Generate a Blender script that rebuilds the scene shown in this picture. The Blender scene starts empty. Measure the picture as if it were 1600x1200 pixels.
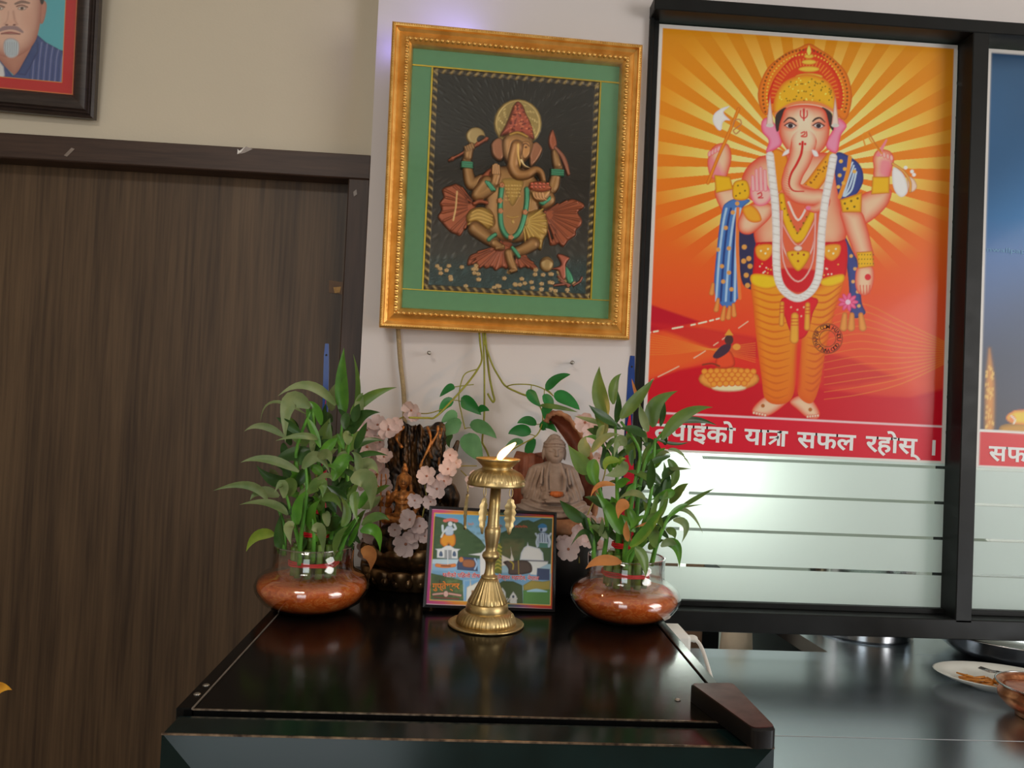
import bpy, math, random
import numpy as np
from mathutils import Vector, Matrix, Euler

random.seed(7)
rng = np.random.default_rng(7)
scene = bpy.context.scene
COL = scene.collection

# ------------------------------------------------------------------ camera
CAM_Z = 1.25
F_PX = 1200.0
YAW, PITCH, ROLL = (math.radians(a) for a in (2.94, 1.425, 2.606))

def cam_basis():
    Fw = Vector((math.sin(YAW) * math.cos(PITCH), math.cos(YAW) * math.cos(PITCH), math.sin(PITCH)))
    Rt = Fw.cross(Vector((0, 0, 1))).normalized()
    Up = Rt.cross(Fw)
    c, s = math.cos(ROLL), math.sin(ROLL)
    return c * Rt + s * Up, -s * Rt + c * Up, Fw

RT, UP, FW = cam_basis()
CAM = Vector((0, 0, CAM_Z))
cam_data = bpy.data.cameras.new('camera')
cam_data.sensor_width = 36.0
cam_data.lens = F_PX / 1600.0 * 36.0
cam_data.clip_start = 0.02
cam = bpy.data.objects.new('camera', cam_data)
M = Matrix((RT, UP, -FW)).transposed().to_4x4()
M.translation = CAM
cam.matrix_world = M
COL.objects.link(cam)
scene.camera = cam

# ------------------------------------------------------------------ world, lights, exposure
scene.view_settings.view_transform = 'Standard'
scene.view_settings.look = 'None'
scene.view_settings.gamma = 1.0
scene.view_settings.use_curve_mapping = False
scene.view_settings.exposure = -0.42
scene.cycles.transparent_max_bounces = 32
world = bpy.data.worlds.new('world')
scene.world = world
world.use_nodes = True
world.node_tree.nodes['Background'].inputs[0].default_value = (0.9, 0.95, 1.0, 1)
world.node_tree.nodes['Background'].inputs[1].default_value = 0.25


def area_light(name, loc, target, sx, sy, power, col):
    l = bpy.data.lights.new(name, 'AREA')
    l.shape = 'RECTANGLE'
    l.size, l.size_y = sx, sy
    l.energy = power
    l.color = col
    o = bpy.data.objects.new(name, l)
    o.location = loc
    o.rotation_euler = (Vector(target) - Vector(loc)).to_track_quat('-Z', 'Z').to_euler()
    COL.objects.link(o)
    return o


# daylight through the window in the right-hand wall, and through the one behind the camera
area_light('window_daylight', (2.95, -0.9, 1.55), (-0.6, 1.0, 1.35), 1.5, 1.5, 62, (1.0, 0.97, 0.93))
area_light('rear_window_daylight', (-0.9, -3.1, 1.5), (-0.9, 0, 1.5), 1.3, 1.5, 26, (0.88, 0.97, 1.0))
# ceiling lights of the dining room and of the kitchen behind the partition
area_light('dining_ceiling_light', (-0.9, -1.2, 2.68), (-0.9, -1.0, 0), 0.9, 0.5, 30, (1.0, 0.93, 0.84))
area_light('kitchen_ceiling_light', (1.2, 2.4, 2.6), (1.2, 2.3, 0), 0.9, 0.5, 37, (0.9, 1.0, 0.97))

# ------------------------------------------------------------------ tracing helpers: photo pixel -> point on a plane of the room
def ray(px, py):
    return RT * ((px - 800) / F_PX) + UP * ((600 - py) / F_PX) + FW

def PY(px, py, y):
    d = ray(px, py)
    return CAM + d * (y / d.y)

def PZ(px, py, z):
    d = ray(px, py)
    return CAM + d * ((z - CAM_Z) / d.z)

_MB = np.array([RT, UP, FW], dtype=np.float64)
def project(P):
    c = (P - np.array([0, 0, CAM_Z])) @ _MB.T
    return 800 + F_PX * c[..., 0] / c[..., 2], 600 - F_PX * c[..., 1] / c[..., 2]

# ------------------------------------------------------------------ colour + materials
K_ALB = 1.5
def s2l(c):
    c = np.asarray(c, dtype=np.float64) / 255.0
    return np.where(c <= 0.04045, c / 12.92, ((c + 0.055) / 1.055) ** 2.4)

def alb(r, g, b, k=None):
    v = np.clip(s2l((r, g, b)) * (k or K_ALB), 0, 0.93)
    return (float(v[0]), float(v[1]), float(v[2]), 1.0)

def new_mat(name):
    m = bpy.data.materials.new(name)
    m.use_nodes = True
    nt = m.node_tree
    return m, nt, nt.nodes['Principled BSDF']

def pmat(name, rgb, rough=0.6, metal=0.0, spec=0.5, var=0.0, scale=20, stretch=(1, 1, 1), bump=0.0, bscale=None,
         rgb2=None, coat=0.0, sub=0.0, trans=0.0, rvar=0.0, k=None, ior=1.45, emit=None, detail=4):
    m, nt, b = new_mat(name)
    c1 = alb(*rgb, k)
    b.inputs['Roughness'].default_value = rough
    b.inputs['Metallic'].default_value = metal
    b.inputs['Specular IOR Level'].default_value = spec
    b.inputs['IOR'].default_value = ior
    b.inputs['Coat Weight'].default_value = coat
    b.inputs['Transmission Weight'].default_value = trans
    if sub:
        b.inputs['Subsurface Weight'].default_value = sub
        b.inputs['Subsurface Radius'].default_value = (0.006, 0.004, 0.003)
    c2 = alb(*rgb2, k) if rgb2 else tuple(max(0, x * (1 - var)) for x in c1[:3]) + (1,)
    tc = nt.nodes.new('ShaderNodeTexCoord')
    mp = nt.nodes.new('ShaderNodeMapping')
    mp.inputs['Scale'].default_value = stretch
    nt.links.new(tc.outputs['Object'], mp.inputs['Vector'])
    nz = nt.nodes.new('ShaderNodeTexNoise')
    nz.inputs['Scale'].default_value = scale
    nz.inputs['Detail'].default_value = detail
    nt.links.new(mp.outputs['Vector'], nz.inputs['Vector'])
    rp = nt.nodes.new('ShaderNodeValToRGB')
    rp.color_ramp.elements[0].position = 0.32
    rp.color_ramp.elements[1].position = 0.68
    rp.color_ramp.elements[0].color = c2
    rp.color_ramp.elements[1].color = c1
    nt.links.new(nz.outputs['Fac'], rp.inputs['Fac'])
    nt.links.new(rp.outputs['Color'], b.inputs['Base Color'])
    if rvar:
        mr = nt.nodes.new('ShaderNodeMapRange')
        mr.inputs['To Min'].default_value = max(0, rough - rvar)
        mr.inputs['To Max'].default_value = min(1, rough + rvar)
        nt.links.new(nz.outputs['Fac'], mr.inputs['Value'])
        nt.links.new(mr.outputs['Result'], b.inputs['Roughness'])
    if bump:
        n2 = nt.nodes.new('ShaderNodeTexNoise')
        n2.inputs['Scale'].default_value = bscale or scale * 4
        n2.inputs['Detail'].default_value = 3
        nt.links.new(mp.outputs['Vector'], n2.inputs['Vector'])
        bp = nt.nodes.new('ShaderNodeBump')
        bp.inputs['Strength'].default_value = bump
        bp.inputs['Distance'].default_value = 0.002
        nt.links.new(n2.outputs['Fac'], bp.inputs['Height'])
        nt.links.new(bp.outputs['Normal'], b.inputs['Normal'])
    if emit:
        b.inputs['Emission Color'].default_value = emit[:3] + (1,)
        b.inputs['Emission Strength'].default_value = emit[3]
    return m

def attr_mat(name, rough=0.5, metal=0.0, spec=0.5, coat=0.0, bump=0.0):
    m, nt, b = new_mat(name)
    a = nt.nodes.new('ShaderNodeAttribute')
    a.attribute_name = 'Col'
    nt.links.new(a.outputs['Color'], b.inputs['Base Color'])
    b.inputs['Roughness'].default_value = rough
    b.inputs['Metallic'].default_value = metal
    b.inputs['Specular IOR Level'].default_value = spec
    b.inputs['Coat Weight'].default_value = coat
    b.inputs['Coat Roughness'].default_value = 0.08
    if bump:
        nz = nt.nodes.new('ShaderNodeTexNoise')
        nz.inputs['Scale'].default_value = 400
        bp = nt.nodes.new('ShaderNodeBump')
        bp.inputs['Strength'].default_value = bump
        bp.inputs['Distance'].default_value = 0.001
        nt.links.new(nz.outputs['Fac'], bp.inputs['Height'])
        nt.links.new(bp.outputs['Normal'], b.inputs['Normal'])
    return m

def thin_glass(name, tint=(1, 1, 1), rough=0.0, gain=1.0):
    m = bpy.data.materials.new(name)
    m.use_nodes = True
    nt = m.node_tree
    nt.nodes.clear()
    out = nt.nodes.new('ShaderNodeOutputMaterial')
    mix = nt.nodes.new('ShaderNodeMixShader')
    lw = nt.nodes.new('ShaderNodeLayerWeight')
    lw.inputs['Blend'].default_value = 0.5
    fr = nt.nodes.new('ShaderNodeMath')
    fr.operation = 'POWER'
    fr.inputs[1].default_value = 4.0
    nt.links.new(lw.outputs['Facing'], fr.inputs[0])
    mu = nt.nodes.new('ShaderNodeMath')
    mu.operation = 'MULTIPLY_ADD'
    mu.inputs[1].default_value = 0.7 * gain
    mu.inputs[2].default_value = 0.04 * gain
    tr = nt.nodes.new('ShaderNodeBsdfTransparent')
    tr.inputs[0].default_value = (*tint, 1)
    gl = nt.nodes.new('ShaderNodeBsdfGlossy')
    gl.inputs['Roughness'].default_value = rough
    nt.links.new(fr.outputs[0], mu.inputs[0])
    nt.links.new(mu.outputs[0], mix.inputs[0])
    nt.links.new(tr.outputs[0], mix.inputs[1])
    nt.links.new(gl.outputs[0], mix.inputs[2])
    nt.links.new(mix.outputs[0], out.inputs[0])
    return m

def film_mat(name, col):
    """etched film on glass: half reflects diffusely, half lets light through diffusely"""
    m = bpy.data.materials.new(name)
    m.use_nodes = True
    nt = m.node_tree
    nt.nodes.clear()
    out = nt.nodes.new('ShaderNodeOutputMaterial')
    nz = nt.nodes.new('ShaderNodeTexNoise')
    nz.inputs['Scale'].default_value = 900
    rp = nt.nodes.new('ShaderNodeValToRGB')
    rp.color_ramp.elements[0].color = tuple(c * 0.92 for c in col) + (1,)
    rp.color_ramp.elements[1].color = tuple(col) + (1,)
    nt.links.new(nz.outputs['Fac'], rp.inputs['Fac'])
    d = nt.nodes.new('ShaderNodeBsdfDiffuse')
    t = nt.nodes.new('ShaderNodeBsdfTranslucent')
    g = nt.nodes.new('ShaderNodeBsdfGlossy')
    g.inputs['Roughness'].default_value = 0.35
    nt.links.new(rp.outputs[0], d.inputs[0])
    nt.links.new(rp.outputs[0], t.inputs[0])
    m1 = nt.nodes.new('ShaderNodeMixShader')
    m1.inputs[0].default_value = 0.5
    nt.links.new(d.outputs[0], m1.inputs[1])
    nt.links.new(t.outputs[0], m1.inputs[2])
    m2 = nt.nodes.new('ShaderNodeMixShader')
    m2.inputs[0].default_value = 0.06
    nt.links.new(m1.outputs[0], m2.inputs[1])
    nt.links.new(g.outputs[0], m2.inputs[2])
    nt.links.new(m2.outputs[0], out.inputs[0])
    return m

def leaf_mat(name, rgb, rgb2, rough=0.33, transl=0.18):
    m = pmat(name, rgb, rough, rgb2=rgb2, scale=35, stretch=(1, 1, 1), detail=3)
    nt = m.node_tree
    b = nt.nodes['Principled BSDF']
    out = [n for n in nt.nodes if n.type == 'OUTPUT_MATERIAL'][0]
    t = nt.nodes.new('ShaderNodeBsdfTranslucent')
    t.inputs[0].default_value = alb(*rgb)
    mx = nt.nodes.new('ShaderNodeMixShader')
    mx.inputs[0].default_value = transl
    nt.links.new(b.outputs[0], mx.inputs[1])
    nt.links.new(t.outputs[0], mx.inputs[2])
    nt.links.new(mx.outputs[0], out.inputs[0])
    return m

# ------------------------------------------------------------------ object helpers
ORG = {}

def tag(o, label=None, cat=None, group=None, kind=None):
    if label: o['label'] = label
    if cat: o['category'] = cat
    if group: o['group'] = group
    if kind: o['kind'] = kind
    return o

def thing(name, loc, label, cat, group=None):
    o = bpy.data.objects.new(name, None)
    o.empty_display_size = 0.03
    COL.objects.link(o)
    o.location = loc
    ORG[o.name] = Vector(loc)
    return tag(o, label, cat, group)

def mesh_data(name, V, Fc, mat, smooth=True, colors=None):
    me = bpy.data.meshes.new(name)
    V = np.asarray(V, dtype=np.float32).reshape(-1, 3)
    if isinstance(Fc, np.ndarray):
        n, k = Fc.shape
        me.vertices.add(len(V))
        me.vertices.foreach_set('co', V.ravel())
        me.loops.add(n * k)
        me.loops.foreach_set('vertex_index', Fc.astype(np.int32).ravel())
        me.polygons.add(n)
        me.polygons.foreach_set('loop_start', np.arange(0, n * k, k, dtype=np.int32))
        me.update(calc_edges=True)
    else:
        me.from_pydata([tuple(map(float, v)) for v in V], [], [tuple(f) for f in Fc])
        me.update()
    if smooth is True:
        me.polygons.foreach_set('use_smooth', np.ones(len(me.polygons), dtype=bool))
    if colors is not None:
        at = me.color_attributes.new('Col', 'FLOAT_COLOR', 'POINT')
        c4 = np.ones((len(V), 4), dtype=np.float32)
        c4[:, :3] = colors.reshape(-1, 3)
        at.data.foreach_set('color', c4.ravel())
    if mat:
        me.materials.append(mat)
    return me

def mk(name, V, Fc, mat, parent=None, smooth=True, colors=None, origin=None, label=None, cat=None, group=None, kind=None, sharp=None):
    """one mesh object; V in world coordinates"""
    V = np.asarray(V, dtype=np.float64).reshape(-1, 3)
    if parent is not None:
        org = ORG[parent.name]
    elif origin is not None:
        org = Vector(origin)
    else:
        org = Vector(((V[:, 0].min() + V[:, 0].max()) / 2, (V[:, 1].min() + V[:, 1].max()) / 2, V[:, 2].min()))
    me = mesh_data(name, V - np.array(org), Fc, mat, smooth, colors)
    if sharp:
        me.set_sharp_from_angle(angle=math.radians(sharp))
    o = bpy.data.objects.new(name, me)
    COL.objects.link(o)
    if parent is not None:
        o.parent = parent
    else:
        o.location = org
    ORG[o.name] = org
    return tag(o, label, cat, group, kind)

def place(name, me, loc, rot, parent, scale=1.0):
    """a copy sharing mesh data; loc in world"""
    o = bpy.data.objects.new(name, me)
    COL.objects.link(o)
    o.parent = parent
    o.location = Vector(loc) - ORG[parent.name]
    o.rotation_euler = rot
    o.scale = (scale,) * 3 if not isinstance(scale, tuple) else scale
    return o

class Geo:
    def __init__(s):
        s.V, s.F = [], []
    def add(s, V, Fc):
        o = len(s.V)
        s.V += [tuple(map(float, v)) for v in V]
        s.F += [tuple(int(i) + o for i in f) for f in Fc]
        return s
    def box(s, x0, x1, y0, y1, z0, z1, b=0.0):
        V, Fc = box(x0, x1, y0, y1, z0, z1, b)
        return s.add(V, Fc)
    def tube(s, pts, r, n=8, cap=True):
        return s.add(*tube(pts, r, n, cap))
    def mk(s, name, mat, parent=None, **k):
        return mk(name, s.V, s.F, mat, parent, **k)

def box(x0, x1, y0, y1, z0, z1, b=0.0):
    if b <= 0:
        V = [(x, y, z) for z in (z0, z1) for y in (y0, y1) for x in (x0, x1)]
        return V, [(0, 2, 3, 1), (4, 5, 7, 6), (0, 1, 5, 4), (2, 6, 7, 3), (0, 4, 6, 2), (1, 3, 7, 5)]
    # chamfered box
    V, idx = [], {}
    for sx in (0, 1):
        for sy in (0, 1):
            for sz in (0, 1):
                for ax in range(3):
                    p = [x1 if sx else x0, y1 if sy else y0, z1 if sz else z0]
                    s = [1 if sx else -1, 1 if sy else -1, 1 if sz else -1]
                    for k in range(3):
                        if k != ax:
                            p[k] -= s[k] * b
                    idx[(sx, sy, sz, ax)] = len(V)
                    V.append(tuple(p))
    Fc = []
    for ax in range(3):
        a, c = [k for k in range(3) if k != ax]
        for sd in (0, 1):
            q = []
            for (u, v) in ((0, 0), (1, 0), (1, 1), (0, 1)):
                t = [0, 0, 0]
                t[ax], t[a], t[c] = sd, u, v
                q.append(idx[(*t, ax)])
            Fc.append(q)
    for ax in range(3):
        a, c = [k for k in range(3) if k != ax]
        for u in (0, 1):
            for v in (0, 1):
                q = []
                for (sd, fa) in ((0, a), (1, a), (1, c), (0, c)):
                    t = [0, 0, 0]
                    t[ax], t[a], t[c] = sd, u, v
                    q.append(idx[(*t, fa)])
                Fc.append(q)
    for sx in (0, 1):
        for sy in (0, 1):
            for sz in (0, 1):
                Fc.append([idx[(sx, sy, sz, k)] for k in range(3)])
    return V, fix_normals(V, Fc)

def fix_normals(V, Fc):
    V = np.asarray(V, dtype=np.float64)
    c = V.mean(0)
    out = []
    for f in Fc:
        p = V[list(f)]
        n = np.cross(p[1] - p[0], p[2] - p[0])
        out.append(tuple(f) if np.dot(n, p.mean(0) - c) >= 0 else tuple(reversed(f)))
    return out

def tube(pts, r, n=8, cap=True):
    P = [Vector(p) for p in pts]
    m = len(P)
    R = [r] * m if not hasattr(r, '__len__') else list(r)
    T = [(P[min(i + 1, m - 1)] - P[max(i - 1, 0)]).normalized() for i in range(m)]
    up = Vector((0.13, 0.31, 0.94))
    if abs(T[0].dot(up)) > 0.95:
        up = Vector((1, 0.1, 0))
    N = (up - T[0] * up.dot(T[0])).normalized()
    V, Fc = [], []
    for i in range(m):
        N = (N - T[i] * N.dot(T[i])).normalized()
        B = T[i].cross(N)
        for k in range(n):
            a = 2 * math.pi * k / n
            V.append(P[i] + (N * math.cos(a) + B * math.sin(a)) * R[i])
    for i in range(m - 1):
        for k in range(n):
            k2 = (k + 1) % n
            Fc.append((i * n + k, i * n + k2, (i + 1) * n + k2, (i + 1) * n + k))
    if cap:
        Fc.append(tuple(reversed(range(n))))
        Fc.append(tuple(range((m - 1) * n, m * n)))
    return V, Fc

def spline(pts, seg=6, closed=False):
    P = [np.array(p, dtype=np.float64) for p in pts]
    n = len(P)
    out = []
    rg = range(n) if closed else range(n - 1)
    for i in rg:
        if closed:
            p0, p1, p2, p3 = P[(i - 1) % n], P[i], P[(i + 1) % n], P[(i + 2) % n]
        else:
            p0, p1, p2, p3 = P[max(i - 1, 0)], P[i], P[i + 1], P[min(i + 2, n - 1)]
        for k in range(seg):
            t = k / seg
            out.append(0.5 * ((2 * p1) + (-p0 + p2) * t + (2 * p0 - 5 * p1 + 4 * p2 - p3) * t * t + (-p0 + 3 * p1 - 3 * p2 + p3) * t ** 3))
    if not closed:
        out.append(P[-1])
    return out

def lathe(prof, c, n=48, mod=None, close=True):
    """prof [(r, z)] from bottom to top around the vertical through c; mod(r, z, a, i) -> (r, z)"""
    V, Fc = [], []
    m = len(prof)
    for i, (r, z) in enumerate(prof):
        for k in range(n):
            a = 2 * math.pi * k / n
            rr, zz = (r, z) if mod is None else mod(r, z, a, i)
            V.append((c[0] + rr * math.cos(a), c[1] + rr * math.sin(a), c[2] + zz))
    for i in range(m - 1):
        for k in range(n):
            k2 = (k + 1) % n
            Fc.append((i * n + k, i * n + k2, (i + 1) * n + k2, (i + 1) * n + k))
    if close:
        Fc.append(tuple(reversed(range(n))))
        Fc.append(tuple(range((m - 1) * n, m * n)))
    return V, Fc

def ico(c, r, sub=2):
    import bmesh
    bm = bmesh.new()
    bmesh.ops.create_icosphere(bm, subdivisions=sub, radius=1.0)
    rr = r if hasattr(r, '__len__') else (r, r, r)
    V = [(c[0] + v.co.x * rr[0], c[1] + v.co.y * rr[1], c[2] + v.co.z * rr[2]) for v in bm.verts]
    Fc = [tuple(v.index for v in f.verts) for f in bm.faces]
    bm.free()
    return V, Fc

def prism(poly, d0, d1, fr):
    """outline [(u, v)] extruded from depth d0 to d1 through the frame fr(u, v, d)"""
    n = len(poly)
    V = [fr(u, v, d0) for u, v in poly] + [fr(u, v, d1) for u, v in poly]
    Fc = [tuple(range(n)), tuple(reversed(range(n, 2 * n)))]
    Fc += [(i, i + n, (i + 1) % n + n, (i + 1) % n) for i in range(n)]
    return V, Fc

def grid_faces(nu, nv):
    i = np.arange(nu - 1)[None, :] + np.arange(nv - 1)[:, None] * nu
    i = i.ravel()
    return np.stack([i, i + 1, i + nu + 1, i + nu], 1)

def text_mesh(body, bold=0.0, fix=None):
    c = bpy.data.curves.new('lettering', 'FONT')
    c.body = body
    c.offset = bold
    c.resolution_u = 3
    o = bpy.data.objects.new('lettering', c)
    COL.objects.link(o)
    bpy.context.view_layer.update()
    me = o.to_mesh()
    V = [tuple(v.co) for v in me.vertices]
    Fc = [tuple(p.vertices) for p in me.polygons]
    o.to_mesh_clear()
    bpy.data.objects.remove(o)
    bpy.data.curves.remove(c)
    return V, Fc

# ------------------------------------------------------------------ painter: prints and reliefs as fine vertex grids
def sd_poly(x, y, P):
    d = np.full(x.shape, 1e18)
    s = np.ones(x.shape)
    n = len(P)
    j = n - 1
    for i in range(n):
        ex, ey = P[j][0] - P[i][0], P[j][1] - P[i][1]
        wx, wy = x - P[i][0], y - P[i][1]
        t = np.clip((wx * ex + wy * ey) / (ex * ex + ey * ey + 1e-12), 0, 1)
        bx, by = wx - ex * t, wy - ey * t
        d = np.minimum(d, bx * bx + by * by)
        c1, c2, c3 = y >= P[i][1], y < P[j][1], ex * wy > ey * wx
        s = np.where((c1 & c2 & c3) | (~c1 & ~c2 & ~c3), -s, s)
        j = i
    return s * np.sqrt(d)

def sstep(a, b, x):
    t = np.clip((x - a) / (b - a), 0, 1)
    return t * t * (3 - 2 * t)

class Canvas:
    def __init__(s, X, Y, K=None):
        s.X, s.Y = X, Y
        s.C = np.zeros(X.shape + (3,))
        s.H = np.zeros(X.shape)
        s.K = K or K_ALB
        s.o, s.k = (0, 0), 1.0
    def crop(s, ox, oy, k):
        s.o, s.k = (ox, oy), k
    def _p(s, p):
        return (s.o[0] + s.k * p[0], s.o[1] + s.k * p[1])
    def col(s, c):
        return np.clip(s2l(c) * s.K, 0, 0.95)
    def _pick(s, x0, y0, x1, y1):
        return np.nonzero((s.X > x0) & (s.X < x1) & (s.Y > y0) & (s.Y < y1))
    def _apply(s, idx, d, col, edge, ew, soft, alpha, h, grad, x, y):
        soft = soft
        m = np.clip(0.5 - d / (2 * soft), 0, 1) * alpha
        c = np.broadcast_to(s.col(col), d.shape + (3,))
        if grad is not None:
            gc, p0, p1 = grad
            p0, p1 = s._p(p0), s._p(p1)
            dx, dy = p1[0] - p0[0], p1[1] - p0[1]
            t = np.clip(((x - p0[0]) * dx + (y - p0[1]) * dy) / (dx * dx + dy * dy), 0, 1)[:, None]
            c = c * (1 - t) + s.col(gc) * t
        if edge is not None:
            t = np.clip(1 + d / (ew * s.k), 0, 1)[:, None] ** 1.5
            c = c * (1 - t) + s.col(edge) * t
        s.C[idx] = s.C[idx] * (1 - m[:, None]) + c * m[:, None]
        if h is not None:
            base, amp, w = h
            t = np.clip(-d / (w * s.k), 0, 1)
            hh = base + amp * np.sqrt(np.clip(1 - (1 - t) ** 2, 0, 1))
            mm = np.clip(0.5 - d / 1.2, 0, 1)
            s.H[idx] = s.H[idx] * (1 - mm) + np.maximum(s.H[idx] * 0, hh) * mm
    def poly(s, pts, col, edge=None, ew=6, sp=True, soft=0.7, alpha=1.0, h=None, grad=None, seg=5):
        P = [s._p(p) for p in pts]
        if sp:
            P = spline(P, seg, True)
        A = np.array(P)
        g = 2
        idx = s._pick(A[:, 0].min() - g, A[:, 1].min() - g, A[:, 0].max() + g, A[:, 1].max() + g)
        if len(idx[0]) == 0: return
        x, y = s.X[idx], s.Y[idx]
        s._apply(idx, sd_poly(x, y, P), col, edge, ew, soft, alpha, h, grad, x, y)
    def stroke(s, pts, w, col, edge=None, ew=3, sp=True, soft=0.7, alpha=1.0, h=None, seg=5, dash=None, grad=None):
        """pts polyline; w half-width or list of half-widths (crop units)"""
        W = [w] * len(pts) if not hasattr(w, '__len__') else list(w)
        P3 = [(*s._p(p), wi * s.k) for p, wi in zip(pts, W)]
        if sp and len(P3) > 2:
            P3 = [tuple(p) for p in spline(P3, seg)]
        A = np.array(P3)
        g = A[:, 2].max() + 2
        idx = s._pick(A[:, 0].min() - g, A[:, 1].min() - g, A[:, 0].max() + g, A[:, 1].max() + g)
        if len(idx[0]) == 0: return
        x, y = s.X[idx], s.Y[idx]
        d = np.full(x.shape, 1e9)
        acc = 0.0
        for a, b in zip(P3[:-1], P3[1:]):
            ex, ey = b[0] - a[0], b[1] - a[1]
            L = math.hypot(ex, ey)
            mid = acc + L / 2
            acc += L
            if dash and (mid / (dash * s.k)) % 2 > 1: continue
            t = np.clip(((x - a[0]) * ex + (y - a[1]) * ey) / (L * L + 1e-12), 0, 1)
            d = np.minimum(d, np.hypot(x - a[0] - ex * t, y - a[1] - ey * t) - (a[2] + (b[2] - a[2]) * t))
        s._apply(idx, d, col, edge, ew, soft, alpha, h, grad, x, y)
    def ell(s, cx, cy, rx, ry, col, ang=0, edge=None, ew=3, soft=0.7, alpha=1.0, h=None, grad=None):
        P = []
        ca, sa = math.cos(math.radians(ang)), math.sin(math.radians(ang))
        for k in range(20):
            a = 2 * math.pi * k / 20
            u, v = rx * math.cos(a), ry * math.sin(a)
            P.append((cx + u * ca - v * sa, cy + u * sa + v * ca))
        s.poly(P, col, edge, ew, False, soft, alpha, h, grad)
    def dots(s, pts, r, col, h=None, alpha=1.0):
        for p in pts:
            s.ell(p[0], p[1], r, r, col, alpha=alpha, h=h)

# ------------------------------------------------------------------ implicit surfaces (for carved figures)
def surface_nets(F, org, h):
    nx, ny, nz = F.shape
    S = F < 0
    c = S[:-1, :-1, :-1].astype(np.int8)
    tot = np.zeros_like(c)
    for dx in (0, 1):
        for dy in (0, 1):
            for dz in (0, 1):
                tot += S[dx:nx - 1 + dx, dy:ny - 1 + dy, dz:nz - 1 + dz]
    act = (tot > 0) & (tot < 8)
    ids = -np.ones(act.shape, dtype=np.int64)
    I = np.argwhere(act)
    ids[act] = np.arange(len(I))
    acc = np.zeros((len(I), 3))
    cnt = np.zeros(len(I))
    i, j, k = I.T
    for ax in range(3):
        o1, o2 = [a for a in range(3) if a != ax]
        for u in (0, 1):
            for v in (0, 1):
                d0 = [0, 0, 0]
                d0[o1], d0[o2] = u, v
                d1 = list(d0)
                d1[ax] = 1
                f0 = F[i + d0[0], j + d0[1], k + d0[2]]
                f1 = F[i + d1[0], j + d1[1], k + d1[2]]
                cr = (f0 < 0) != (f1 < 0)
                t = np.where(cr, f0 / np.where(cr, f0 - f1, 1), 0)
                p = np.zeros((len(I), 3)) + np.array(d0)
                p[:, ax] += t
                acc += p * cr[:, None]
                cnt += cr
    V = np.array(org) + (I + acc / cnt[:, None]) * h
    faces = []
    for ax in range(3):
        o1, o2 = [(1, 2), (2, 0), (0, 1)][ax]
        sl0 = [slice(1, -1)] * 3
        A = S
        n = list(S.shape)
        s0 = [slice(1, n[q] - 1) for q in range(3)]
        s1 = list(s0)
        s0[ax], s1[ax] = slice(0, n[ax] - 1), slice(1, n[ax])
        a, b = A[tuple(s0)], A[tuple(s1)]
        E = np.argwhere(a != b)
        off = np.ones(3, dtype=int)
        off[ax] = 0
        E2 = E + off
        flip = a[tuple(E.T)]
        q = []
        for (u, v) in ((-1, -1), (0, -1), (0, 0), (-1, 0)):
            t = E2.copy()
            t[:, o1] += u
            t[:, o2] += v
            q.append(ids[tuple(t.T)])
        q = np.stack(q, 1)
        q[~flip] = q[~flip][:, ::-1]
        faces.append(q)
    return V, np.concatenate(faces)

class SDF:
    def __init__(s, lo, hi, h):
        s.lo, s.h = np.array(lo, dtype=np.float32), h
        ax = [np.arange(lo[k], hi[k] + h, h, dtype=np.float32) for k in range(3)]
        s.x, s.y, s.z = np.meshgrid(*ax, indexing='ij')
        s.F = np.full(s.x.shape, 1e3, dtype=np.float32)
    def ell(s, c, r):
        q = np.sqrt(((s.x - c[0]) / r[0]) ** 2 + ((s.y - c[1]) / r[1]) ** 2 + ((s.z - c[2]) / r[2]) ** 2)
        return (q - 1) * min(r)
    def cap(s, a, b, r0, r1=None):
        r1 = r0 if r1 is None else r1
        e = [b[k] - a[k] for k in range(3)]
        L = sum(v * v for v in e) + 1e-9
        t = np.clip(((s.x - a[0]) * e[0] + (s.y - a[1]) * e[1] + (s.z - a[2]) * e[2]) / L, 0, 1)
        return np.sqrt((s.x - a[0] - e[0] * t) ** 2 + (s.y - a[1] - e[1] * t) ** 2 + (s.z - a[2] - e[2] * t) ** 2) - (r0 + (r1 - r0) * t)
    def add(s, d, k=0.3):
        h = np.clip(k - np.abs(s.F - d), 0, None) / k
        s.F = np.minimum(s.F, d) - h * h * k * 0.25
    def cut(s, d, k=0.15):
        d = -d
        h = np.clip(k - np.abs(s.F - d), 0, None) / k
        s.F = np.maximum(s.F, d) + h * h * k * 0.25
    def mesh(s):
        return surface_nets(s.F, s.lo, s.h)

# ================================================================== materials
M_CREAM = pmat('cream_wall_paint', (178, 168, 150), 0.75, var=0.05, scale=3, bump=0.08, bscale=220)
M_COLUMN = pmat('white_column_paint', (187, 181, 180), 0.7, var=0.04, scale=4, bump=0.05, bscale=200)
M_CEIL = pmat('ceiling_paint', (200, 198, 192), 0.8, var=0.04, scale=3)
M_FLOOR = pmat('floor_tile', (120, 105, 90), 0.4, var=0.15, scale=6)
M_ROOM = pmat('room_wall_paint', (165, 155, 140), 0.8, var=0.05, scale=3)
M_KITCHEN = pmat('kitchen_wall_paint', (150, 155, 148), 0.7, var=0.06, scale=4)
M_ALU = pmat('black_aluminium', (19, 20, 20), 0.42, spec=0.28, var=0.25, scale=30, rvar=0.1)
M_GLASS = thin_glass('window_glass', (0.93, 0.97, 0.95))
M_FILM = film_mat('etched_film', (0.72, 0.79, 0.76))
M_BLACK = pmat('black_gloss_enamel', (10, 10, 10), 0.16, ior=1.27, spec=0.4, var=0.3, scale=25, rvar=0.05, bump=0.02, bscale=90)
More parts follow.
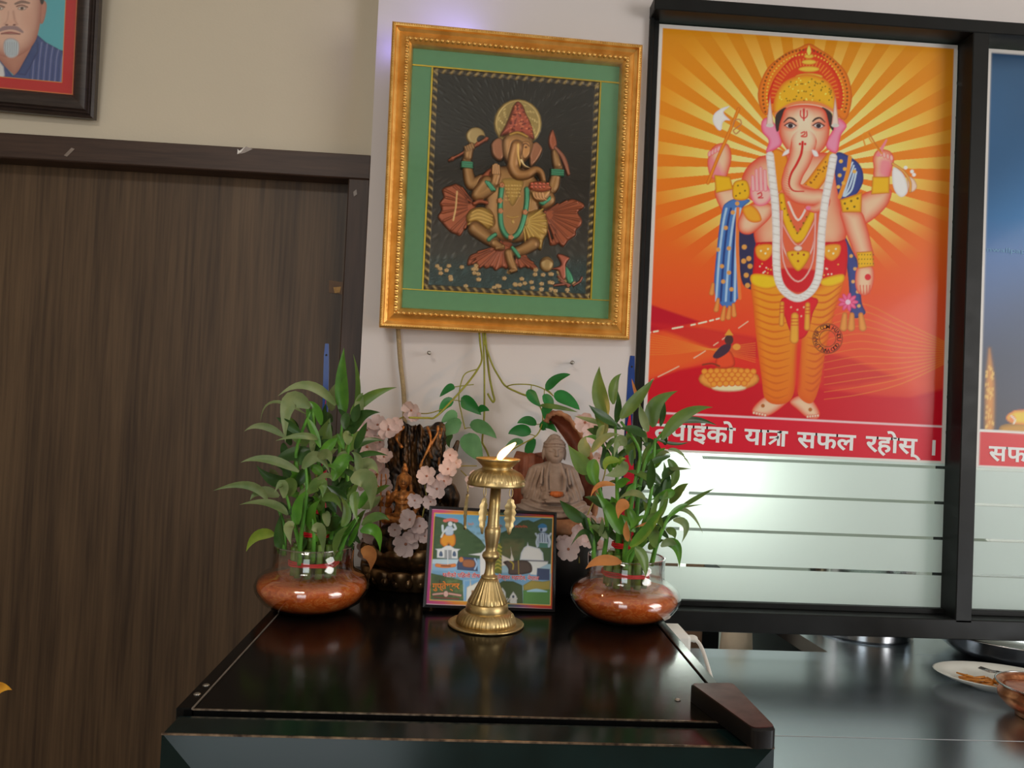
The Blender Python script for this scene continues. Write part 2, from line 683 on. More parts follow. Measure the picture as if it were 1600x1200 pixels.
M_DOORBLACK = pmat('teal_reflection_enamel', (12, 27, 27), 0.14, spec=0.3, var=0.3, scale=20, rvar=0.04)  # teal reflection of the rear window tinted into the black base colour
M_STEEL = pmat('brushed_steel', (158, 164, 172), 0.24, metal=1.0, var=0.05, scale=5, rvar=0.05)
M_STEEL2 = pmat('polished_steel', (165, 165, 165), 0.16, metal=1.0, var=0.1, scale=12)
M_BRASS = pmat('aged_brass', (182, 160, 116), 0.38, metal=0.9, rgb2=(154, 130, 84), scale=40, rvar=0.1, bump=0.06, bscale=260)
M_GOLD = pmat('gold_frame_leaf', (204, 162, 92), 0.36, metal=0.75, rgb2=(184, 136, 66), scale=45, rvar=0.08, bump=0.03, bscale=300)
M_FILLET = pmat('gold_fillet', (190, 160, 50), 0.35, metal=0.7, var=0.2, scale=60)
M_MAT = pmat('green_mat_board', (88, 134, 98), 0.75, var=0.06, scale=90)
M_WHITE = pmat('white_plastic', (200, 200, 195), 0.4, var=0.04, scale=20)
M_CERAMIC = pmat('white_ceramic', (205, 208, 200), 0.15, var=0.04, scale=10)
M_PINK = leaf_mat('pink_silk_petal', (200, 182, 178), (188, 166, 164), 0.7, 0.25)
M_PINKEYE = pmat('blossom_eye', (150, 100, 80), 0.8, var=0.3, scale=200)
M_TWIG = pmat('olive_twig', (120, 112, 50), 0.6, var=0.25, scale=80)
M_VSTEM = pmat('vine_stem', (128, 128, 44), 0.5, var=0.25, scale=90)
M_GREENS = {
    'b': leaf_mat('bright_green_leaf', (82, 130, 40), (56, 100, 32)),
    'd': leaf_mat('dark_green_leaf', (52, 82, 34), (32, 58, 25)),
    'o': leaf_mat('grey_olive_leaf', (120, 130, 88), (84, 106, 60), 0.45),  # paler, greyer olive tone
    'm': leaf_mat('mid_green_leaf', (94, 118, 54), (68, 96, 42)),
    'y': leaf_mat('yellowing_leaf', (128, 140, 50), (86, 118, 40)),
    't': leaf_mat('dried_tan_leaf', (182, 122, 66), (150, 92, 48), 0.75),
    'g': leaf_mat('silk_green_leaf', (36, 112, 48), (28, 88, 40), 0.38),
    'p': leaf_mat('silk_pale_leaf', (92, 140, 92), (74, 118, 74), 0.5),
}
M_STALK = pmat('bamboo_stalk', (98, 122, 50), 0.4, rgb2=(70, 96, 38), scale=60)
M_SHOOT = pmat('bamboo_shoot', (84, 138, 48), 0.4, rgb2=(64, 112, 40), scale=60)
M_RIBBON = pmat('red_ribbon', (190, 26, 36), 0.35, var=0.25, scale=90)
M_BOWLGLASS = thin_glass('bowl_glass', (0.95, 0.96, 0.95), 0.0, 2.3)
M_FLAME = bpy.data.materials.new('flame')
M_FLAME.use_nodes = True
_nt = M_FLAME.node_tree
_nt.nodes.clear()
_o = _nt.nodes.new('ShaderNodeOutputMaterial')
_e = _nt.nodes.new('ShaderNodeEmission')
_lw = _nt.nodes.new('ShaderNodeLayerWeight')
_lw.inputs['Blend'].default_value = 0.45
_rp = _nt.nodes.new('ShaderNodeValToRGB')
_rp.color_ramp.elements[0].position = 0.25
_rp.color_ramp.elements[0].color = (1.0, 0.80, 0.46, 1)
_rp.color_ramp.elements[1].position = 0.95
_rp.color_ramp.elements[1].color = (1.0, 0.30, 0.04, 1)
_nt.links.new(_lw.outputs['Facing'], _rp.inputs[0])
_nt.links.new(_rp.outputs[0], _e.inputs[0])
_e.inputs[1].default_value = 2.6
_tr = _nt.nodes.new('ShaderNodeBsdfTransparent')
_as = _nt.nodes.new('ShaderNodeAddShader')
_nt.links.new(_e.outputs[0], _as.inputs[0])
_nt.links.new(_tr.outputs[0], _as.inputs[1])
_nt.links.new(_as.outputs[0], _o.inputs[0])

def wood_mat(name, rgb, rgb2, stretch, rough=0.42):
    m, nt, b = new_mat(name)
    tc = nt.nodes.new('ShaderNodeTexCoord')
    mp = nt.nodes.new('ShaderNodeMapping')
    mp.inputs['Scale'].default_value = stretch
    nt.links.new(tc.outputs['Object'], mp.inputs['Vector'])
    n1 = nt.nodes.new('ShaderNodeTexNoise'); n1.inputs['Scale'].default_value = 5; n1.inputs['Detail'].default_value = 8; n1.inputs['Roughness'].default_value = 0.62; n1.inputs['Distortion'].default_value = 0.25
    n2 = nt.nodes.new('ShaderNodeTexNoise'); n2.inputs['Scale'].default_value = 26; n2.inputs['Detail'].default_value = 4
    nt.links.new(mp.outputs[0], n1.inputs['Vector']); nt.links.new(mp.outputs[0], n2.inputs['Vector'])
    ad = nt.nodes.new('ShaderNodeMath'); ad.operation = 'MULTIPLY_ADD'; ad.inputs[1].default_value = 0.4
    nt.links.new(n2.outputs['Fac'], ad.inputs[0])
    ml = nt.nodes.new('ShaderNodeMath'); ml.operation = 'MULTIPLY'; ml.inputs[1].default_value = 0.6
    nt.links.new(n1.outputs['Fac'], ml.inputs[0]); nt.links.new(ml.outputs[0], ad.inputs[2])
    rp = nt.nodes.new('ShaderNodeValToRGB')
    rp.color_ramp.elements[0].position = 0.36; rp.color_ramp.elements[0].color = alb(*rgb2)
    rp.color_ramp.elements[1].position = 0.62; rp.color_ramp.elements[1].color = alb(*rgb)
    nt.links.new(ad.outputs[0], rp.inputs['Fac']); nt.links.new(rp.outputs[0], b.inputs['Base Color'])
    b.inputs['Roughness'].default_value = rough
    b.inputs['Specular IOR Level'].default_value = 0.3
    bp = nt.nodes.new('ShaderNodeBump'); bp.inputs['Strength'].default_value = 0.08; bp.inputs['Distance'].default_value = 0.001
    nt.links.new(ad.outputs[0], bp.inputs['Height']); nt.links.new(bp.outputs[0], b.inputs['Normal'])
    return m

M_DOORWOOD = wood_mat('dark_laminate_vertical_grain', (80, 62, 44), (50, 37, 26), (7, 7, 0.22))
M_FRAMEWOOD_H = wood_mat('door_frame_wood_horizontal', (62, 46, 38), (44, 32, 27), (0.5, 9, 9))
M_FRAMEWOOD_V = wood_mat('door_frame_wood_vertical', (60, 45, 38), (43, 32, 27), (9, 9, 0.5))

M_RIMGLASS = thin_glass('rim_glass', (0.9, 0.92, 0.9), 0.05, 6.0)
# ================================================================== the setting
def struct(name, geo, mat, **k):
    return geo.mk(name, mat, kind='structure', smooth=False, **k)

YC = 1.40          # face of the white column
YL = 1.44          # face of the wall over the door
struct('floor', Geo().box(-2.6, 3.0, -3.2, 3.4, -0.1, 0.0), M_FLOOR)
struct('ceiling', Geo().box(-2.6, 3.0, -3.2, 3.4, 2.75, 2.85), M_CEIL)
ZDOOR = CAM_Z + 0.445
wl = Geo()
wl.box(-2.6, -0.204, YL, YL + 0.12, ZDOOR - 0.02, 2.75)
wl.box(-2.6, -1.75, YL, YL + 0.12, 0, ZDOOR - 0.02)
struct('wall_left', wl, M_CREAM)
struct('wall_column', Geo().box(-0.204, 0.304, YC, YC + 0.16, 0, 2.75), M_COLUMN)
struct('wall_over_partition', Geo().box(0.304, 3.0, YC, YC + 0.12, CAM_Z + 0.745, 2.75), M_COLUMN)
rw = Geo()
rw.box(-2.7, -2.6, -3.2, 1.44, 0, 2.75)
struct('wall_far_left', rw, M_ROOM)
rr = Geo()
rr.box(3.0, 3.1, -3.2, -1.75, 0, 2.75).box(3.0, 3.1, -0.05, 3.4, 0, 2.75).box(3.0, 3.1, -1.75, -0.05, 0, 0.75).box(3.0, 3.1, -1.75, -0.05, 2.35, 2.75)
struct('wall_right', rr, M_ROOM)
rb = Geo()
rb.box(-2.6, -1.6, -3.3, -3.2, 0, 2.75).box(-0.2, 3.0, -3.3, -3.2, 0, 2.75).box(-1.6, -0.2, -3.3, -3.2, 0, 0.7).box(-1.6, -0.2, -3.3, -3.2, 2.3, 2.75)
struct('wall_rear', rb, M_ROOM)
struct('wall_kitchen', Geo().box(-0.2, 3.0, 3.4, 3.5, 0, 2.75), M_KITCHEN)
struct('wall_kitchen_side', Geo().box(-0.204, -0.1, YC + 0.16, 3.4, 0, 2.75), M_KITCHEN)

# ---- door
dr = thing('door_1', (-0.98, 1.45, 0), 'dark brown laminate door in a darker wooden frame', None)
dr['kind'] = 'structure'
Geo().box(-1.70, -0.243, 1.462, 1.50, 0.0, CAM_Z + 0.40).mk('door_panel', M_DOORWOOD, dr, smooth=False)
Geo().box(-1.74, -0.206, 1.418, 1.50, CAM_Z + 0.3995, ZDOOR, 0.002).mk('frame_head', M_FRAMEWOOD_H, dr, smooth=False)
Geo().box(-0.2455, -0.206, 1.418, 1.50, 0.0, CAM_Z + 0.3995, 0.002).mk('frame_jamb', M_FRAMEWOOD_V, dr, smooth=False)
Geo().box(-1.74, -1.70, 1.418, 1.50, 0.0, CAM_Z + 0.3995, 0.002).mk('frame_jamb', M_FRAMEWOOD_V, dr, smooth=False)
M_TAPE = pmat('clear_tape', (120, 108, 100), 0.25, var=0.2, scale=80)
M_PAPER = pmat('paper_scrap', (205, 200, 195), 0.8, var=0.1, scale=60)
def flat_patch(name, pts, y, mat, parent, th=0.0008):
    P = [PY(px, py, y) for px, py in pts]
    poly = [(p.x, p.z) for p in P]
    V, Fc = prism(poly, y - th, y, lambda u, v, d: (u, d, v))
    return mk(name, V, fix_normals(V, Fc), mat, parent, smooth=False)
flat_patch('tape_scrap', [(100, 243), (112, 231), (117, 233), (105, 245)], 1.4178, M_TAPE, dr)
flat_patch('tape_scrap', [(373, 241), (371, 233), (375, 236), (385, 229), (395, 233), (383, 239)], 1.4178, M_TAPE, dr)
flat_patch('paper_scrap', [(371, 241), (371.5, 233), (374, 236), (383, 229.5), (377, 238)], 1.4170, M_PAPER, dr)
flat_patch('tape_scrap', [(552, 300), (557, 296), (558, 304), (553, 307)], 1.4178, M_TAPE, dr)
flat_patch('strike_plate', [(514, 438), (536, 441), (535, 460), (514, 457)], 1.4615, pmat('brown_strike_plate', (92, 62, 32), 0.5, var=0.3, scale=60), dr)
flat_patch('strike_hole', [(521, 449), (533, 448), (531, 457), (523, 458)], 1.4608, pmat('bare_wood_chip', (165, 125, 70), 0.6, var=0.3, scale=90), dr)

# ---- black aluminium partition with etched glass
wn = thing('window_1', (0.92, 1.40, 0.8), 'black aluminium partition with etched glass panes behind the posters', None)
wn['kind'] = 'structure'
YF, YG = 1.36, 1.406
ZH0, ZH1 = CAM_Z + 0.725, CAM_Z + 0.749
ZG0 = CAM_Z - 0.346
ZR0, ZR1 = CAM_Z - 0.392, CAM_Z - 0.356
Geo().box(0.297, 1.62, YF, YG + 0.03, ZH0, ZH1, 0.0015).mk('head_rail', M_ALU, wn, smooth=False)
Geo().box(0.297, 0.3045, YF + 0.03, YG + 0.03, ZR1, ZH0, 0.001).mk('jamb', M_ALU, wn, smooth=False)
Geo().box(0.3045, 0.316, YG - 0.008, YG + 0.03, ZR1, ZH0, 0.001).mk('jamb', M_ALU, wn, smooth=False)
Geo().box(0.895, 0.926, YF, YG + 0.03, ZR1 - 0.006, ZH0, 0.0015).mk('mullion', M_ALU, wn, smooth=False)
Geo().box(1.54, 1.60, YF, YG + 0.03, ZR1, ZH0, 0.0015).mk('mullion', M_ALU, wn, smooth=False)
Geo().box(0.297, 1.62, YF, YG + 0.03, ZR0, ZR1, 0.0015).mk('sill_rail', M_ALU, wn, smooth=False)
Geo().box(0.316, 0.895, YG - 0.012, YG + 0.02, ZR1, ZG0, 0.001).mk('sash_rail', M_ALU, wn, smooth=False)
Geo().box(0.926, 1.54, YG - 0.012, YG + 0.02, ZR1, ZG0, 0.001).mk('sash_rail', M_ALU, wn, smooth=False)
for (x0, x1) in ((0.316, 0.895), (0.926, 1.54)):
    Geo().box(x0, x1, YG, YG + 0.005, ZG0, ZH0).mk('glass_pane', M_GLASS, wn, smooth=False)
# etched bands with clear gaps
zs = [PY(1200, yy, YG).z for yy in (719, 775, 832, 887.5, 942)]
pitch = (zs[1] - zs[3]) / 2
gap = 0.0055
for (x0, x1) in ((0.316, 0.895), (0.926, 1.54)):
    zt = zs[3] - gap / 2
    edges = [(ZG0, zt)]
    z = zs[3] + gap / 2
    while z < ZH0 - 0.01:
        z2 = min(z + pitch - gap, ZH0)
        edges.append((z, z2))
        z = z2 + gap
    for (a, b) in edges:
        mk('etched_band', [(x0, YG - 0.0006, a), (x1, YG - 0.0006, a), (x1, YG - 0.0006, b), (x0, YG - 0.0006, b)], [(0, 1, 2, 3)], M_FILM, wn, smooth=False)

# lamp standing in the kitchen behind the pane
klamp = thing('kitchen_lamp', (0.40, 1.60, 0.80), 'bright round kitchen lamp glowing behind the etched pane', 'lamp')
lp = PY(1072, 722, 1.60)
ORG[klamp.name] = Vector((lp.x, 1.60, 0.80)); klamp.location = (lp.x, 1.60, 0.80)
M_BULB = pmat('lamp_globe', (255, 255, 250), 0.4, emit=(1.0, 1.0, 0.94, 9.0))
mk('lamp_globe', *ico((lp.x, 1.60, lp.z), 0.035, 3), M_BULB, klamp)
mk('lamp_stem', *lathe([(0.03, 0), (0.03, 0.006), (0.008, 0.012), (0.008, lp.z - 0.80 - 0.03)], (lp.x, 1.60, 0.80), 20), M_WHITE, klamp)
pl = bpy.data.lights.new('kitchen_lamp_light', 'POINT')
pl.energy = 3.6; pl.color = (1.0, 1.0, 0.93); pl.shadow_soft_size = 0.034
po = bpy.data.objects.new('kitchen_lamp_light', pl)
po.location = (lp.x, 1.545, lp.z); COL.objects.link(po)

# ---- windows of the dining room (behind the camera)
w2 = thing('window_2', (3.0, -0.9, 0.75), 'white framed window in the right wall', None); w2['kind'] = 'structure'
g = Geo().box(2.98, 3.05, -1.75, -1.70, 0.75, 2.35).box(2.98, 3.05, -0.10, -0.05, 0.75, 2.35).box(2.98, 3.05, -1.75, -0.05, 0.75, 0.80).box(2.98, 3.05, -1.75, -0.05, 2.30, 2.35)
g.mk('window_frame', M_WHITE, w2, smooth=False)
w3 = thing('window_3', (-0.9, -3.2, 0.7), 'white framed window in the rear wall', None); w3['kind'] = 'structure'
g = Geo().box(-1.6, -1.55, -3.25, -3.18, 0.7, 2.3).box(-0.25, -0.2, -3.25, -3.18, 0.7, 2.3).box(-1.6, -0.2, -3.25, -3.18, 0.7, 0.75).box(-1.6, -0.2, -3.25, -3.18, 2.25, 2.3)
g.mk('window_frame', M_WHITE, w3, smooth=False)

# ================================================================== posters
def sheet_grid(c00, c10, c01, nu, nv):
    """grid points from top-left c00, top-right c10, bottom-left c01"""
    c00, c10, c01 = (np.array(v, dtype=np.float64) for v in (c00, c10, c01))
    u = np.linspace(0, 1, nu)[None, :, None]
    v = np.linspace(0, 1, nv)[:, None, None]
    P = c00 + (c10 - c00) * u + (c01 - c00) * v
    return P, np.broadcast_to(u[..., 0], (nv, nu)), np.broadcast_to(v[..., 0], (nv, nu))

M_PRINT = attr_mat('glossy_print', 0.35, spec=0.3, coat=0.12)
M_LETTER = pmat('white_print_ink', (226, 214, 222), 0.4, var=0.04, scale=40)

def lerp_stops(x, st):
    xs = [s[0] for s in st]
    return np.stack([np.interp(x, xs, [s2l(s[1])[k] for s in st]) for k in range(3)], -1)

SK_I, SK_E = (228, 176, 146), (198, 56, 32)
def skin(cv, pts, ew=9, **k):
    cv.poly(pts, SK_I, SK_E, ew * 1.45, **k)
def skin_s(cv, pts, w, ew=None, **k):
    cv.stroke(pts, w, SK_I, SK_E, ew or (max(w) if hasattr(w, '__len__') else w), **k)
GO, GOE = (222, 164, 26), (178, 92, 20)

def paint_poster(cv):
    X, Y = cv.X, cv.Y
    base = lerp_stops(Y, [(40, (196, 128, 18)), (200, (206, 124, 22)), (330, (208, 104, 26)), (420, (208, 86, 32)), (500, (206, 66, 34)), (580, (198, 38, 32)), (620, (186, 18, 32)), (660, (180, 12, 30))])
    # sun rays
    dx, dy = X - 1254, Y - 262
    r = np.hypot(dx, dy)
    a = np.degrees(np.arctan2(dy, dx))
    w = np.abs(((a + 2.0) / 10.0) % 1.0 - 0.5) * 2
    wf = np.clip(0.09 * 40 / np.maximum(r, 30), 0.01, 0.2)
    m = sstep(0.5 - wf, 0.5 + wf, w)
    m *= 1 - sstep(110, 262, r + np.clip(dy, 0, 200) * 0.35 - np.clip(np.abs(dx) - 60, 0, 90) * 0.35)
    m *= 1 - sstep(345, 455, Y)
    rc = lerp_stops(r, [(60, (226, 204, 140)), (150, (222, 190, 96)), (280, (216, 160, 30))])
    base = base * (1 - m[..., None]) + rc * m[..., None]
    cv.C[:] = np.clip(base * cv.K, 0, 0.95)
    # red and orange sheets of the ground
    cv.poly([(1000, 470), (1040, 484), (1095, 503), (1060, 512), (1000, 522)], (172, 14, 36), sp=False, soft=2)
    cv.poly([(1000, 522), (1095, 504), (1180, 528), (1180, 545), (1000, 600)], (208, 84, 36), (204, 60, 36), 14, sp=False, soft=3)
    cv.poly([(1000, 502), (1100, 512), (1185, 528), (1185, 560), (1120, 548)], (184, 28, 36), sp=False, soft=3, alpha=0.8)
    cv.poly([(1290, 470), (1400, 470), (1482, 480), (1480, 600), (1430, 618), (1360, 616), (1290, 590)], (206, 78, 44), None, soft=18, alpha=0.7)
    cv.poly([(1000, 600), (1060, 578), (1110, 570), (1190, 600), (1280, 607), (1360, 618), (1420, 622), (1482, 606), (1482, 690), (1000, 690)], (182, 12, 32), sp=False, soft=3)
    cv.poly([(1285, 548), (1330, 560), (1400, 590), (1340, 603), (1285, 606)], (180, 24, 34), sp=False, soft=4, alpha=0.75)
    for k in range(13):
        t = k / 12
        cv.stroke([(1476, 534 + 34 * t), (1410, 503 + 96 * t), (1345, 474 + 142 * t), (1288, 486 + 138 * t)], [1.0, 0.8, 0.6, 0.4], (218, 128, 44), alpha=0.6)
    for k in range(9):
        t = k / 8
        cv.stroke([(1005, 520 + 34 * t), (1060, 532 + 20 * t), (1180, 566 - 30 * t)], 0.6, (226, 130, 50), alpha=0.5)
    cv.stroke([(1012, 520), (1080, 508), (1130, 496)], 1.2, (240, 205, 180), dash=5, seg=10)
    cv.stroke([(1018, 594), (1090, 556), (1172, 500)], 0.8, (236, 190, 160), dash=3, seg=14, alpha=0.8)
    # drop shadow of the figure printed on the sheet
    # ---- halo and crown
    cv.poly([(1184, 152), (1190, 124), (1203, 102), (1228, 83), (1247, 75), (1264, 68), (1280, 76), (1302, 91), (1322, 113), (1330, 138), (1330, 163), (1319, 188), (1290, 170), (1225, 168), (1196, 180)], (206, 112, 26), (178, 78, 16), 5)
    cv.poly([(1200, 160), (1206, 130), (1222, 106), (1245, 84), (1264, 74), (1284, 86), (1303, 108), (1316, 138), (1316, 170), (1290, 165), (1230, 160)], (198, 60, 24), (190, 30, 22), 6)
    for k in range(46):
        a = math.radians(200 - k * 220 / 45)
        cx, cy = 1258 + 66 * math.cos(a), 150 - 72 * math.sin(a)
        cv.ell(cx, cy, 1.6, 1.6, (120, 60, 16))
        cx, cy = 1258 + 60 * math.cos(a + .03), 150 - 65 * math.sin(a + .03)
        cv.ell(cx, cy, 1.3, 1.3, (232, 180, 60))
    for k in range(30):
        a = math.radians(180 - k * 180 / 29)
        cv.stroke([(1258 + 42 * math.cos(a), 152 - 50 * math.sin(a)), (1258 + 52 * math.cos(a), 152 - 60 * math.sin(a))], 0.9, (226, 120, 40), sp=False)
    for (yy, ww, hh) in ((120, 22, 6), (108, 17, 5), (97, 12, 4.5), (88, 8, 4)):
        cv.ell(1264, yy, ww, hh, (230, 176, 60), edge=(190, 90, 26), ew=3)
    cv.poly([(1264, 70), (1268, 80), (1264, 88), (1260, 80)], (240, 200, 90), (196, 90, 20), 2)
    cv.poly([(1208, 168), (1213, 145), (1228, 126), (1260, 116), (1290, 124), (1304, 144), (1308, 174), (1296, 172), (1280, 164), (1257, 161), (1235, 166), (1214, 180)], (220, 160, 30), (198, 98, 24), 9)
    for k in range(70):
        u, v = rng.uniform(1218, 1300), rng.uniform(122, 160)
        if ((u - 1260) / 44) ** 2 + ((v - 160) / 40) ** 2 < 1:
            cv.ell(u, v, 1.1, 1.1, (110, 84, 20) if k % 3 else (244, 206, 90))
    cv.stroke([(1212, 178), (1234, 164), (1258, 160), (1284, 164), (1306, 176)], 2.2, (206, 120, 70))
    cv.stroke([(1212, 181), (1234, 167), (1258, 163), (1284, 167), (1306, 179)], 1.0, (226, 170, 150))
    # ---- arms that lie behind
    skin(cv, [(1117, 296), (1146, 290), (1160, 300), (1162, 325), (1140, 338), (1126, 326)], 10)
    skin(cv, [(1106, 248), (1112, 232), (1124, 224), (1138, 226), (1143, 244), (1140, 262), (1132, 280), (1112, 278), (1106, 262)], 9)
    cv.poly([(1108, 252), (1114, 246), (1126, 262), (1132, 278), (1116, 278)], (224, 96, 130), None, soft=5, alpha=0.7)
    for k in range(4):
        cv.ell(1109 + k * 4.6, 240 - k * 2.5, 3.2, 5.2, (226, 160, 158), 20, edge=(206, 70, 90), ew=2.5)
    cv.poly([(1116, 273), (1141, 276), (1146, 296), (1118, 302)], GO, GOE, 4, sp=False)
    skin(cv, [(1340, 310), (1366, 296), (1392, 296), (1388, 318), (1370, 338), (1350, 350), (1340, 336)], 12)
    skin(cv, [(1365, 262), (1364, 246), (1372, 234), (1390, 236), (1397, 250), (1392, 268), (1386, 282), (1366, 280)], 8)
    cv.poly([(1376, 250), (1392, 252), (1388, 276), (1374, 272)], (224, 96, 130), None, soft=4, alpha=0.7)
    for k in range(4):
        cv.ell(1376 + k * 5.6, 240 + k * 2.2, 3, 5, (230, 170, 160), -10, edge=(206, 80, 90), ew=2.5)
    cv.stroke([(1372, 242), (1379, 230), (1385, 219)], [3, 2.4, 1.4], (226, 120, 130))
    cv.poly([(1363, 276), (1390, 276), (1390, 302), (1361, 304)], GO, GOE, 4, sp=False)
    # noose and white conch on the right, axe on the left
    cv.stroke([(1352, 228), (1348, 212), (1354, 208), (1362, 222), (1378, 240)], 1.1, (206, 130, 30))
    cv.stroke([(1358, 208), (1366, 222), (1376, 236)], 1.1, (190, 106, 24))
    cv.poly([(1396, 262), (1408, 268), (1416, 282), (1418, 300), (1408, 308), (1398, 298), (1394, 280)], (214, 216, 220), (190, 186, 190), 4)
    cv.poly([(1418, 276), (1428, 280), (1433, 292), (1426, 300), (1419, 296)], (208, 186, 170), (176, 120, 80), 3)
    cv.stroke([(1395, 256), (1412, 268), (1422, 284), (1422, 299)], 2.2, (206, 150, 70), (160, 90, 40), 2)
    cv.dots([(1415, 262), (1425, 268), (1428, 273)], 3, (222, 214, 206))
    cv.stroke([(1154, 170), (1138, 210), (1122, 246), (1106, 286)], 2.6, (214, 128, 30), (184, 84, 20), 2.5)
    cv.poly([(1140, 166), (1128, 169), (1116, 178), (1114, 190), (1121, 202), (1127, 203), (1129, 192), (1134, 188), (1141, 188), (1133, 180), (1131, 174)], (214, 212, 218), (190, 186, 196), 3)
    cv.stroke([(1145, 198), (1148, 188), (1156, 187), (1158, 194), (1152, 199), (1146, 204), (1150, 209), (1156, 204)], 1.0, (176, 116, 70))
    # ---- dark inner shawl, blue shawl on the left
    cv.poly([(1152, 360), (1178, 362), (1186, 382), (1180, 448), (1172, 452), (1158, 436)], (46, 44, 78), (36, 34, 62), 4)
    cv.dots([(1163, 386), (1162, 408), (1170, 404), (1172, 416), (1166, 430), (1168, 446)], 4, (196, 140, 70))
    cv.poly([(1128, 330), (1136, 316), (1152, 310), (1172, 313), (1160, 325), (1154, 345), (1156, 450), (1150, 470), (1140, 480), (1128, 478), (1116, 452), (1120, 390)], (64, 108, 172), (44, 66, 130), 3)
    for k, (x0, x1) in enumerate(((1131, 1119), (1138, 1126), (1146, 1134), (1150, 1142), (1153, 1148))):
        cv.stroke([(x0 + 4, 326), (x0 - 1, 350), ((x0 + x1) / 2 - 1, 400), (x1, 470)], 1.7, (150, 180, 214) if k % 2 == 0 else (36, 56, 116))
    cv.dots([(1134, 356), (1139, 388), (1128, 416), (1139, 426), (1122, 390), (1143, 452), (1130, 440), (1145, 332), (1152, 318)], 3.4, (198, 142, 74))
    cv.stroke([(1153, 326), (1152, 380), (1154, 430), (1156, 466)], 2.6, (212, 112, 52))
    for (x0, y0, x1, y1) in ((1114, 444, 1112, 458), (1122, 468, 1119, 484), (1132, 480, 1129, 498), (1140, 480, 1138, 496), (1146, 476, 1147, 492)):
        cv.stroke([(x0, y0), (x1, y1)], [2.8, 4.2], (206, 134, 66), (170, 90, 40), 3, sp=False)
    # ---- blue shawl down the right side
    cv.poly([(1318, 370), (1332, 392), (1344, 420), (1346, 470), (1352, 490), (1330, 494), (1326, 440)], (54, 64, 124), (40, 40, 84), 5)
    cv.dots([(1330, 400), (1336, 420), (1333, 440), (1340, 456), (1342, 478)], 2.8, (196, 150, 90))
    for (x0, x1) in ((1320, 1318), (1331, 1330), (1345, 1348)):
        cv.stroke([(x0, 492), (x1, 512)], [4, 6], (204, 136, 62), (168, 90, 34), 4, sp=False)
    # ---- torso
    skin(cv, [(1200, 242), (1178, 251), (1163, 268), (1158, 292), (1172, 312), (1190, 318), (1182, 344), (1178, 368), (1192, 390), (1250, 396), (1306, 390), (1322, 370), (1322, 346), (1314, 318), (1310, 280), (1306, 246), (1280, 238)], 22)
    cv.ell(1250, 345, 58, 46, (222, 134, 92), alpha=0.35, soft=14)
    # neck shawl with gold dots
    cv.poly([(1206, 236), (1226, 238), (1232, 260), (1222, 300), (1208, 290)], (206, 130, 30), (180, 70, 20), 5)
    cv.poly([(1300, 234), (1308, 250), (1284, 290), (1262, 312), (1246, 300), (1262, 280), (1284, 250)], (214, 146, 30), (190, 84, 20), 6)
    for k in range(22):
        t = k / 21
        cv.ell(1300 - 46 * t + rng.uniform(-4, 4), 246 + 54 * t + rng.uniform(-4, 4), 1.3, 1.3, (130, 70, 20))
    # ---- waist and legs
    skin(cv, [(1176, 638), (1195, 620), (1216, 618), (1234, 622), (1222, 636), (1200, 650), (1180, 648)], 7)
    skin(cv, [(1234, 628), (1248, 618), (1266, 622), (1280, 642), (1278, 654), (1262, 653), (1246, 640)], 7)
    for k in range(5):
        cv.ell(1178 + k * 4.4, 645 + k * 0.9, 2.4, 2.6, (236, 190, 170), edge=(190, 60, 40), ew=2)
        cv.ell(1262 + k * 4, 651 - k * 0.4, 2.3, 2.6, (236, 190, 170), edge=(190, 60, 40), ew=2)
    cv.ell(1192, 634, 3, 3, (160, 90, 40)); cv.ell(1266, 640, 3, 3, (160, 90, 40))
    OI, OE = (218, 138, 26), (196, 82, 18)
    cv.poly([(1175, 440), (1177, 480), (1182, 530), (1190, 590), (1195, 622), (1212, 632), (1234, 626), (1243, 600), (1247, 540), (1254, 480), (1236, 450), (1205, 436)], OI, OE, 12, grad=((204, 100, 20), (1200, 450), (1215, 640)))
    cv.poly([(1258, 470), (1252, 540), (1246, 600), (1250, 622), (1268, 630), (1280, 604), (1290, 548), (1304, 486), (1318, 438), (1290, 440)], OI, OE, 12, grad=((200, 84, 24), (1290, 450), (1260, 640)))
    for k in range(15):
        yy = 452 + k * 11.5
        x0 = 1177 + k * 1.2
        x1 = 1250 - k * 0.7
        cv.stroke([(x0, yy), (x0 * .6 + x1 * .4, yy + 9), (x1 - 10, yy + 4)], [0.8, 1.6, 0.4], (190, 84, 18), alpha=0.75)
        x0, x1 = 1256 - k * 0.5, 1314 - k * 2.4
        if k < 14:
            cv.stroke([(x0 + 8, yy + 6), (x0 * .4 + x1 * .6, yy + 9), (x1, yy - 6)], [0.4, 1.6, 0.8], (186, 72, 22), alpha=0.75)
    cv.poly([(1244, 540), (1250, 540), (1250, 600), (1242, 612)], (200, 40, 30), None, soft=3, alpha=0.8)
    cv.poly([(1222, 466), (1276, 466), (1270, 490), (1262, 520), (1250, 530), (1238, 524), (1228, 500)], (196, 24, 36), (176, 14, 28), 4)
    cv.dots([(1236, 480), (1246, 484), (1256, 480), (1242, 492), (1252, 494)], 1.4, (230, 170, 140))
    for (xx, y0, y1, ww) in ((1222, 474, 506, 3.5), (1242, 494, 530, 6), (1262, 476, 512, 4)):
        cv.stroke([(xx, y0), (xx - 1, y1)], [ww, ww * 1.2], (212, 152, 50), (176, 86, 30), 4, sp=False)
        for q in range(3):
            cv.stroke([(xx - ww, y0 + 4 + q * 5), (xx + ww, y0 + 4 + q * 5)], 0.7, (186, 60, 30), sp=False)
    cv.poly([(1180, 384), (1196, 378), (1300, 378), (1321, 376), (1324, 410), (1316, 438), (1278, 446), (1214, 446), (1179, 436), (1178, 410)], (190, 22, 32), (168, 14, 24), 5)
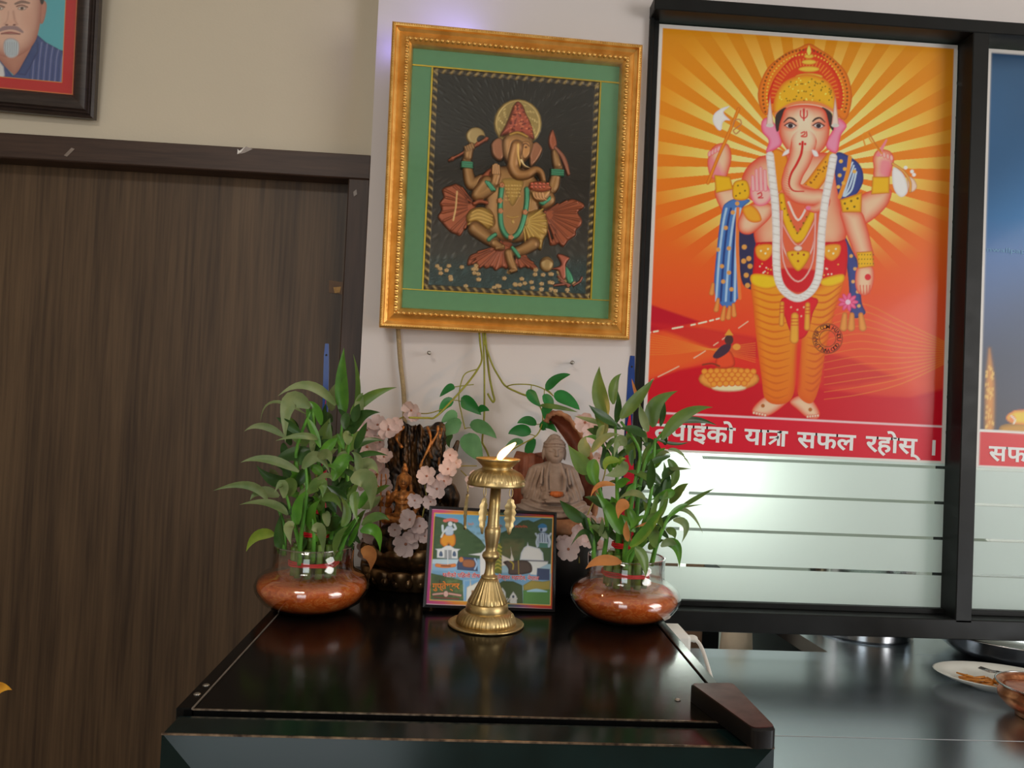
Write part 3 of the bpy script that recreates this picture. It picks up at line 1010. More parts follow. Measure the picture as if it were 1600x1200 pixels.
    for k in range(60):
        u, v = rng.uniform(1182, 1318), rng.uniform(382, 440)
        cv.ell(u, v, 1.3, 1.3, (224, 150, 60) if k % 2 else (232, 190, 170))
    for sx in (1194, 1300):
        cv.poly([(sx - 12, 384), (sx + 12, 382), (sx + 12, 398), (sx, 408), (sx - 12, 400)], (214, 146, 40), (190, 80, 30), 4)
        cv.dots([(sx - 5, 392), (sx + 2, 396), (sx + 6, 389)], 1.6, (236, 206, 160))
    cv.poly([(1176, 428), (1212, 432), (1216, 446), (1196, 452), (1175, 444)], (226, 176, 26), (196, 106, 20), 5)
    cv.poly([(1284, 436), (1316, 428), (1318, 440), (1300, 448), (1284, 446)], (226, 176, 26), (196, 106, 20), 5)
    # ---- necklaces inside the garland
    cv.poly([(1218, 300), (1282, 305), (1284, 430), (1268, 452), (1246, 458), (1226, 448), (1216, 420)], (202, 92, 60), (206, 120, 80), 8)
    cv.poly([(1218, 420), (1280, 424), (1268, 448), (1246, 458), (1226, 446)], (186, 24, 34), None, soft=2)
    cv.stroke([(1221, 306), (1228, 340), (1246, 372), (1264, 346), (1276, 316)], [5, 6, 8, 6, 4.5], GO, GOE, 4)
    for k in range(12):
        t = k / 11
        xx = 1221 + 54 * t
        cv.ell(xx, 366 - abs(t - 0.47) * 105, 1.4, 1.4, (110, 80, 20))
    cv.stroke([(1232, 316), (1247, 344), (1262, 320)], 1.6, (232, 190, 180))
    for q, (yb, c) in enumerate(((384, (226, 160, 150)), (418, (232, 180, 170)), (440, (228, 168, 162)))):
        cv.stroke([(1220 + q, 330), (1224, yb - 32), (1247, yb), (1270, yb - 32), (1276 - q, 330)], 1.7, c, (190, 80, 70), 2)
    cv.poly([(1232, 392), (1262, 392), (1264, 404), (1247, 424), (1231, 404)], GO, GOE, 5)
    cv.dots([(1238, 398), (1247, 396), (1256, 398), (1247, 408)], 1.8, (150, 60, 30))
    cv.ell(1247, 388, 7, 5, (224, 190, 180), edge=(180, 90, 70), ew=3)
    # ---- raised front hand and its sleeve
    skin(cv, [(1153, 346), (1164, 326), (1184, 316), (1206, 320), (1206, 336), (1192, 352), (1172, 366), (1156, 362)], 9)
    cv.poly([(1148, 284), (1166, 282), (1172, 300), (1166, 312), (1148, 312), (1144, 300)], GO, GOE, 4)
    cv.dots([(1153, 290), (1160, 288), (1164, 298), (1156, 302), (1150, 306)], 1.4, (110, 80, 20))
    cv.poly([(1160, 326), (1172, 320), (1184, 328), (1190, 344), (1178, 348), (1166, 342)], (224, 150, 40), (198, 92, 30), 5)
    cv.poly([(1172, 298), (1178, 286), (1196, 286), (1203, 296), (1209, 286), (1208, 304), (1199, 318), (1186, 322), (1176, 314)], (230, 168, 160), (214, 70, 110), 7)
    for k, (xx, yt) in enumerate(((1176, 276), (1182, 266), (1188.5, 263), (1195, 267))):
        cv.stroke([(xx + 1, 296), (xx + 0.5, 284), (xx, yt)], [3.4, 3.2, 2.6], (230, 164, 164), (206, 80, 110), 2.6)
    cv.stroke([(1184, 303), (1189, 301), (1190, 306), (1185, 309), (1192, 309)], 1.0, (190, 30, 50))
    # ---- right side: shawl over the shoulder, arm hanging down
    cv.poly([(1308, 238), (1330, 246), (1345, 260), (1349, 282), (1338, 304), (1318, 320), (1308, 296), (1304, 262)], (48, 62, 128), (36, 40, 92), 5)
    for k in range(4):
        cv.stroke([(1340 + 2 * k - 8, 254 + 5 * k), (1330 + 3 * k - 8, 278 + 6 * k), (1318 + k, 306)], 1.4, (170, 190, 216))
    cv.stroke([(1328, 246), (1324, 272), (1312, 308)], 3, (206, 130, 40))
    cv.dots([(1314, 252), (1320, 264), (1312, 274), (1318, 286), (1335, 268), (1310, 292)], 3, (206, 160, 70))
    skin(cv, [(1314, 328), (1344, 330), (1354, 352), (1362, 384), (1364, 402), (1340, 404), (1328, 380), (1318, 352)], 12)
    cv.poly([(1312, 312), (1330, 306), (1347, 300), (1346, 332), (1316, 332)], GO, GOE, 5, sp=False)
    cv.dots([(1320, 318), (1330, 314), (1340, 310), (1324, 326), (1335, 323)], 1.8, (100, 76, 20))
    skin(cv, [(1341, 416), (1362, 416), (1366, 432), (1362, 452), (1352, 462), (1340, 456), (1336, 438)], 7)
    for k in range(4):
        cv.stroke([(1344 + 5 * k, 446), (1345 + 4.6 * k, 459)], 0.8, (196, 80, 60), sp=False)
    cv.ell(1356, 433, 5, 5, (196, 34, 44))
    cv.poly([(1338, 394), (1363, 392), (1366, 416), (1341, 420)], GO, GOE, 4, sp=False)
    for yy in (398, 405, 412):
        cv.dots([(1342 + q * 4.5, yy) for q in range(6)], 0.9, (120, 80, 20))
    for k in range(9):
        a = math.radians(k * 40)
        cv.ell(1325 + 8 * math.cos(a), 472 + 7 * math.sin(a), 8, 3.4, (214, 96, 140), math.degrees(a), edge=(190, 40, 90), ew=3)
    cv.ell(1325, 472, 4, 4, (236, 180, 200))
    # ---- ears, face, trunk
    for P in ([(1190, 190), (1200, 184), (1214, 198), (1222, 222), (1214, 232), (1197, 238), (1201, 220), (1191, 206)], [(1300, 205), (1308, 184), (1323, 196), (1314, 212), (1308, 238), (1294, 234), (1290, 222)]):
        cv.poly(P, (224, 130, 160), (206, 50, 90), 6)
    cv.poly([(1212, 180), (1228, 168), (1226, 186), (1214, 206)], (52, 40, 40), None)
    cv.poly([(1284, 168), (1300, 178), (1302, 204), (1292, 190)], (52, 40, 40), None)
    for sx in (1203, 1305):
        cv.poly([(sx, 148), (sx + 6, 196), (sx - 6, 196)], (212, 190, 180), (176, 110, 90), 3, sp=False)
        cv.ell(sx, 196, 6, 3, (190, 186, 180))
    skin(cv, [(1230, 168), (1258, 164), (1286, 170), (1294, 188), (1296, 208), (1290, 228), (1278, 240), (1256, 246), (1236, 240), (1222, 222), (1217, 202), (1222, 182)], 13)
    cv.ell(1256, 205, 14, 34, (240, 208, 186), alpha=0.6, soft=8)
    skin_s(cv, [(1256, 222), (1250, 248), (1240, 270), (1236, 290), (1248, 304), (1268, 308), (1283, 308), (1286, 318), (1274, 326), (1262, 324)], [20, 18, 16, 15, 14, 13, 12, 10, 7, 5], 13)
    cv.ell(1256, 213, 17, 21, (236, 192, 166), soft=7, alpha=0.95)
    for k in range(12):
        t = k / 11
        xx = 1222 + 3 * t; yy = 262 + 42 * t
        cv.stroke([(xx + 2, yy), (xx + 9, yy + 3)], 0.6, (206, 100, 70), sp=False, alpha=0.8)
    cv.stroke([(1254, 224), (1252, 240), (1245, 256), (1236, 272), (1233, 288), (1240, 298), (1256, 299)], [1.8, 2, 2, 1.8, 1.5, 1.2, 0.8], (186, 34, 30))
    cv.dots([(1254, 222), (1250, 225), (1258, 225)], 2, (190, 30, 30))
    cv.ell(1263, 325, 4, 3, (226, 110, 150))
    cv.poly([(1222, 244), (1226, 236), (1233, 233), (1232, 240)], (226, 220, 224), (200, 150, 150), 2)
    cv.poly([(1268, 234), (1276, 236), (1279, 244), (1272, 244)], (226, 220, 224), (200, 150, 150), 2)
    for sx, d in ((1235, 1), (1279, -1)):
        cv.ell(sx, 196, 11, 8, (206, 80, 60), alpha=0.6, soft=3)
        cv.poly([(sx - 8, 196), (sx, 192), (sx + 8, 197), (sx, 201)], (220, 200, 200), (90, 50, 50), 2)
        cv.ell(sx, 196.5, 4, 3.6, (46, 34, 40))
        cv.stroke([(sx - 10 * d, 191), (sx - 3 * d, 184.5), (sx + 4 * d, 185.5), (sx + 9 * d, 189.5)], [0.7, 1.3, 1.5, 1.1], (58, 36, 34))
        cv.stroke([(sx - 9, 196), (sx, 191.6), (sx + 9, 196.5)], 0.9, (70, 34, 34))
    cv.stroke([(1251, 173), (1251, 181), (1256, 185), (1261, 181), (1261, 173)], 1.0, (190, 50, 50))
    cv.stroke([(1256, 171), (1256, 188)], [1.8, 1.2], (190, 50, 50))
    cv.stroke([(1252, 208), (1257, 206), (1257, 210), (1252, 213), (1260, 213), (1260, 206)], 1.1, (190, 60, 50))
    # ---- white garland
    G = [(1203, 243), (1207, 280), (1211, 317), (1213, 360), (1213, 405), (1216, 436), (1226, 455), (1246, 466), (1266, 456), (1278, 434), (1282, 400), (1284, 360), (1289, 317), (1296, 280), (1302, 246)]
    cv.stroke(G, 6.2, (214, 208, 206), (188, 176, 176), 4)
    for i, p in enumerate(spline(G, 7)):
        cv.stroke([(p[0] - 5, p[1] + (i % 2) * 2 - 1), (p[0] + 5, p[1] + 1 - (i % 2) * 2)], 0.7, (236, 232, 230) if i % 2 else (178, 170, 166), sp=False, alpha=0.8)
    # ---- sweets, mouse
    cv.ell(1139, 592, 48, 19, (214, 140, 60), edge=(160, 70, 30), ew=6)
    cv.ell(1139, 606, 26, 5, (232, 210, 170), alpha=0.8, soft=2)
    for row in range(4):
        for k in range(9 - row):
            cv.ell(1139 + (k - (8 - row) / 2) * 9.5, 579 + row * 6.5 + 0.4 * abs(k - 4), 5.2, 5, (224, 140, 50), edge=(190, 80, 24), ew=3)
    cv.poly([(1118, 572), (1122, 552), (1132, 544), (1144, 552), (1148, 570), (1134, 576)], (206, 70, 36), (160, 40, 24), 5)
    cv.poly([(1114, 556), (1128, 540), (1142, 538), (1138, 550), (1122, 560)], (62, 40, 56), None)
    cv.ell(1139, 531, 7, 8, (70, 44, 44)); cv.ell(1151, 542, 6, 5, (206, 140, 60))
    cv.poly([(1132, 524), (1139, 514), (1146, 524)], (200, 140, 50), None, sp=False)
    cv.stroke([(1098, 570), (1112, 568), (1124, 572)], 1.2, (120, 50, 30))
    # ---- red caption band between white rules
    cv.poly([(990, 643), (1490, 667.5), (1490, 760), (990, 735)], (190, 22, 44), sp=False)
    cv.stroke([(990, 643), (1490, 667.5)], 1.6, (216, 176, 182), sp=False)
    # round stamp
    for rr_, ww in ((23, 0.8), (13, 0.7)):
        cv.stroke([(1293 + rr_ * math.cos(a), 529 + rr_ * math.sin(a)) for a in np.linspace(0, 2 * math.pi, 40)], ww, (110, 50, 26), sp=False, alpha=0.85)

YP = YG - 0.0022
def poster(name, x0, x1, z0, z1, nu, nv, paint, label):
    root = thing(name, ((x0 + x1) / 2, YP, z0), label, 'poster')
    P, u, v = sheet_grid((x0, YP, z1), (x1, YP, z1), (x0, YP, z0), nu, nv)
    X, Y = project(P)
    cv = Canvas(X, Y)
    paint(cv)
    # white margin
    du = np.minimum(u, 1 - u) * (x1 - x0)
    dv = np.minimum(v, 1 - v) * (z1 - z0)
    m = 1 - sstep(0.0068, 0.0078, np.minimum(du, np.where(v > 0.5, dv + 0.003, dv)))
    cv.C = cv.C * (1 - m[..., None]) + cv.col((198, 194, 190)) * m[..., None]
    mk('printed_sheet', P.reshape(-1, 3), grid_faces(nu, nv)[:, ::-1], M_PRINT, root, smooth=False, colors=cv.C)
    Geo().box(x0, x1, YP + 0.0003, YP + 0.0012, z0, z1).mk('backing_sheet', M_WHITE, root, smooth=False)
    return root

px0, px1 = 0.3165, 0.8935
pz0, pz1 = CAM_Z - 0.0765, CAM_Z + 0.7205
po1 = poster('deity_poster', px0, px1, pz0, pz1, 470, 650, paint_poster, 'glossy orange poster of a standing elephant-headed deity with white garland and red caption')

def paint_blue(cv):
    X, Y = cv.X, cv.Y
    b = lerp_stops(Y, [(80, (18, 48, 78)), (110, (44, 78, 112)), (220, (48, 96, 142)), (340, (36, 96, 148)), (400, (62, 96, 146)), (480, (62, 84, 124)), (560, (56, 68, 96)), (640, (54, 56, 72)), (700, (52, 52, 66))])
    b *= (0.9 + 0.2 * np.sin(X * 0.012 + Y * 0.02))[..., None]
    cv.C[:] = np.clip(b * cv.K, 0, 0.9)
    cv.stroke([(1546, 545), (1547, 600), (1546, 668)], [3, 9, 9], (190, 128, 60), (90, 66, 56), 8, soft=3)
    for k in range(40):
        cv.ell(1546 + rng.uniform(-6, 6), rng.uniform(570, 668), 1.5, 3, (222, 170, 90), alpha=0.7)
    # cushions and golden platform of the seat
    cv.poly([(1560, 672), (1575, 662), (1640, 660), (1760, 664), (1900, 668), (2010, 680), (2020, 700), (1560, 700)], (176, 128, 40), (120, 84, 30), 8)
    cv.poly([(1572, 652), (1580, 644), (1600, 640), (1700, 642), (1800, 650), (1810, 668), (1700, 668), (1600, 664), (1578, 660)], (206, 176, 50), (190, 90, 40), 7)
    cv.ell(1582, 654, 5, 5, (206, 120, 60)); cv.stroke([(1580, 650), (1586, 656), (1584, 662)], 1.2, (226, 200, 190))
    cv.poly([(1500, 671.5), (2100, 704), (2100, 790), (1500, 760)], (190, 18, 28), sp=False)
    cv.stroke([(1500, 671), (2100, 703.5)], 1.8, (222, 212, 206), sp=False)

po2 = poster('deity_poster', 0.9535, 1.5305, CAM_Z - 0.0805, CAM_Z + 0.7185, 230, 330, paint_blue, 'dark blue poster with a red caption strip, right of the black mullion')

def put_text(parent, name, parts, y, p_left, p_right, height_px, mat, bold=0.018, th=0.0003, slope=None):
    """caption on the poster plane: baseline from photo points p_left to p_right"""
    A, B = PY(*p_left, y), PY(*p_right, y)
    V0, F0, x, ends = [], [], 0.0, []
    for body, adv in parts:
        if callable(body):
            V, Fc, wdt = body()
        else:
            V, Fc = text_mesh(body, bold)
            wdt = max(v[0] for v in V)
        o = len(V0)
        V0 += [(v[0] + x, v[1]) for v in V]
        F0 += [tuple(i + o for i in f) for f in Fc]
        x += wdt + adv
        if adv > 0.1 or (body, adv) == parts[-1]: ends.append((len(V0), len(F0)))
    w = max(v[0] for v in V0)
    k = (B - A).length / w
    ex = (B - A).normalized()
    ez = Vector((0, 0, 1))
    ez = (ez - ex * ez.dot(ex)).normalized()
    kh = height_px * y / F_PX / 0.62
    W = [A + ex * (v[0] * k) + ez * (v[1] * kh) + Vector((0, -th, 0)) for v in V0]
    a = b = 0
    for (i, j) in ends:
        mk(name, W[a:i], [tuple(q - a for q in f) for f in F0[b:j]], mat, parent, smooth=False)
        a, b = i, j

def tra():
    g = Geo()
    def q(a, b, w):
        a, b = Vector(a), Vector(b)
        n = (b - a).normalized(); n = Vector((-n.y, n.x)) * w / 2
        g.add([(*(a + n), 0), (*(a - n), 0), (*(b - n), 0), (*(b + n), 0)], [(0, 1, 2, 3)])
    q((-0.04, 0.60), (0.50, 0.60), 0.10)
    q((0.40, 0.0), (0.40, 0.6), 0.11)
    q((0.06, 0.33), (0.40, 0.37), 0.10)
    q((0.36, 0.33), (0.06, 0.05), 0.10)
    return g.V, g.F, 0.47

YT = YP - 0.0004
put_text(po1, 'caption_word', [('तपाईंको', 0.34), ('या', -0.03), (tra, -0.03), ('ा', 0.36), ('सफल', 0.38), ('रहोस्', 0.24), ('।', 0)], YT, (1022, 685), (1461, 711), 23, M_LETTER, 0.022)
put_text(po2, 'caption_word', [('सफल', 0)], YT, (1545, 719), (1632, 723.5), 22, M_LETTER, 0.022)
M_INKBLUE = pmat('pale_blue_ink', (92, 140, 172), 0.4, var=0.03, scale=40)
put_text(po2, 'watermark_lettering', [('nwallpaper', 0)], YT, (1541, 393), (1619, 397), 7, M_INKBLUE, 0.0)
# text round the stamp
st = Geo()
word = 'HINDU GOD WALLPAPER.COM '
cst = PY(1293, 529, YT)
for i, ch in enumerate(word):
    if ch == ' ': continue
    V, Fc = text_mesh(ch, 0.01)
    wch = max(v[0] for v in V)
    a = math.radians(60) - i * 2 * math.pi / len(word)
    R = 16 * YT / F_PX
    k = 9.5 * YT / F_PX
    er = Vector((math.cos(a), 0, math.sin(a))); et = Vector((math.sin(a), 0, -math.cos(a)))
    st.add([cst + er * (R + v[1] * k) + et * ((v[0] - wch / 2) * k) + Vector((0, -0.0002, 0)) for v in V], Fc)
st.mk('stamp_lettering', pmat('brown_stamp_ink', (96, 40, 24), 0.5, var=0.1, scale=90), po1, smooth=False)

# ================================================================== framed pictures
class Plane:
    """tilted rectangle: local u right, v up, d towards the room"""
    def __init__(s, c, yaw, tilt, roll, w, h):
        X = Vector((math.cos(yaw), math.sin(yaw), 0)); N = Vector((math.sin(yaw), -math.cos(yaw), 0)); Z = Vector((0, 0, 1))
        Z2 = Z * math.cos(tilt) + N * math.sin(tilt)
        s.X = X * math.cos(roll) + Z2 * math.sin(roll)
        s.Z = -X * math.sin(roll) + Z2 * math.cos(roll)
        s.N = s.X.cross(s.Z)
        if s.N.dot(N) < 0: s.N = -s.N
        s.c, s.w, s.h = Vector(c), w, h
    def p(s, u, v, d=0.0):
        return s.c + s.X * u + s.Z * v + s.N * d
    def pix(s, px, py, d=0.0):
        """photo pixel -> (u, v) on the plane at depth d"""
        r = ray(px, py)
        t = (s.c + s.N * d - CAM).dot(s.N) / r.dot(s.N)
        q = CAM + r * t - s.c
        return q.dot(s.X), q.dot(s.Z)

def rails(pl, w, h, prof, name, mat, parent, mats=None):
    """four mitred rails; prof [(inset, depth)] from the back outer edge round to the inner back edge"""
    cor = [(-1, 1), (1, 1), (1, -1), (-1, -1)]
    out = []
    for k in range(4):
        a, b = cor[k], cor[(k + 1) % 4]
        V = [pl.p(*(s_ * (hh - i) for s_, hh in zip(q, (w / 2, h / 2))), d) for q in (a, b) for (i, d) in prof]
        n = len(prof)
        Fc = [(i, (i + 1) % n, (i + 1) % n + n, i + n) for i in range(n)]
        Fc += [tuple(reversed(range(n))), tuple(range(n, 2 * n))]
        out.append(mk(name, V, Fc, mat, parent, smooth=True, sharp=35))
    return out

def quad_on(pl, name, u0, u1, v0, v1, d0, d1, mat, parent, **k):
    V = [pl.p(u, v, d) for d in (d0, d1) for v in (v0, v1) for u in (u0, u1)]
    Fc = fix_normals(V, [(0, 2, 3, 1), (4, 5, 7, 6), (0, 1, 5, 4), (2, 6, 7, 3), (0, 4, 6, 2), (1, 3, 7, 5)])
    return mk(name, V, Fc, mat, parent, smooth=False, **k)

# ---------------- gold frame with the seated deity in relief
GP = Plane((0.0556, 1.3555, CAM_Z + 0.3908), 0.0578, 0.0297, 0.0041, 0.4492, 0.5352)
GW, GH = 0.4492, 0.5352
gf = thing('framed_relief', GP.p(0, -GH / 2, -0.02), 'large gold framed relief of a seated elephant-headed deity on green mat', 'picture')
prof = [(0.0, -0.028), (0.0, -0.003), (0.003, 0.0), (0.0065, -0.001), (0.008, -0.006), (0.013, -0.0095), (0.019, -0.006), (0.023, -0.003), (0.0255, -0.001), (0.0285, -0.002), (0.0315, -0.0055), (0.034, -0.007), (0.0375, -0.0145), (0.0375, -0.028)]
RAILS = rails(GP, GW, GH, prof, 'frame_rail', M_GOLD, gf)
# bead rows along the mouldings
def bead_row(pl, w, h, inset, depth, spacing, r, asp, name, mat, parent):
    g = Geo()
    W2, H2 = w / 2 - inset, h / 2 - inset
    base_v, base_f = ico((0, 0, 0), 1.0, 1)
    for (a, b, L) in (((-W2, H2), (W2, H2), 2 * W2), ((W2, -H2), (W2, H2), 2 * H2), ((-W2, -H2), (W2, -H2), 2 * W2), ((-W2, -H2), (-W2, H2), 2 * H2)):
        n = int(L / spacing)
        hor = abs(a[1] - b[1]) < 1e-6
        for k in range(n):
            t = (k + 0.5) / n
            u, v = a[0] + (b[0] - a[0]) * t, a[1] + (b[1] - a[1]) * t
            ru, rv = (r * asp, r) if hor else (r, r * asp)
            g.add([pl.p(u + q[0] * ru, v + q[1] * rv, depth + q[2] * r * 0.8) for q in base_v], base_f)
    return g.mk(name, mat, parent, kind='stuff')
bead_row(GP, GW, GH, 0.0033, -0.0006, 0.0042, 0.0017, 1.0, 'bead_trim', M_GOLD, gf)
bead_row(GP, GW, GH, 0.0270, -0.0016, 0.0094, 0.0044, 1.05, 'bead_moulding', M_GOLD, gf)
mu0, mv1 = -GW / 2 + 0.036, GH / 2 - 0.036
mat_d = -0.0178
quad_on(GP, 'backing_board', -GW / 2 + 0.01, GW / 2 - 0.01, -GH / 2 + 0.01, GH / 2 - 0.01, -0.0275, -0.0245, pmat('brown_board', (90, 70, 50), 0.9, var=0.2, scale=50), gf)
# panel opening traced from the picture
tl, tr_, br, bl = [GP.pix(px, py, mat_d) for px, py in ((677, 105), (940, 129), (919.5, 466), (661.5, 453.5))]
pu0, pu1 = (tl[0] + bl[0]) / 2, (tr_[0] + br[0]) / 2
pv0, pv1 = (bl[1] + br[1]) / 2, (tl[1] + tr_[1]) / 2
for (a, b, c, d, nm) in ((mu0, -mu0, pv1, mv1, 'mat_strip'), (mu0, -mu0, -mv1, pv0, 'mat_strip'), (mu0, pu0, pv0, pv1, 'mat_strip'), (pu1, -mu0, pv0, pv1, 'mat_strip')):
    quad_on(GP, nm, a, b, c, d, mat_d - 0.0065, mat_d, M_MAT, gf)
f_ = 0.0022
for (a, b, c, d) in ((mu0, -mu0, pv1, pv1 + 0.0026), (mu0, -mu0, pv0 - 0.0016, pv0), (pu0 - 0.0028, pu0, pv0, pv1), (pu1, pu1 + 0.0028, pv0, pv1)):
    quad_on(GP, 'gold_fillet', a, b, c, d, mat_d - 0.002, mat_d + 0.0012, M_FILLET, gf)

def paint_relief(cv):
    X, Y = cv.X, cv.Y
    # dark beaten ground with radiating strokes
    dx, dy = X - 812, Y - 232
    a = np.arctan2(dy, dx); r = np.hypot(dx, dy)
    bnd = np.floor(r / 15.0 + 0.6 * np.sin(a * 23))
    st = np.sin(a * 88 + 2.4 * bnd) * 0.6 + np.sin(a * 57 + 4.1 * bnd + 1.0) * 0.4
    st = np.clip(st, 0, 1) ** 1.5 * np.sin(math.pi * ((r / 15.0 + 0.6 * np.sin(a * 23)) % 1.0)) * 1.3
    g = lerp_stops(Y, [(100, (26, 23, 19)), (250, (32, 27, 23)), (350, (44, 38, 34)), (395, (52, 49, 45)), (420, (40, 54, 54)), (470, (34, 54, 56))])
    st *= sstep(20, 50, r)
    g = g * (0.88 + 0.62 * st[..., None])
    cv.C[:] = np.clip(g * cv.K, 0, 0.9)
    cv.H[:] = 0.0006 * st * (Y < 405)
    cv.H += 0.0004 * rng.standard_normal(X.shape) * (Y > 405)
    RED, REDE = (146, 74, 46), (84, 36, 22)
    FL, FLE = (150, 108, 64), (98, 64, 36)
    GD, GDE = (156, 120, 58), (108, 78, 34)
    GR, GRE = (66, 132, 100), (36, 88, 68)
    # drapes
    def fan(P, c, n, amp=0.003, along=None):
        cv.poly(P, RED, REDE, 5, h=(0.001, amp, 5))
        A = np.array(P); cx, cy = along
        for k in range(n):
            t = k / (n - 1)
            i = t * (len(P) - 1)
            q = A[int(i)] * (1 - i % 1) + A[min(int(i) + 1, len(P) - 1)] * (i % 1)
            e = (cx + (q[0] - cx) * 0.93, cy + (q[1] - cy) * 0.93)
            cv.stroke([(cx + (q[0] - cx) * 0.25, cy + (q[1] - cy) * 0.25), e], [1.0, 2.4], RED, REDE, 2.5, h=(amp * 0.9, 0.0026, 2.4), sp=False)
    fan([(691, 296), (704, 290), (714, 288), (726, 297), (731, 316), (745, 317), (738, 334), (730, 350), (720, 368), (712, 366), (703, 362), (692, 350), (684, 339), (690, 328), (687, 318), (693, 308)], None, 13, along=(744, 322))
    fan([(851, 331), (870, 320), (882, 316), (894, 311), (911, 318), (912, 325), (903, 332), (909, 343), (908, 352), (900, 360), (899, 368), (888, 376), (880, 386), (873, 381), (866, 384), (858, 381), (868, 364), (858, 350)], None, 15, along=(850, 334))
    cv.stroke([(714, 300), (712, 325), (708, 345)], 1.2, (176, 140, 90), h=(0.004, 0.001, 1))
    fan([(782, 378), (800, 381), (797, 402), (793, 420), (784, 418), (774, 423), (768, 417), (760, 420), (752, 416), (746, 421), (742, 406), (736, 414), (730, 413), (734, 400), (748, 394), (766, 392)], None, 13, along=(786, 382))
    fan([(806, 396), (821, 400), (830, 408), (841, 420), (832, 422), (824, 417), (812, 419), (806, 412)], None, 7, along=(806, 398))
    # scattered blossoms
    for k in range(52):
        u = rng.uniform(672, 912); v = rng.uniform(416, 456) + (u - 790) * 0.05
        if 770 < u < 815 and v < 424: continue
        for q in range(5):
            a = q * 1.257 + k
            cv.ell(u + 2.2 * math.cos(a), v + 1.8 * math.sin(a), 1.6, 1.4, (166, 134, 92), h=(0.0006, 0.0014, 1.5))
    # halo
    cv.ell(809, 193, 37.5, 38, (146, 122, 70), edge=(112, 90, 48), ew=6, h=(0.001, 0.0015, 5))
    cv.stroke([(809 + 34 * math.cos(t), 193 + 34.5 * math.sin(t)) for t in np.linspace(0, 6.29, 40)], 1.4, (168, 140, 84), h=(0.002, 0.0015, 1.4), sp=False)
    for k in range(130):
        a = k * 2.4; rr_ = 18 + (k % 5) * 3.0
        cv.ell(809 + rr_ * math.cos(a), 193 + rr_ * math.sin(a), 1.1, 1.1, (174, 148, 92), h=(0.0025, 0.0012, 1))
    # axe, lotus bud held up
    cv.ell(743, 213, 15, 14, (158, 132, 86), edge=(112, 88, 50), ew=4, h=(0.001, 0.003, 6))
    cv.ell(753, 219, 8, 7, (44, 38, 33), h=(0.0005, 0, 1))
    cv.stroke([(702, 251), (730, 236), (761, 217)], [2.2, 2.6, 2.8], RED, REDE, 3, h=(0.003, 0.003, 2.8))
    for t in (0.08, 0.75, 0.97):
        cv.ell(702 + 59 * t, 251 - 34 * t, 3, 3.4, RED, h=(0.004, 0.003, 3))
    cv.poly([(863, 203), (868, 214), (870, 228), (864, 238), (857, 228), (857, 214)], RED, REDE, 4, h=(0.002, 0.004, 5))
    cv.stroke([(868, 232), (878, 244), (884, 258), (888, 272)], [3, 4, 4, 3], (146, 88, 66), REDE, 4, h=(0.0015, 0.003, 3.5))
    # back arms
    def limb(P, W, base=0.002, amp=0.006, c=FL, e=FLE):
        cv.stroke(P, W, c, e, max(W), h=(base, amp, max(W)))
    limb([(752, 282), (737, 288), (731, 268), (729, 250)], [9, 9.5, 8, 7])
    limb([(731, 246), (732, 236), (736, 230)], [7, 7.5, 6], 0.004)
    for k in range(4):
        cv.stroke([(726 + 3.6 * k, 231 - 1.6 * k), (729 + 3.6 * k, 238 - 1.6 * k)], 1.9, FL, FLE, 2, h=(0.008, 0.0022, 2), sp=False)
    limb([(846, 292), (862, 294), (868, 276), (872, 262)], [9, 9.5, 8, 7])
    limb([(870, 258), (867, 246), (865, 238)], [7, 6, 4], 0.004)
    for c in ((729.5, 259, 8), (870, 271, 9)):
        for q in (-3.5, 0, 3.5):
            cv.stroke([(c[0] - c[2], c[1] + q - 0.6), (c[0] + c[2], c[1] + q + 0.6)], 2.0, GR, GRE, 2, h=(0.0075, 0.0022, 2), sp=False)
    # red shoulder cloth, torso
    cv.poly([(746, 290), (752, 276), (764, 264), (778, 262), (776, 290), (758, 296)], RED, REDE, 5, h=(0.003, 0.004, 8))
    cv.poly([(768, 266), (790, 260), (818, 264), (838, 280), (846, 304), (842, 326), (850, 348), (838, 368), (812, 378), (790, 378), (768, 368), (756, 346), (758, 320), (762, 296)], FL, FLE, 14, h=(0.002, 0.0085, 24))
    # thighs, legs
    cv.poly([(728, 342), (736, 328), (754, 324), (768, 334), (772, 352), (758, 362), (738, 360)], GD, GDE, 8, h=(0.004, 0.008, 13))
    for k in range(4):
        cv.stroke([(731 + 2 * k, 350 - 6 * k + 2), (748, 342 - 6 * k + 6), (768, 354 - 5 * k)], 1.3, (186, 150, 82), h=(0.011, 0.0016, 1.3))
    limb([(742, 358), (758, 370), (772, 380)], [11, 10, 8], 0.003, 0.008)
    limb([(772, 381), (780, 386), (784, 387)], [7, 6, 5], 0.005, 0.006)
    for k in range(5):
        cv.ell(775 + 2.6 * k, 389.5 - 0.9 * k, 2, 2.4, FL, edge=FLE, ew=1.6, h=(0.009, 0.0022, 2))
    cv.stroke([(763, 376), (767, 372), (773, 368)], 3.4, GR, GRE, 2.5, h=(0.009, 0.003, 3))
    cv.poly([(817, 340), (830, 332), (845, 328), (855, 346), (855, 364), (849, 376), (845, 391), (834, 384), (820, 372)], GD, GDE, 8, h=(0.004, 0.007, 14))
    for k in range(9):
        a = math.radians(-30 + k * 14)
        cv.stroke([(816 + 10 * math.cos(a), 348 + 8 * math.sin(a)), (816 + 36 * math.cos(a), 348 + 40 * math.sin(a))], [0.8, 1.6], (180, 146, 76), h=(0.0105, 0.0016, 1.4), sp=False)
    limb([(832, 382), (818, 390), (806, 394)], [10, 9, 7.5], 0.003, 0.008)
    limb([(794, 396), (797, 408), (802, 420)], [7, 7, 6.5], 0.004, 0.007)
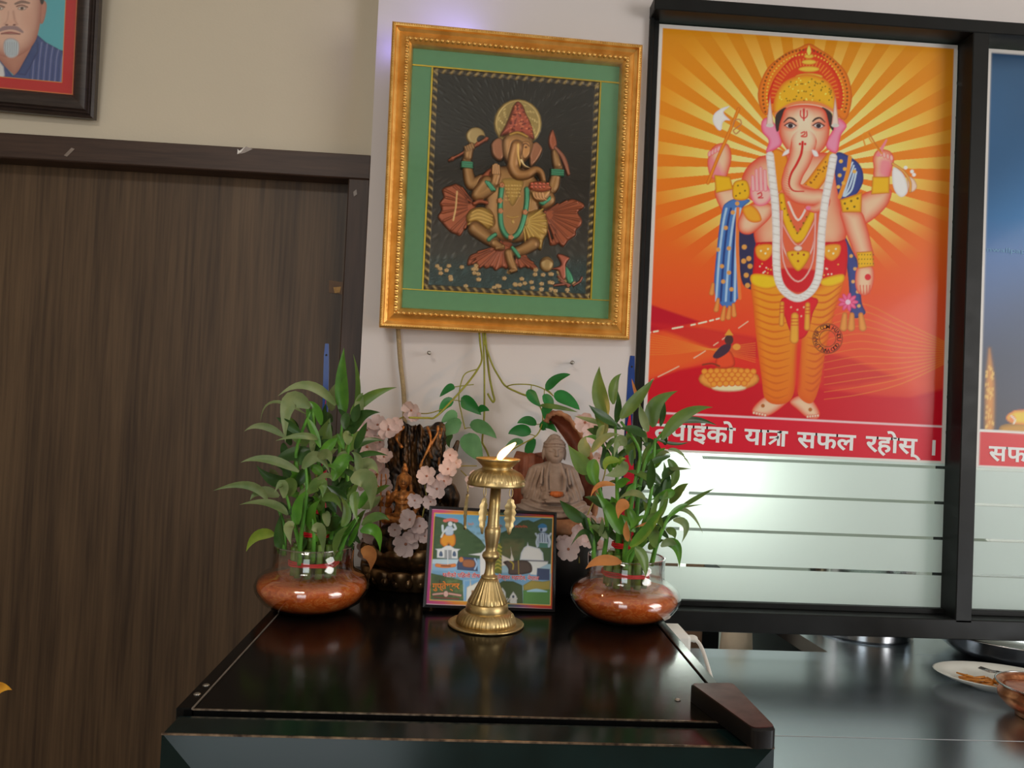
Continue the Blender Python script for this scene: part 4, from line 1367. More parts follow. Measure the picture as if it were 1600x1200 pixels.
    for k in range(5):
        cv.ell(796 + 2.6 * k, 425 - abs(k - 1) * 1.0, 1.9, 2.4, FL, edge=FLE, ew=1.6, h=(0.008, 0.0022, 2))
    cv.stroke([(800, 388), (805, 395), (810, 402)], 3.2, GR, GRE, 2.5, h=(0.0085, 0.003, 3))
    # chest ornament and garland
    cv.poly([(784, 282), (816, 284), (812, 304), (800, 324), (790, 306)], GD, GDE, 6, h=(0.0095, 0.001, 5))
    for k in range(26):
        cv.ell(790 + (k % 6) * 4.2 + rng.uniform(-1, 1), 292 + (k // 6) * 5.5, 1.3, 1.3, (180, 146, 82), h=(0.0108, 0.0013, 1.2))
    cv.stroke([(783, 296), (781, 316), (781, 340), (783, 356), (789, 368), (797, 373), (807, 368), (814, 355), (819, 336), (822, 316), (822, 298)], 4.4, GR, GRE, 4, h=(0.0095, 0.005, 4.4))
    for p in ((783, 292), (781, 332), (797, 373), (819, 334), (780, 316)):
        for q in range(5):
            cv.ell(p[0] + 2.6 * math.cos(q * 1.257), p[1] + 2.6 * math.sin(q * 1.257), 2.0, 2.0, (166, 106, 70), h=(0.0145, 0.0015, 2))
    cv.stroke([(792, 340), (800, 342), (808, 340)], 1.2, (168, 130, 70), h=(0.011, 0.001, 1.2))
    cv.ell(800, 348, 2.4, 3.4, (168, 130, 70), h=(0.011, 0.0015, 2))
    # front arms: palm raised, bowl of sweets
    limb([(760, 286), (746, 306), (764, 298), (770, 292)], [10, 10, 8.5, 7], 0.006, 0.008)
    limb([(772, 288), (775, 276)], [7, 7.5], 0.009, 0.006)
    for k in range(4):
        cv.stroke([(769 + 3.4 * k, 274), (769.5 + 3.0 * k, 258 + abs(k - 1.4) * 2)], 1.9, (170, 126, 84), FLE, 1.8, h=(0.013, 0.0022, 2), sp=False)
    for q in (-3, 0.5):
        cv.stroke([(762 + q, 288 + q * 0.3), (771 + q, 300 - 1)], 2.6, GR, GRE, 2, h=(0.013, 0.0026, 2.4), sp=False)
    cv.stroke([(741, 319), (750, 316), (760, 318)], 3.2, RED, REDE, 3, h=(0.006, 0.003, 3))
    limb([(842, 296), (858, 312), (850, 320)], [9, 9.5, 8], 0.005, 0.008)
    cv.stroke([(846, 318), (854, 312)], 5.5, GR, GRE, 3, h=(0.012, 0.003, 5), sp=False)
    cv.poly([(828, 298), (858, 298), (856, 310), (846, 318), (836, 316), (829, 308)], FL, FLE, 5, h=(0.010, 0.006, 9))
    for k in range(4):
        cv.stroke([(831 + 5 * k, 304), (834 + 4.5 * k, 312), (842 + 3 * k, 315)], 1.6, (176, 130, 86), FLE, 1.6, h=(0.015, 0.002, 1.6))
    cv.poly([(825, 298), (828, 288), (842, 285), (855, 289), (860, 298), (844, 303)], RED, REDE, 4, h=(0.011, 0.005, 7))
    for k in range(9):
        cv.ell(829 + (k % 5) * 6.2, 290 + (k // 5) * 5, 3, 2.8, (168, 84, 60), edge=REDE, ew=2, h=(0.014, 0.003, 3))
    # ears, crown, head, trunk
    for P in ([(767, 226), (774, 218), (783, 218), (788, 234), (785, 250), (777, 252), (769, 244), (767, 234)], [(830, 228), (838, 223), (847, 233), (844, 244), (836, 256), (828, 262), (826, 244)]):
        cv.poly(P, (146, 92, 64), FLE, 5, h=(0.006, 0.004, 5))
    cv.poly([(781, 214), (789, 198), (795, 184), (801, 168), (808, 160), (816, 166), (821, 178), (828, 192), (832, 206), (833, 220), (814, 214), (796, 212)], (156, 70, 50), REDE, 7, h=(0.006, 0.008, 14))
    for k in range(60):
        t = rng.uniform(0, 1); yy = 168 + 44 * t; hw = 4 + 20 * t
        cv.ell(808 + rng.uniform(-hw, hw) + 3 * t, yy, 1.8, 1.5, (182, 98, 66) if k % 2 else (104, 40, 28), h=(0.0125, 0.0024, 1.6))
    cv.poly([(784, 222), (794, 211), (808, 210), (824, 216), (832, 224), (830, 240), (822, 252), (808, 262), (794, 258), (785, 244)], FL, FLE, 10, h=(0.008, 0.008, 14))
    cv.stroke([(796, 214), (808, 211), (822, 217)], 2.6, GD, GDE, 2.5, h=(0.014, 0.002, 2.4))
    cv.poly([(812, 228), (820, 224), (827, 228), (826, 244), (818, 252), (813, 242)], (166, 120, 74), FLE, 4, h=(0.0145, 0.0018, 4))
    cv.stroke([(815, 231), (820, 228), (825, 232)], 0.9, (90, 58, 36), h=(0.0155, 0, 1))
    cv.ell(820, 234, 2.2, 1.4, (80, 50, 32), h=(0.0155, 0.001, 1.5))
    limb([(806, 232), (802, 250), (801, 264), (808, 275), (822, 275), (835, 268), (844, 272), (848, 284)], [10, 10, 9, 8.5, 7.5, 6.5, 5.5, 4.5], 0.011, 0.0075)
    cv.stroke([(808, 230), (808, 246), (811, 262)], 1.6, (184, 148, 84), h=(0.0185, 0.0012, 1.6))
    cv.stroke([(813, 254), (818, 262), (826, 265)], [2.8, 2.2, 1.0], (190, 166, 120), FLE, 2, h=(0.0155, 0.002, 2.4))
    # pot and mouse
    cv.ell(854, 413, 11, 12, (156, 124, 78), edge=(100, 72, 42), ew=5, h=(0.001, 0.005, 9))
    cv.stroke([(846, 408), (854, 405), (863, 409)], 1.2, (110, 78, 44), h=(0.006, 0, 1))
    cv.poly([(870, 399), (876, 397), (884, 400), (890, 404), (884, 414), (886, 430), (878, 440), (872, 424), (862, 420), (876, 414)], (158, 84, 66), REDE, 4, h=(0.001, 0.0045, 5))
    cv.poly([(884, 416), (893, 428), (896, 440), (888, 444), (883, 432)], GR, GRE, 4, h=(0.002, 0.004, 4))
    for (a, b) in (((872, 432), (888, 448)), ((866, 446), (884, 444)), ((876, 440), (890, 446)), ((896, 446), (906, 440)), ((906, 440), (909, 434))):
        cv.stroke([a, b], 1.8, (150, 90, 76), REDE, 2, h=(0.001, 0.003, 2), sp=False)

nu, nv = 300, 400
u = np.linspace(pu0 + 0.0002, pu1 - 0.0002, nu)[None, :]; v = np.linspace(pv1 - 0.0002, pv0 + 0.0002, nv)[:, None]
u, v = np.broadcast_arrays(u, v)
base_d = mat_d - 0.0022
def plane_pts(pl, u, v, d):
    c = np.array(pl.c)
    return c + u[..., None] * np.array(pl.X) + v[..., None] * np.array(pl.Z) + (np.zeros_like(u) + d)[..., None] * np.array(pl.N)
X, Y = project(plane_pts(GP, u, v, base_d))
cv = Canvas(X, Y, 1.75)
paint_relief(cv)
# embossed rope border round the panel
du = np.minimum(u - pu0, pu1 - u); dv = np.minimum(v - pv0, pv1 - v); db = np.minimum(du, dv)
along = np.where(du < dv, v, u)
bm_ = 1 - sstep(0.0085, 0.0095, db)
rope = np.sin((along * 430 + db * 250)) * 0.5 + 0.5
bc = cv.col((46, 36, 24)) * (1 - (rope ** 3)[..., None]) + cv.col((140, 116, 70)) * (rope ** 3)[..., None]
cv.C = cv.C * (1 - bm_[..., None]) + bc * bm_[..., None]
cv.H = cv.H * (1 - bm_) + (0.0012 + 0.002 * rope * np.sin(np.clip(db / 0.009, 0, 1) * math.pi)) * bm_
# soften the height a touch
for _ in range(1):
    H = cv.H
    H[1:-1, 1:-1] = (H[1:-1, 1:-1] * 4 + H[:-2, 1:-1] + H[2:, 1:-1] + H[1:-1, :-2] + H[1:-1, 2:]) / 8
M_RELIEF = attr_mat('painted_relief', 0.36, metal=0.3, spec=0.5, bump=0.15)
mk('relief_panel', plane_pts(GP, u, v, base_d + cv.H * 0.95).reshape(-1, 3), grid_faces(nu, nv)[:, ::-1], M_RELIEF, gf, smooth=True, colors=cv.C, label='dark panel with a copper and gold seated deity in relief')
M_PICGLASS = thin_glass('picture_glass', (0.97, 0.98, 0.97), 0.03, 0.9)
quad_on(GP, 'glass_pane', mu0 - 0.001, -mu0 + 0.001, -mv1 - 0.001, mv1 + 0.001, -0.0062, -0.0050, M_PICGLASS, gf)
# small violet light strip fixed behind the top of the frame
led = GP.p(-GW / 2 + 0.075, GH / 2 - 0.012, -0.032)
M_LED = pmat('violet_led', (120, 110, 255), 0.4, emit=(0.28, 0.22, 1.0, 6.0))
Geo().box(led.x - 0.03, led.x + 0.03, led.y - 0.002, led.y + 0.002, led.z - 0.003, led.z + 0.003).mk('led_strip', M_LED, gf, smooth=False, label='violet light strip behind the frame top')
lc = GP.p(-0.095, GH / 2 - 0.004, -0.034)
area_light('led_strip_light', lc, lc + Vector((-0.15, 0.30, 1.0)), 0.22, 0.006, 0.16, (0.32, 0.28, 1.0))
lc = GP.p(-GW / 2 + 0.006, GH / 2 - 0.022, -0.034)
area_light('led_strip_light', lc, lc + Vector((-1.0, 0.30, 0.1)), 0.03, 0.006, 0.022, (0.32, 0.28, 1.0))

# ---------------- dark framed portrait over the door
pb = PY(143.6, 184, 1.415); ptop = PY(160, 0, 1.415)
PWD, PHT = 0.335, 0.42
pyaw, ptilt, proll = 0.02, 0.07, -0.022
XP = Plane((0, 0, 0), pyaw, ptilt, proll, PWD, PHT)
pc = pb - XP.X * (PWD / 2) + XP.Z * (PHT / 2)
XP.c = pc
pf = thing('framed_portrait', XP.p(0, -PHT / 2, -0.01), 'dark wood framed portrait of a man with grey goatee above the door', 'picture')
M_DARKFRAME = pmat('dark_ridged_wood', (48, 38, 34), 0.3, rgb2=(34, 27, 25), scale=30, stretch=(1, 1, 8))
pprof = [(0.0, -0.018), (0.0, -0.006), (0.004, -0.003), (0.0065, -0.0055), (0.0085, -0.0025), (0.012, -0.005), (0.0145, -0.001), (0.022, 0.0), (0.031, -0.002), (0.036, -0.006), (0.0405, -0.011), (0.0405, -0.018)]
rails(XP, PWD, PHT, pprof, 'frame_rail', M_DARKFRAME, pf)
def paint_portrait(cv):
    cv.C[:] = cv.col((178, 32, 38))
    cv.crop(0, 0, 0.2)
    u0 = -420
    cv.C[:] = cv.col((84, 158, 172))
    # shirt
    cv.poly([(-700, 700), (-700, 470), (-322, 420), (-180, 330), (-60, 300), (10, 480), (100, 590), (200, 480), (290, 270), (360, 330), (470, 390), (620, 430), (620, 700), (-322, 700)], (66, 78, 128), (50, 58, 100), 20, sp=False)
    for k in range(-24, 24):
        x0 = k * 22 + 10
        cv.stroke([(x0 + 30, 330 + max(0, abs(x0 - 80) - 240) * 0.55), (x0 + 14, 460), (x0, 640)], 4, (150, 150, 190) if k % 2 else (40, 48, 92), alpha=0.5 if (x0 > 210 or x0 < -150) else 0.0)
    skinp, skine = (208, 166, 150), (160, 102, 90)
    # neck, head, ear
    cv.poly([(-90, 250), (280, 250), (240, 420), (180, 520), (110, 590), (40, 520), (-40, 420)], (178, 124, 108), skine, 60, sp=False)
    cv.poly([(230, 400), (290, 270), (300, 400), (240, 520), (200, 590), (130, 580)], (58, 72, 120), (44, 52, 96), 20, sp=False)
    cv.poly([(315, 30), (345, 5), (365, 40), (355, 120), (335, 180), (312, 170)], (176, 120, 106), skine, 20)
    cv.poly([(-180, -120), (-100, -300), (80, -350), (250, -300), (330, -130), (325, 60), (310, 200), (270, 330), (180, 420), (80, 450), (-20, 420), (-110, 320), (-160, 180)], skinp, skine, 110)
    cv.poly([(-200, -60), (-190, -240), (-80, -400), (80, -440), (250, -400), (345, -240), (345, 0), (315, 20), (300, -150), (220, -270), (80, -300), (-60, -270), (-150, -150)], (60, 52, 52), (40, 36, 38), 30)
    # features
    for sx in (-8, 172):
        cv.ell(sx, 66, 34, 14, (210, 190, 186), edge=(100, 64, 60), ew=10)
        cv.ell(sx, 66, 13, 12, (46, 34, 34))
        cv.stroke([(sx - 42, 50), (sx, 40), (sx + 42, 56)], 5, (110, 70, 64))
        cv.stroke([(sx - 52, 30), (sx, 14), (sx + 56, 24)], [8, 12, 7], (98, 74, 72), alpha=0.8)
    cv.stroke([(66, 90), (56, 160), (30, 190)], 4, (170, 118, 106), alpha=0.55, soft=1.2)
    cv.stroke([(104, 90), (116, 160), (134, 190)], 7, (164, 110, 98), alpha=0.6, soft=1.4)
    cv.ell(84, 178, 30, 20, (206, 158, 140), soft=4, alpha=0.8)
    cv.ell(52, 194, 12, 6, (110, 60, 56)); cv.ell(112, 194, 12, 6, (110, 60, 56))
    cv.ell(-60, 150, 60, 70, (222, 182, 166), soft=8, alpha=0.6); cv.ell(220, 150, 50, 80, (196, 146, 130), soft=8, alpha=0.6); cv.ell(84, -120, 130, 80, (220, 184, 168), soft=10, alpha=0.6)
    cv.stroke([(-14, 244), (30, 222), (80, 216), (130, 222), (176, 250)], [8, 16, 14, 16, 8], (134, 108, 118), alpha=0.85)
    cv.stroke([(10, 262), (80, 254), (156, 266)], [4, 8, 4], (150, 86, 84))
    cv.stroke([(10, 264), (80, 266), (156, 266)], 2.5, (96, 50, 52))
    cv.poly([(24, 350), (40, 310), (84, 296), (130, 312), (152, 350), (146, 420), (110, 452), (64, 450), (30, 410)], (176, 184, 194), (176, 140, 136), 18)
    for k in range(12):
        cv.stroke([(40 + k * 9, 330), (46 + k * 8, 430)], 2.2, (186, 192, 200) if k % 2 else (112, 116, 130), alpha=0.7)
    cv.poly([(-30, 440), (30, 520), (40, 590), (0, 640), (-60, 560)], (200, 196, 200), (130, 130, 150), 14, sp=False)
    cv.crop(0, 0, 1.0)
pw2, ph2 = PWD / 2 - 0.039, PHT / 2 - 0.039
nu, nv = 190, 250
u, v = np.broadcast_arrays(np.linspace(-pw2, pw2, nu)[None, :], np.linspace(ph2, -ph2, nv)[:, None])
P = plane_pts(XP, u, v, -0.0115)
cv = Canvas(*project(P))
paint_portrait(cv)
# the red mat round the photograph, with a thin gold line inside it
din = np.minimum(pw2 - np.abs(u), ph2 - np.abs(v))
for lim, c in ((0.0228, (196, 130, 60)), (0.0215, (176, 30, 36))):
    m = (1 - sstep(lim - 0.0005, lim + 0.0005, din))[..., None]
    cv.C = cv.C * (1 - m) + cv.col(c) * m
# thin orange lip at the edge of the red mat
e = 1 - sstep(0.0012, 0.0020, np.minimum(pw2 - np.abs(u), ph2 - np.abs(v)) - 0.0012)
cv.C = cv.C * (1 - e[..., None]) + cv.col((196, 120, 60)) * e[..., None]
mk('printed_photograph', P.reshape(-1, 3), grid_faces(nu, nv)[:, ::-1], attr_mat('photo_print', 0.4), pf, smooth=False, colors=cv.C, label='photograph with teal ground in a red mat')
quad_on(XP, 'backing_board', -pw2, pw2, -ph2, ph2, -0.0178, -0.0125, pmat('grey_board', (90, 80, 70), 0.9, var=0.2, scale=50), pf)
quad_on(XP, 'glass_pane', -pw2, pw2, -ph2, ph2, -0.0105, -0.0098, M_PICGLASS, pf)

# ================================================================== black fridge
ZT = CAM_Z - 0.30
fr = thing('mini_fridge', (0.012, 1.05, 0.0), 'black glossy mini fridge carrying the lamp, plants and statues', 'fridge')
XL, XR, YFr, YBk = -0.2635, 0.288, 0.742, 1.375
def M_(n): return n
Geo().box(XL + 0.004, XR - 0.004, YFr + 0.006, YBk, 0.04, ZT - 0.018, 0.003).mk('body', M_BLACK, fr, smooth=False)
Geo().box(-0.2475, 0.2735, YFr, YBk, ZT - 0.018, ZT, 0.0015).mk('top_panel', M_BLACK, fr, smooth=False)
Geo().box(XL, -0.2487, YFr, YBk, ZT - 0.02, ZT + 0.0004, 0.0012).mk('side_flange', M_BLACK, fr, smooth=False)
Geo().box(0.2747, XR, YFr + 0.004, YBk, ZT - 0.02, ZT + 0.0004, 0.0012).mk('side_flange', M_BLACK, fr, smooth=False)
M_EDGE = pmat('worn_bright_edge', (150, 130, 110), 0.35, metal=0.8, rgb2=(60, 50, 44), scale=120)
Geo().box(-0.2477, 0.2725, YFr - 0.0006, YFr + 0.0006, ZT - 0.0012, ZT + 0.0003).mk('front_edge', M_EDGE, fr, smooth=False, label='worn bright front edge')
Geo().box(-0.2489, -0.2475, YFr, YBk - 0.02, ZT - 0.001, ZT + 0.0006).mk('seam_strip', pmat('grey_sealant', (108, 100, 92), 0.5, var=0.3, scale=60), fr, smooth=False)
M_SCREW = pmat('steel_screw', (150, 145, 138), 0.35, metal=0.9, var=0.2, scale=60)
def screw(px, py, z, parent, r=0.0035):
    p = PZ(px, py, z)
    prof = [(r, 0), (r, 0.0006), (r * 0.75, 0.0013), (r * 0.2, 0.0016)]
    return mk('screw', *lathe(prof, (p.x, p.y, z), 14), M_SCREW, parent)
screw(308, 1085, ZT + 0.0004, fr); screw(322, 1071, ZT + 0.0004, fr)
screw(1059, 1094, ZT, fr, 0.003)
# door
dY0, dY1 = 0.640, 0.7365
dz = ZT - 0.004
d_ = Geo().box(-0.2585, 0.2915, 0.698, 0.7365, 0.06, dz, 0.0015).mk('door', M_DOORBLACK, fr, smooth=False)
Geo().box(-0.2585, 0.2915, 0.6965, 0.698, dz - 0.0012, dz + 0.0004).mk('door_edge', M_EDGE, d_, smooth=False, label='bright line along the door top')
V, Fc = [], []
for (x, y, z) in ((-0.2585, 0.698, dz), (0.2915, 0.698, dz), (0.262, 0.692, dz - 0.028), (-0.229, 0.692, dz - 0.028), (-0.2585, 0.698, 0.06), (0.2915, 0.698, 0.06), (0.262, 0.692, 0.09), (-0.229, 0.692, 0.09)):
    V.append((x, y, z))
mk('door_bevel', V, [(0, 3, 2, 1), (3, 7, 6, 2), (0, 4, 7, 3), (1, 2, 6, 5), (4, 5, 6, 7)], M_DOORBLACK, d_, smooth=False)
# wedge shaped hinge cover
hz1 = CAM_Z - 0.282
top = [PZ(*p, hz1) for p in ((1077, 1067), (1144, 1066), (1214, 1138), (1178, 1140))]
tp = [(p.x, p.y) for p in top]
tp = [(tp[0][0], tp[0][1]), (tp[1][0], tp[1][1]), (tp[2][0], tp[2][1]), (tp[3][0], tp[3][1])]
cx_, cy_ = sum(p[0] for p in tp) / 4, sum(p[1] for p in tp) / 4
# rounded outline
def rounded(poly, r, n=5):
    out = []
    m = len(poly)
    for i in range(m):
        p, a, b = Vector(poly[i]), Vector(poly[i - 1]), Vector(poly[(i + 1) % m])
        da, db_ = (a - p).normalized(), (b - p).normalized()
        for k in range(n):
            t = k / (n - 1)
            q = p + da * r * (1 - t) ** 2 + db_ * r * t ** 2
            out.append((q.x, q.y))
    return out
ro = rounded(tp, 0.006)
def inset(poly, k):
    return [(cx_ + (x - cx_) * k, cy_ + (y - cy_) * k) for x, y in poly]
rings = [(ro, ZT + 0.0002), (ro, hz1 - 0.002), (inset(ro, 0.97), hz1 - 0.0005), (inset(ro, 0.93), hz1)]
V, Fc = [], []
n = len(ro)
for poly, z in rings:
    V += [(x, y, z) for x, y in poly]
for i in range(3):
    for k in range(n):
        Fc.append((i * n + k, i * n + (k + 1) % n, (i + 1) * n + (k + 1) % n, (i + 1) * n + k))
Fc += [tuple(reversed(range(n))), tuple(range(3 * n, 4 * n))]
M_HINGE = pmat('worn_maroon_plastic', (38, 14, 13), 0.34, spec=0.22, rgb2=(62, 34, 32), scale=55, rvar=0.08)
hc = mk('hinge_cover', V, fix_normals(V, Fc), pmat('black_plastic', (16, 14, 14), 0.3, spec=0.35, var=0.2, scale=40), fr, smooth=True, sharp=30, label='wedge shaped black hinge cover')
tpl = inset(ro, 0.95)
V, Fc = prism(tpl, hz1 - 0.0006, hz1 + 0.0006, lambda u, v, d: (u, v, d))
mk('cover_top', V, fix_normals(V, Fc), M_HINGE, hc, smooth=False, label='worn maroon top face')

# ---- white plug adapter and its cord on the far side of the fridge
ad = thing('power_adapter', (0.312, 1.10, 0.80), 'white plug adapter with cord beside the fridge right side', 'adapter')
pa = PZ(1062, 1000, CAM_Z - 0.325)
Geo().box(0.2895, 0.322, 1.065, 1.125, CAM_Z - 0.36, CAM_Z - 0.312, 0.005).mk('adapter_body', M_WHITE, ad, smooth=False)
pts = [(0.322, 1.09, CAM_Z - 0.325), (0.332, 1.082, CAM_Z - 0.323), (0.338, 1.06, CAM_Z - 0.335), (0.334, 0.98, CAM_Z - 0.375), (0.326, 0.90, CAM_Z - 0.41), (0.318, 0.80, CAM_Z - 0.443), (0.310, 0.72, CAM_Z - 0.445)]
mk('cord', *tube(spline(pts, 6), [0.005] * 7 + [0.0028] * 30, 8), M_WHITE, ad)
Geo().box(0.2895, 0.318, 1.06, 1.13, 0.802, CAM_Z - 0.36, 0.003).mk('socket_box', M_WHITE, ad, smooth=False)

# ================================================================== steel counter
ZC = CAM_Z - 0.45
ct = thing('steel_counter', (0.9, 0.9, 0), 'brushed steel counter to the right of the fridge', 'counter')
M_SEAM = pmat('dark_seam', (40, 40, 40), 0.6, var=0.2, scale=40)
sy = PZ(1376, 1153.5, ZC).y
Geo().box(0.3, 1.9, sy + 0.0006, 1.453, ZC - 0.03, ZC, 0.001).mk('worktop_sheet', M_STEEL, ct, smooth=False)
Geo().box(0.3, 1.9, 0.42, sy - 0.0006, ZC - 0.03, ZC, 0.001).mk('worktop_sheet', M_STEEL, ct, smooth=False)
Geo().box(0.3, 1.9, sy - 0.0006, sy + 0.0006, ZC - 0.03, ZC - 0.0006).mk('seam', M_SEAM, ct, smooth=False)
V, Fc = prism([(0.705, 1.4531), (1.9, 1.4531), (1.9, 2.1), (0.66, 2.1)], ZC - 0.03, ZC, lambda u, v, d: (u, v, d))
mk('worktop_sheet', V, fix_normals(V, Fc), M_STEEL, ct, smooth=False)
Geo().box(0.32, 1.88, 0.46, 1.43, 0.10, ZC - 0.03).mk('cabinet_body', M_STEEL, ct, smooth=False)
Geo().box(0.34, 1.86, 0.48, 1.41, 0.0, 0.10).mk('plinth', M_ALU, ct, smooth=False)
Geo().box(0.75, 1.88, 1.46, 2.08, 0.0, ZC - 0.03).mk('cabinet_body', M_STEEL, ct, smooth=False)

# kitchen things glimpsed under the rail, and a block for the dark gap
cb = thing('cardboard_carton', (0.50, 1.85, 0), 'tall brown carton in the kitchen seen under the sill rail', 'carton')
Geo().box(0.40, 0.527, 1.665, 1.89, 0.0, 0.92, 0.004).mk('carton_body', pmat('brown_cardboard', (84, 60, 44), 0.85, var=0.15, scale=20), cb, smooth=False)
V, Fc = prism([(0.0, 0.0), (0.127, 0.0), (0.127, 0.02), (0.0, 0.005)], 0, 0.225, lambda u, v, d: (0.40 + u, 1.665 + d, 0.9205 + v * 0.3))
mk('carton_flap', V, fix_normals(V, Fc), pmat('carton_flap_card', (128, 98, 74), 0.85, var=0.15, scale=20), cb, smooth=False)
sk = thing('flour_sack', (0.602, 1.66, 0), 'pale beige narrow sack beside the tall carton under the sill rail', 'sack')
mk('sack_body', *lathe([(0.035, 0), (0.04, 0.1), (0.04, 0.4), (0.036, 0.72), (0.026, 0.86), (0.012, 0.90)], (0.602, 1.66, 0), 24, lambda r, z, a, i: (r * (1 + 0.06 * math.sin(5 * a + z * 9)), z)), pmat('beige_sackcloth', (150, 130, 112), 0.9, var=0.15, scale=30), sk)
mk('tie', *lathe([(0.014, 0.875), (0.018, 0.88), (0.018, 0.89), (0.014, 0.895)], (0.602, 1.66, 0), 20), M_TWIG, sk)

kc = thing('dark_gap_cabinet', (0.565, 2.0, 0), 'added black cabinet shape standing in for the dark gap under the sill rail', 'cabinet')  # black block added to darken the gap beyond the counter
Geo().box(0.48, 0.650, 1.92, 2.3, 0.05, 0.86, 0.004).mk('cabinet_carcass', M_ALU, kc, smooth=False)
Geo().box(0.485, 0.645, 1.905, 1.919, 0.07, 0.84, 0.003).mk('cabinet_door', M_ALU, kc, smooth=False)
Geo().box(0.50, 0.506, 1.893, 1.905, 0.6, 0.75).mk('door_handle', M_STEEL2, kc, smooth=False)

# steel pot behind the rail
pt = PZ(1405, 1022, ZC)
pot = thing('steel_pot', (pt.x + 0.03, pt.y + 0.10, ZC), 'tall steel pot on the counter behind the sill rail', 'pot')
pcx, pcy = pt.x + 0.0, pt.y + 0.155
mk('pot_body', *lathe([(0.10, 0.0), (0.104, 0.004), (0.105, 0.17), (0.112, 0.173), (0.112, 0.176), (0.103, 0.176), (0.102, 0.01), (0.02, 0.008)], (pcx, pcy, ZC + 0.0005), 48), M_STEEL2, pot, sharp=40)
for s in (-1, 1):
    pts = [(pcx + s * 0.104, pcy - 0.025, ZC + 0.14), (pcx + s * 0.125, pcy - 0.025, ZC + 0.142), (pcx + s * 0.132, pcy, ZC + 0.143), (pcx + s * 0.125, pcy + 0.025, ZC + 0.142), (pcx + s * 0.104, pcy + 0.025, ZC + 0.14)]
    mk('pot_handle', *tube(spline(pts, 5), 0.0035, 8), M_STEEL2, pot)

# wide steel bowl half under the rail
bp_ = PZ(1495, 1012, ZC)
wb = (1.062, 1.462, ZC + 0.0006)
bw = thing('steel_bowl', wb, 'wide shallow steel bowl behind the white plate', 'bowl')
prof = [(0.060, 0.0), (0.095, 0.007), (0.122, 0.026), (0.136, 0.0475), (0.142, 0.0500), (0.1425, 0.0510), (0.135, 0.0500), (0.120, 0.029), (0.093, 0.010), (0.02, 0.004)]
mk('bowl_body', *lathe(prof, wb, 56), M_STEEL2, bw)
mk('rim', *tube([(wb[0] + 0.142 * math.cos(a), wb[1] + 0.142 * math.sin(a), wb[2] + 0.0505) for a in np.linspace(0, 2 * math.pi, 57)], 0.0016, 6, False), M_STEEL2, bw)

# white oval plate with fried strips and a fork
ps = [PZ(*q, ZC + 0.02) for q in ((1451, 1040), (1480, 1030), (1545, 1074))]
pcen = Vector((0.930, 1.283, ZC + 0.0006))
plate = thing('oval_plate', pcen, 'white oval plate with golden fried strips and a fork', 'plate')
pang = math.radians(-14)
def plate_mod(r, z, a, i):
    ca, sa = math.cos(a), math.sin(a)
    return (r * 1.0 / math.sqrt((ca / 1.0) ** 2 + (sa / 0.66) ** 2), z)
prof = [(0.050, 0.0), (0.056, 0.002), (0.090, 0.012), (0.106, 0.019), (0.108, 0.0205), (0.105, 0.0208), (0.088, 0.0145), (0.060, 0.006), (0.02, 0.005)]
V, Fc = lathe(prof, (0, 0, 0), 56, plate_mod)
R2 = Matrix.Rotation(pang, 3, 'Z')
V = [pcen + R2 @ Vector(q) for q in V]
mk('plate_body', V, Fc, M_CERAMIC, plate)
foot_v, foot_f = lathe([(0.046, -0.0004), (0.05, -0.0004), (0.05, 0.003), (0.046, 0.003)], (0, 0, 0), 40, plate_mod)
mk('foot_ring', [pcen + R2 @ Vector(q) for q in foot_v], foot_f, M_CERAMIC, plate)
M_FRY = pmat('golden_fried_strip', (190, 128, 52), 0.45, rgb2=(150, 88, 30), scale=90)
fv, ff = box(-0.5, 0.5, -0.5, 0.5, -0.5, 0.5, 0.12)
random.seed(3)
for k in range(34):
    L = random.uniform(0.018, 0.034); w = random.uniform(0.0028, 0.0042)
    lx = -0.066 + 0.10 * random.random(); ly = -0.030 + 0.030 * random.random() - 0.10 * max(0, lx)
    lift = 0.0085 + 0.011 * random.random() * max(0.2, 1 - abs(lx + 0.02) * 12) + max(0, -0.05 - lx) * 0.3
    a = random.uniform(-0.9, 0.9) + (1.5 if random.random() < 0.2 else 0); tl_ = random.uniform(-0.22, 0.22)
    R = Matrix.Rotation(pang + a, 3, 'Z') @ Matrix.Rotation(tl_, 3, 'Y')
    c = pcen + R2 @ Vector((lx, ly, lift))
    bend = random.uniform(-0.15, 0.15)
    P = [c + R @ Vector((L * t, bend * L * (1 - 4 * t * t), 0)) for t in (-0.5, -0.25, 0, 0.25, 0.5)]
    mk('fried_strip', *tube(P, [w * 0.42, w * 0.55, w * 0.58, w * 0.55, w * 0.42], 6), M_FRY, label='thin golden fried strip in the heap on the oval plate', cat='food', group='fried strips on the oval plate')
fork = thing('fork', pcen + Vector((0, 0, 0.02)), 'steel fork lying across the oval plate', 'fork')
def on_plate(lx, ly, lz): return pcen + R2 @ Vector((lx, ly, lz))
fdir = [(-0.022, 0.030, 0.020), (0.0, 0.014, 0.0215), (0.02, 0.000, 0.026), (0.045, -0.014, 0.029), (0.085, -0.036, 0.031)]
hp = [on_plate(*q) for q in fdir]
mk('handle', *tube(spline(hp[1:], 5), 0.0022, 8), M_STEEL2, fork)
tdir = (hp[0] - hp[1]).normalized(); sdv = tdir.cross(Vector((0, 0, 1))).normalized()
for k in range(4):
    o = sdv * (k - 1.5) * 0.0042
    mk('tine', *tube([hp[1] + o * 0.7 + tdir * 0.004, hp[1] + o + tdir * 0.012 + Vector((0, 0, -0.001)), hp[1] + o + tdir * 0.030 + Vector((0, 0, 0.002))], [0.0014, 0.0013, 0.0008], 6), M_STEEL2, fork)
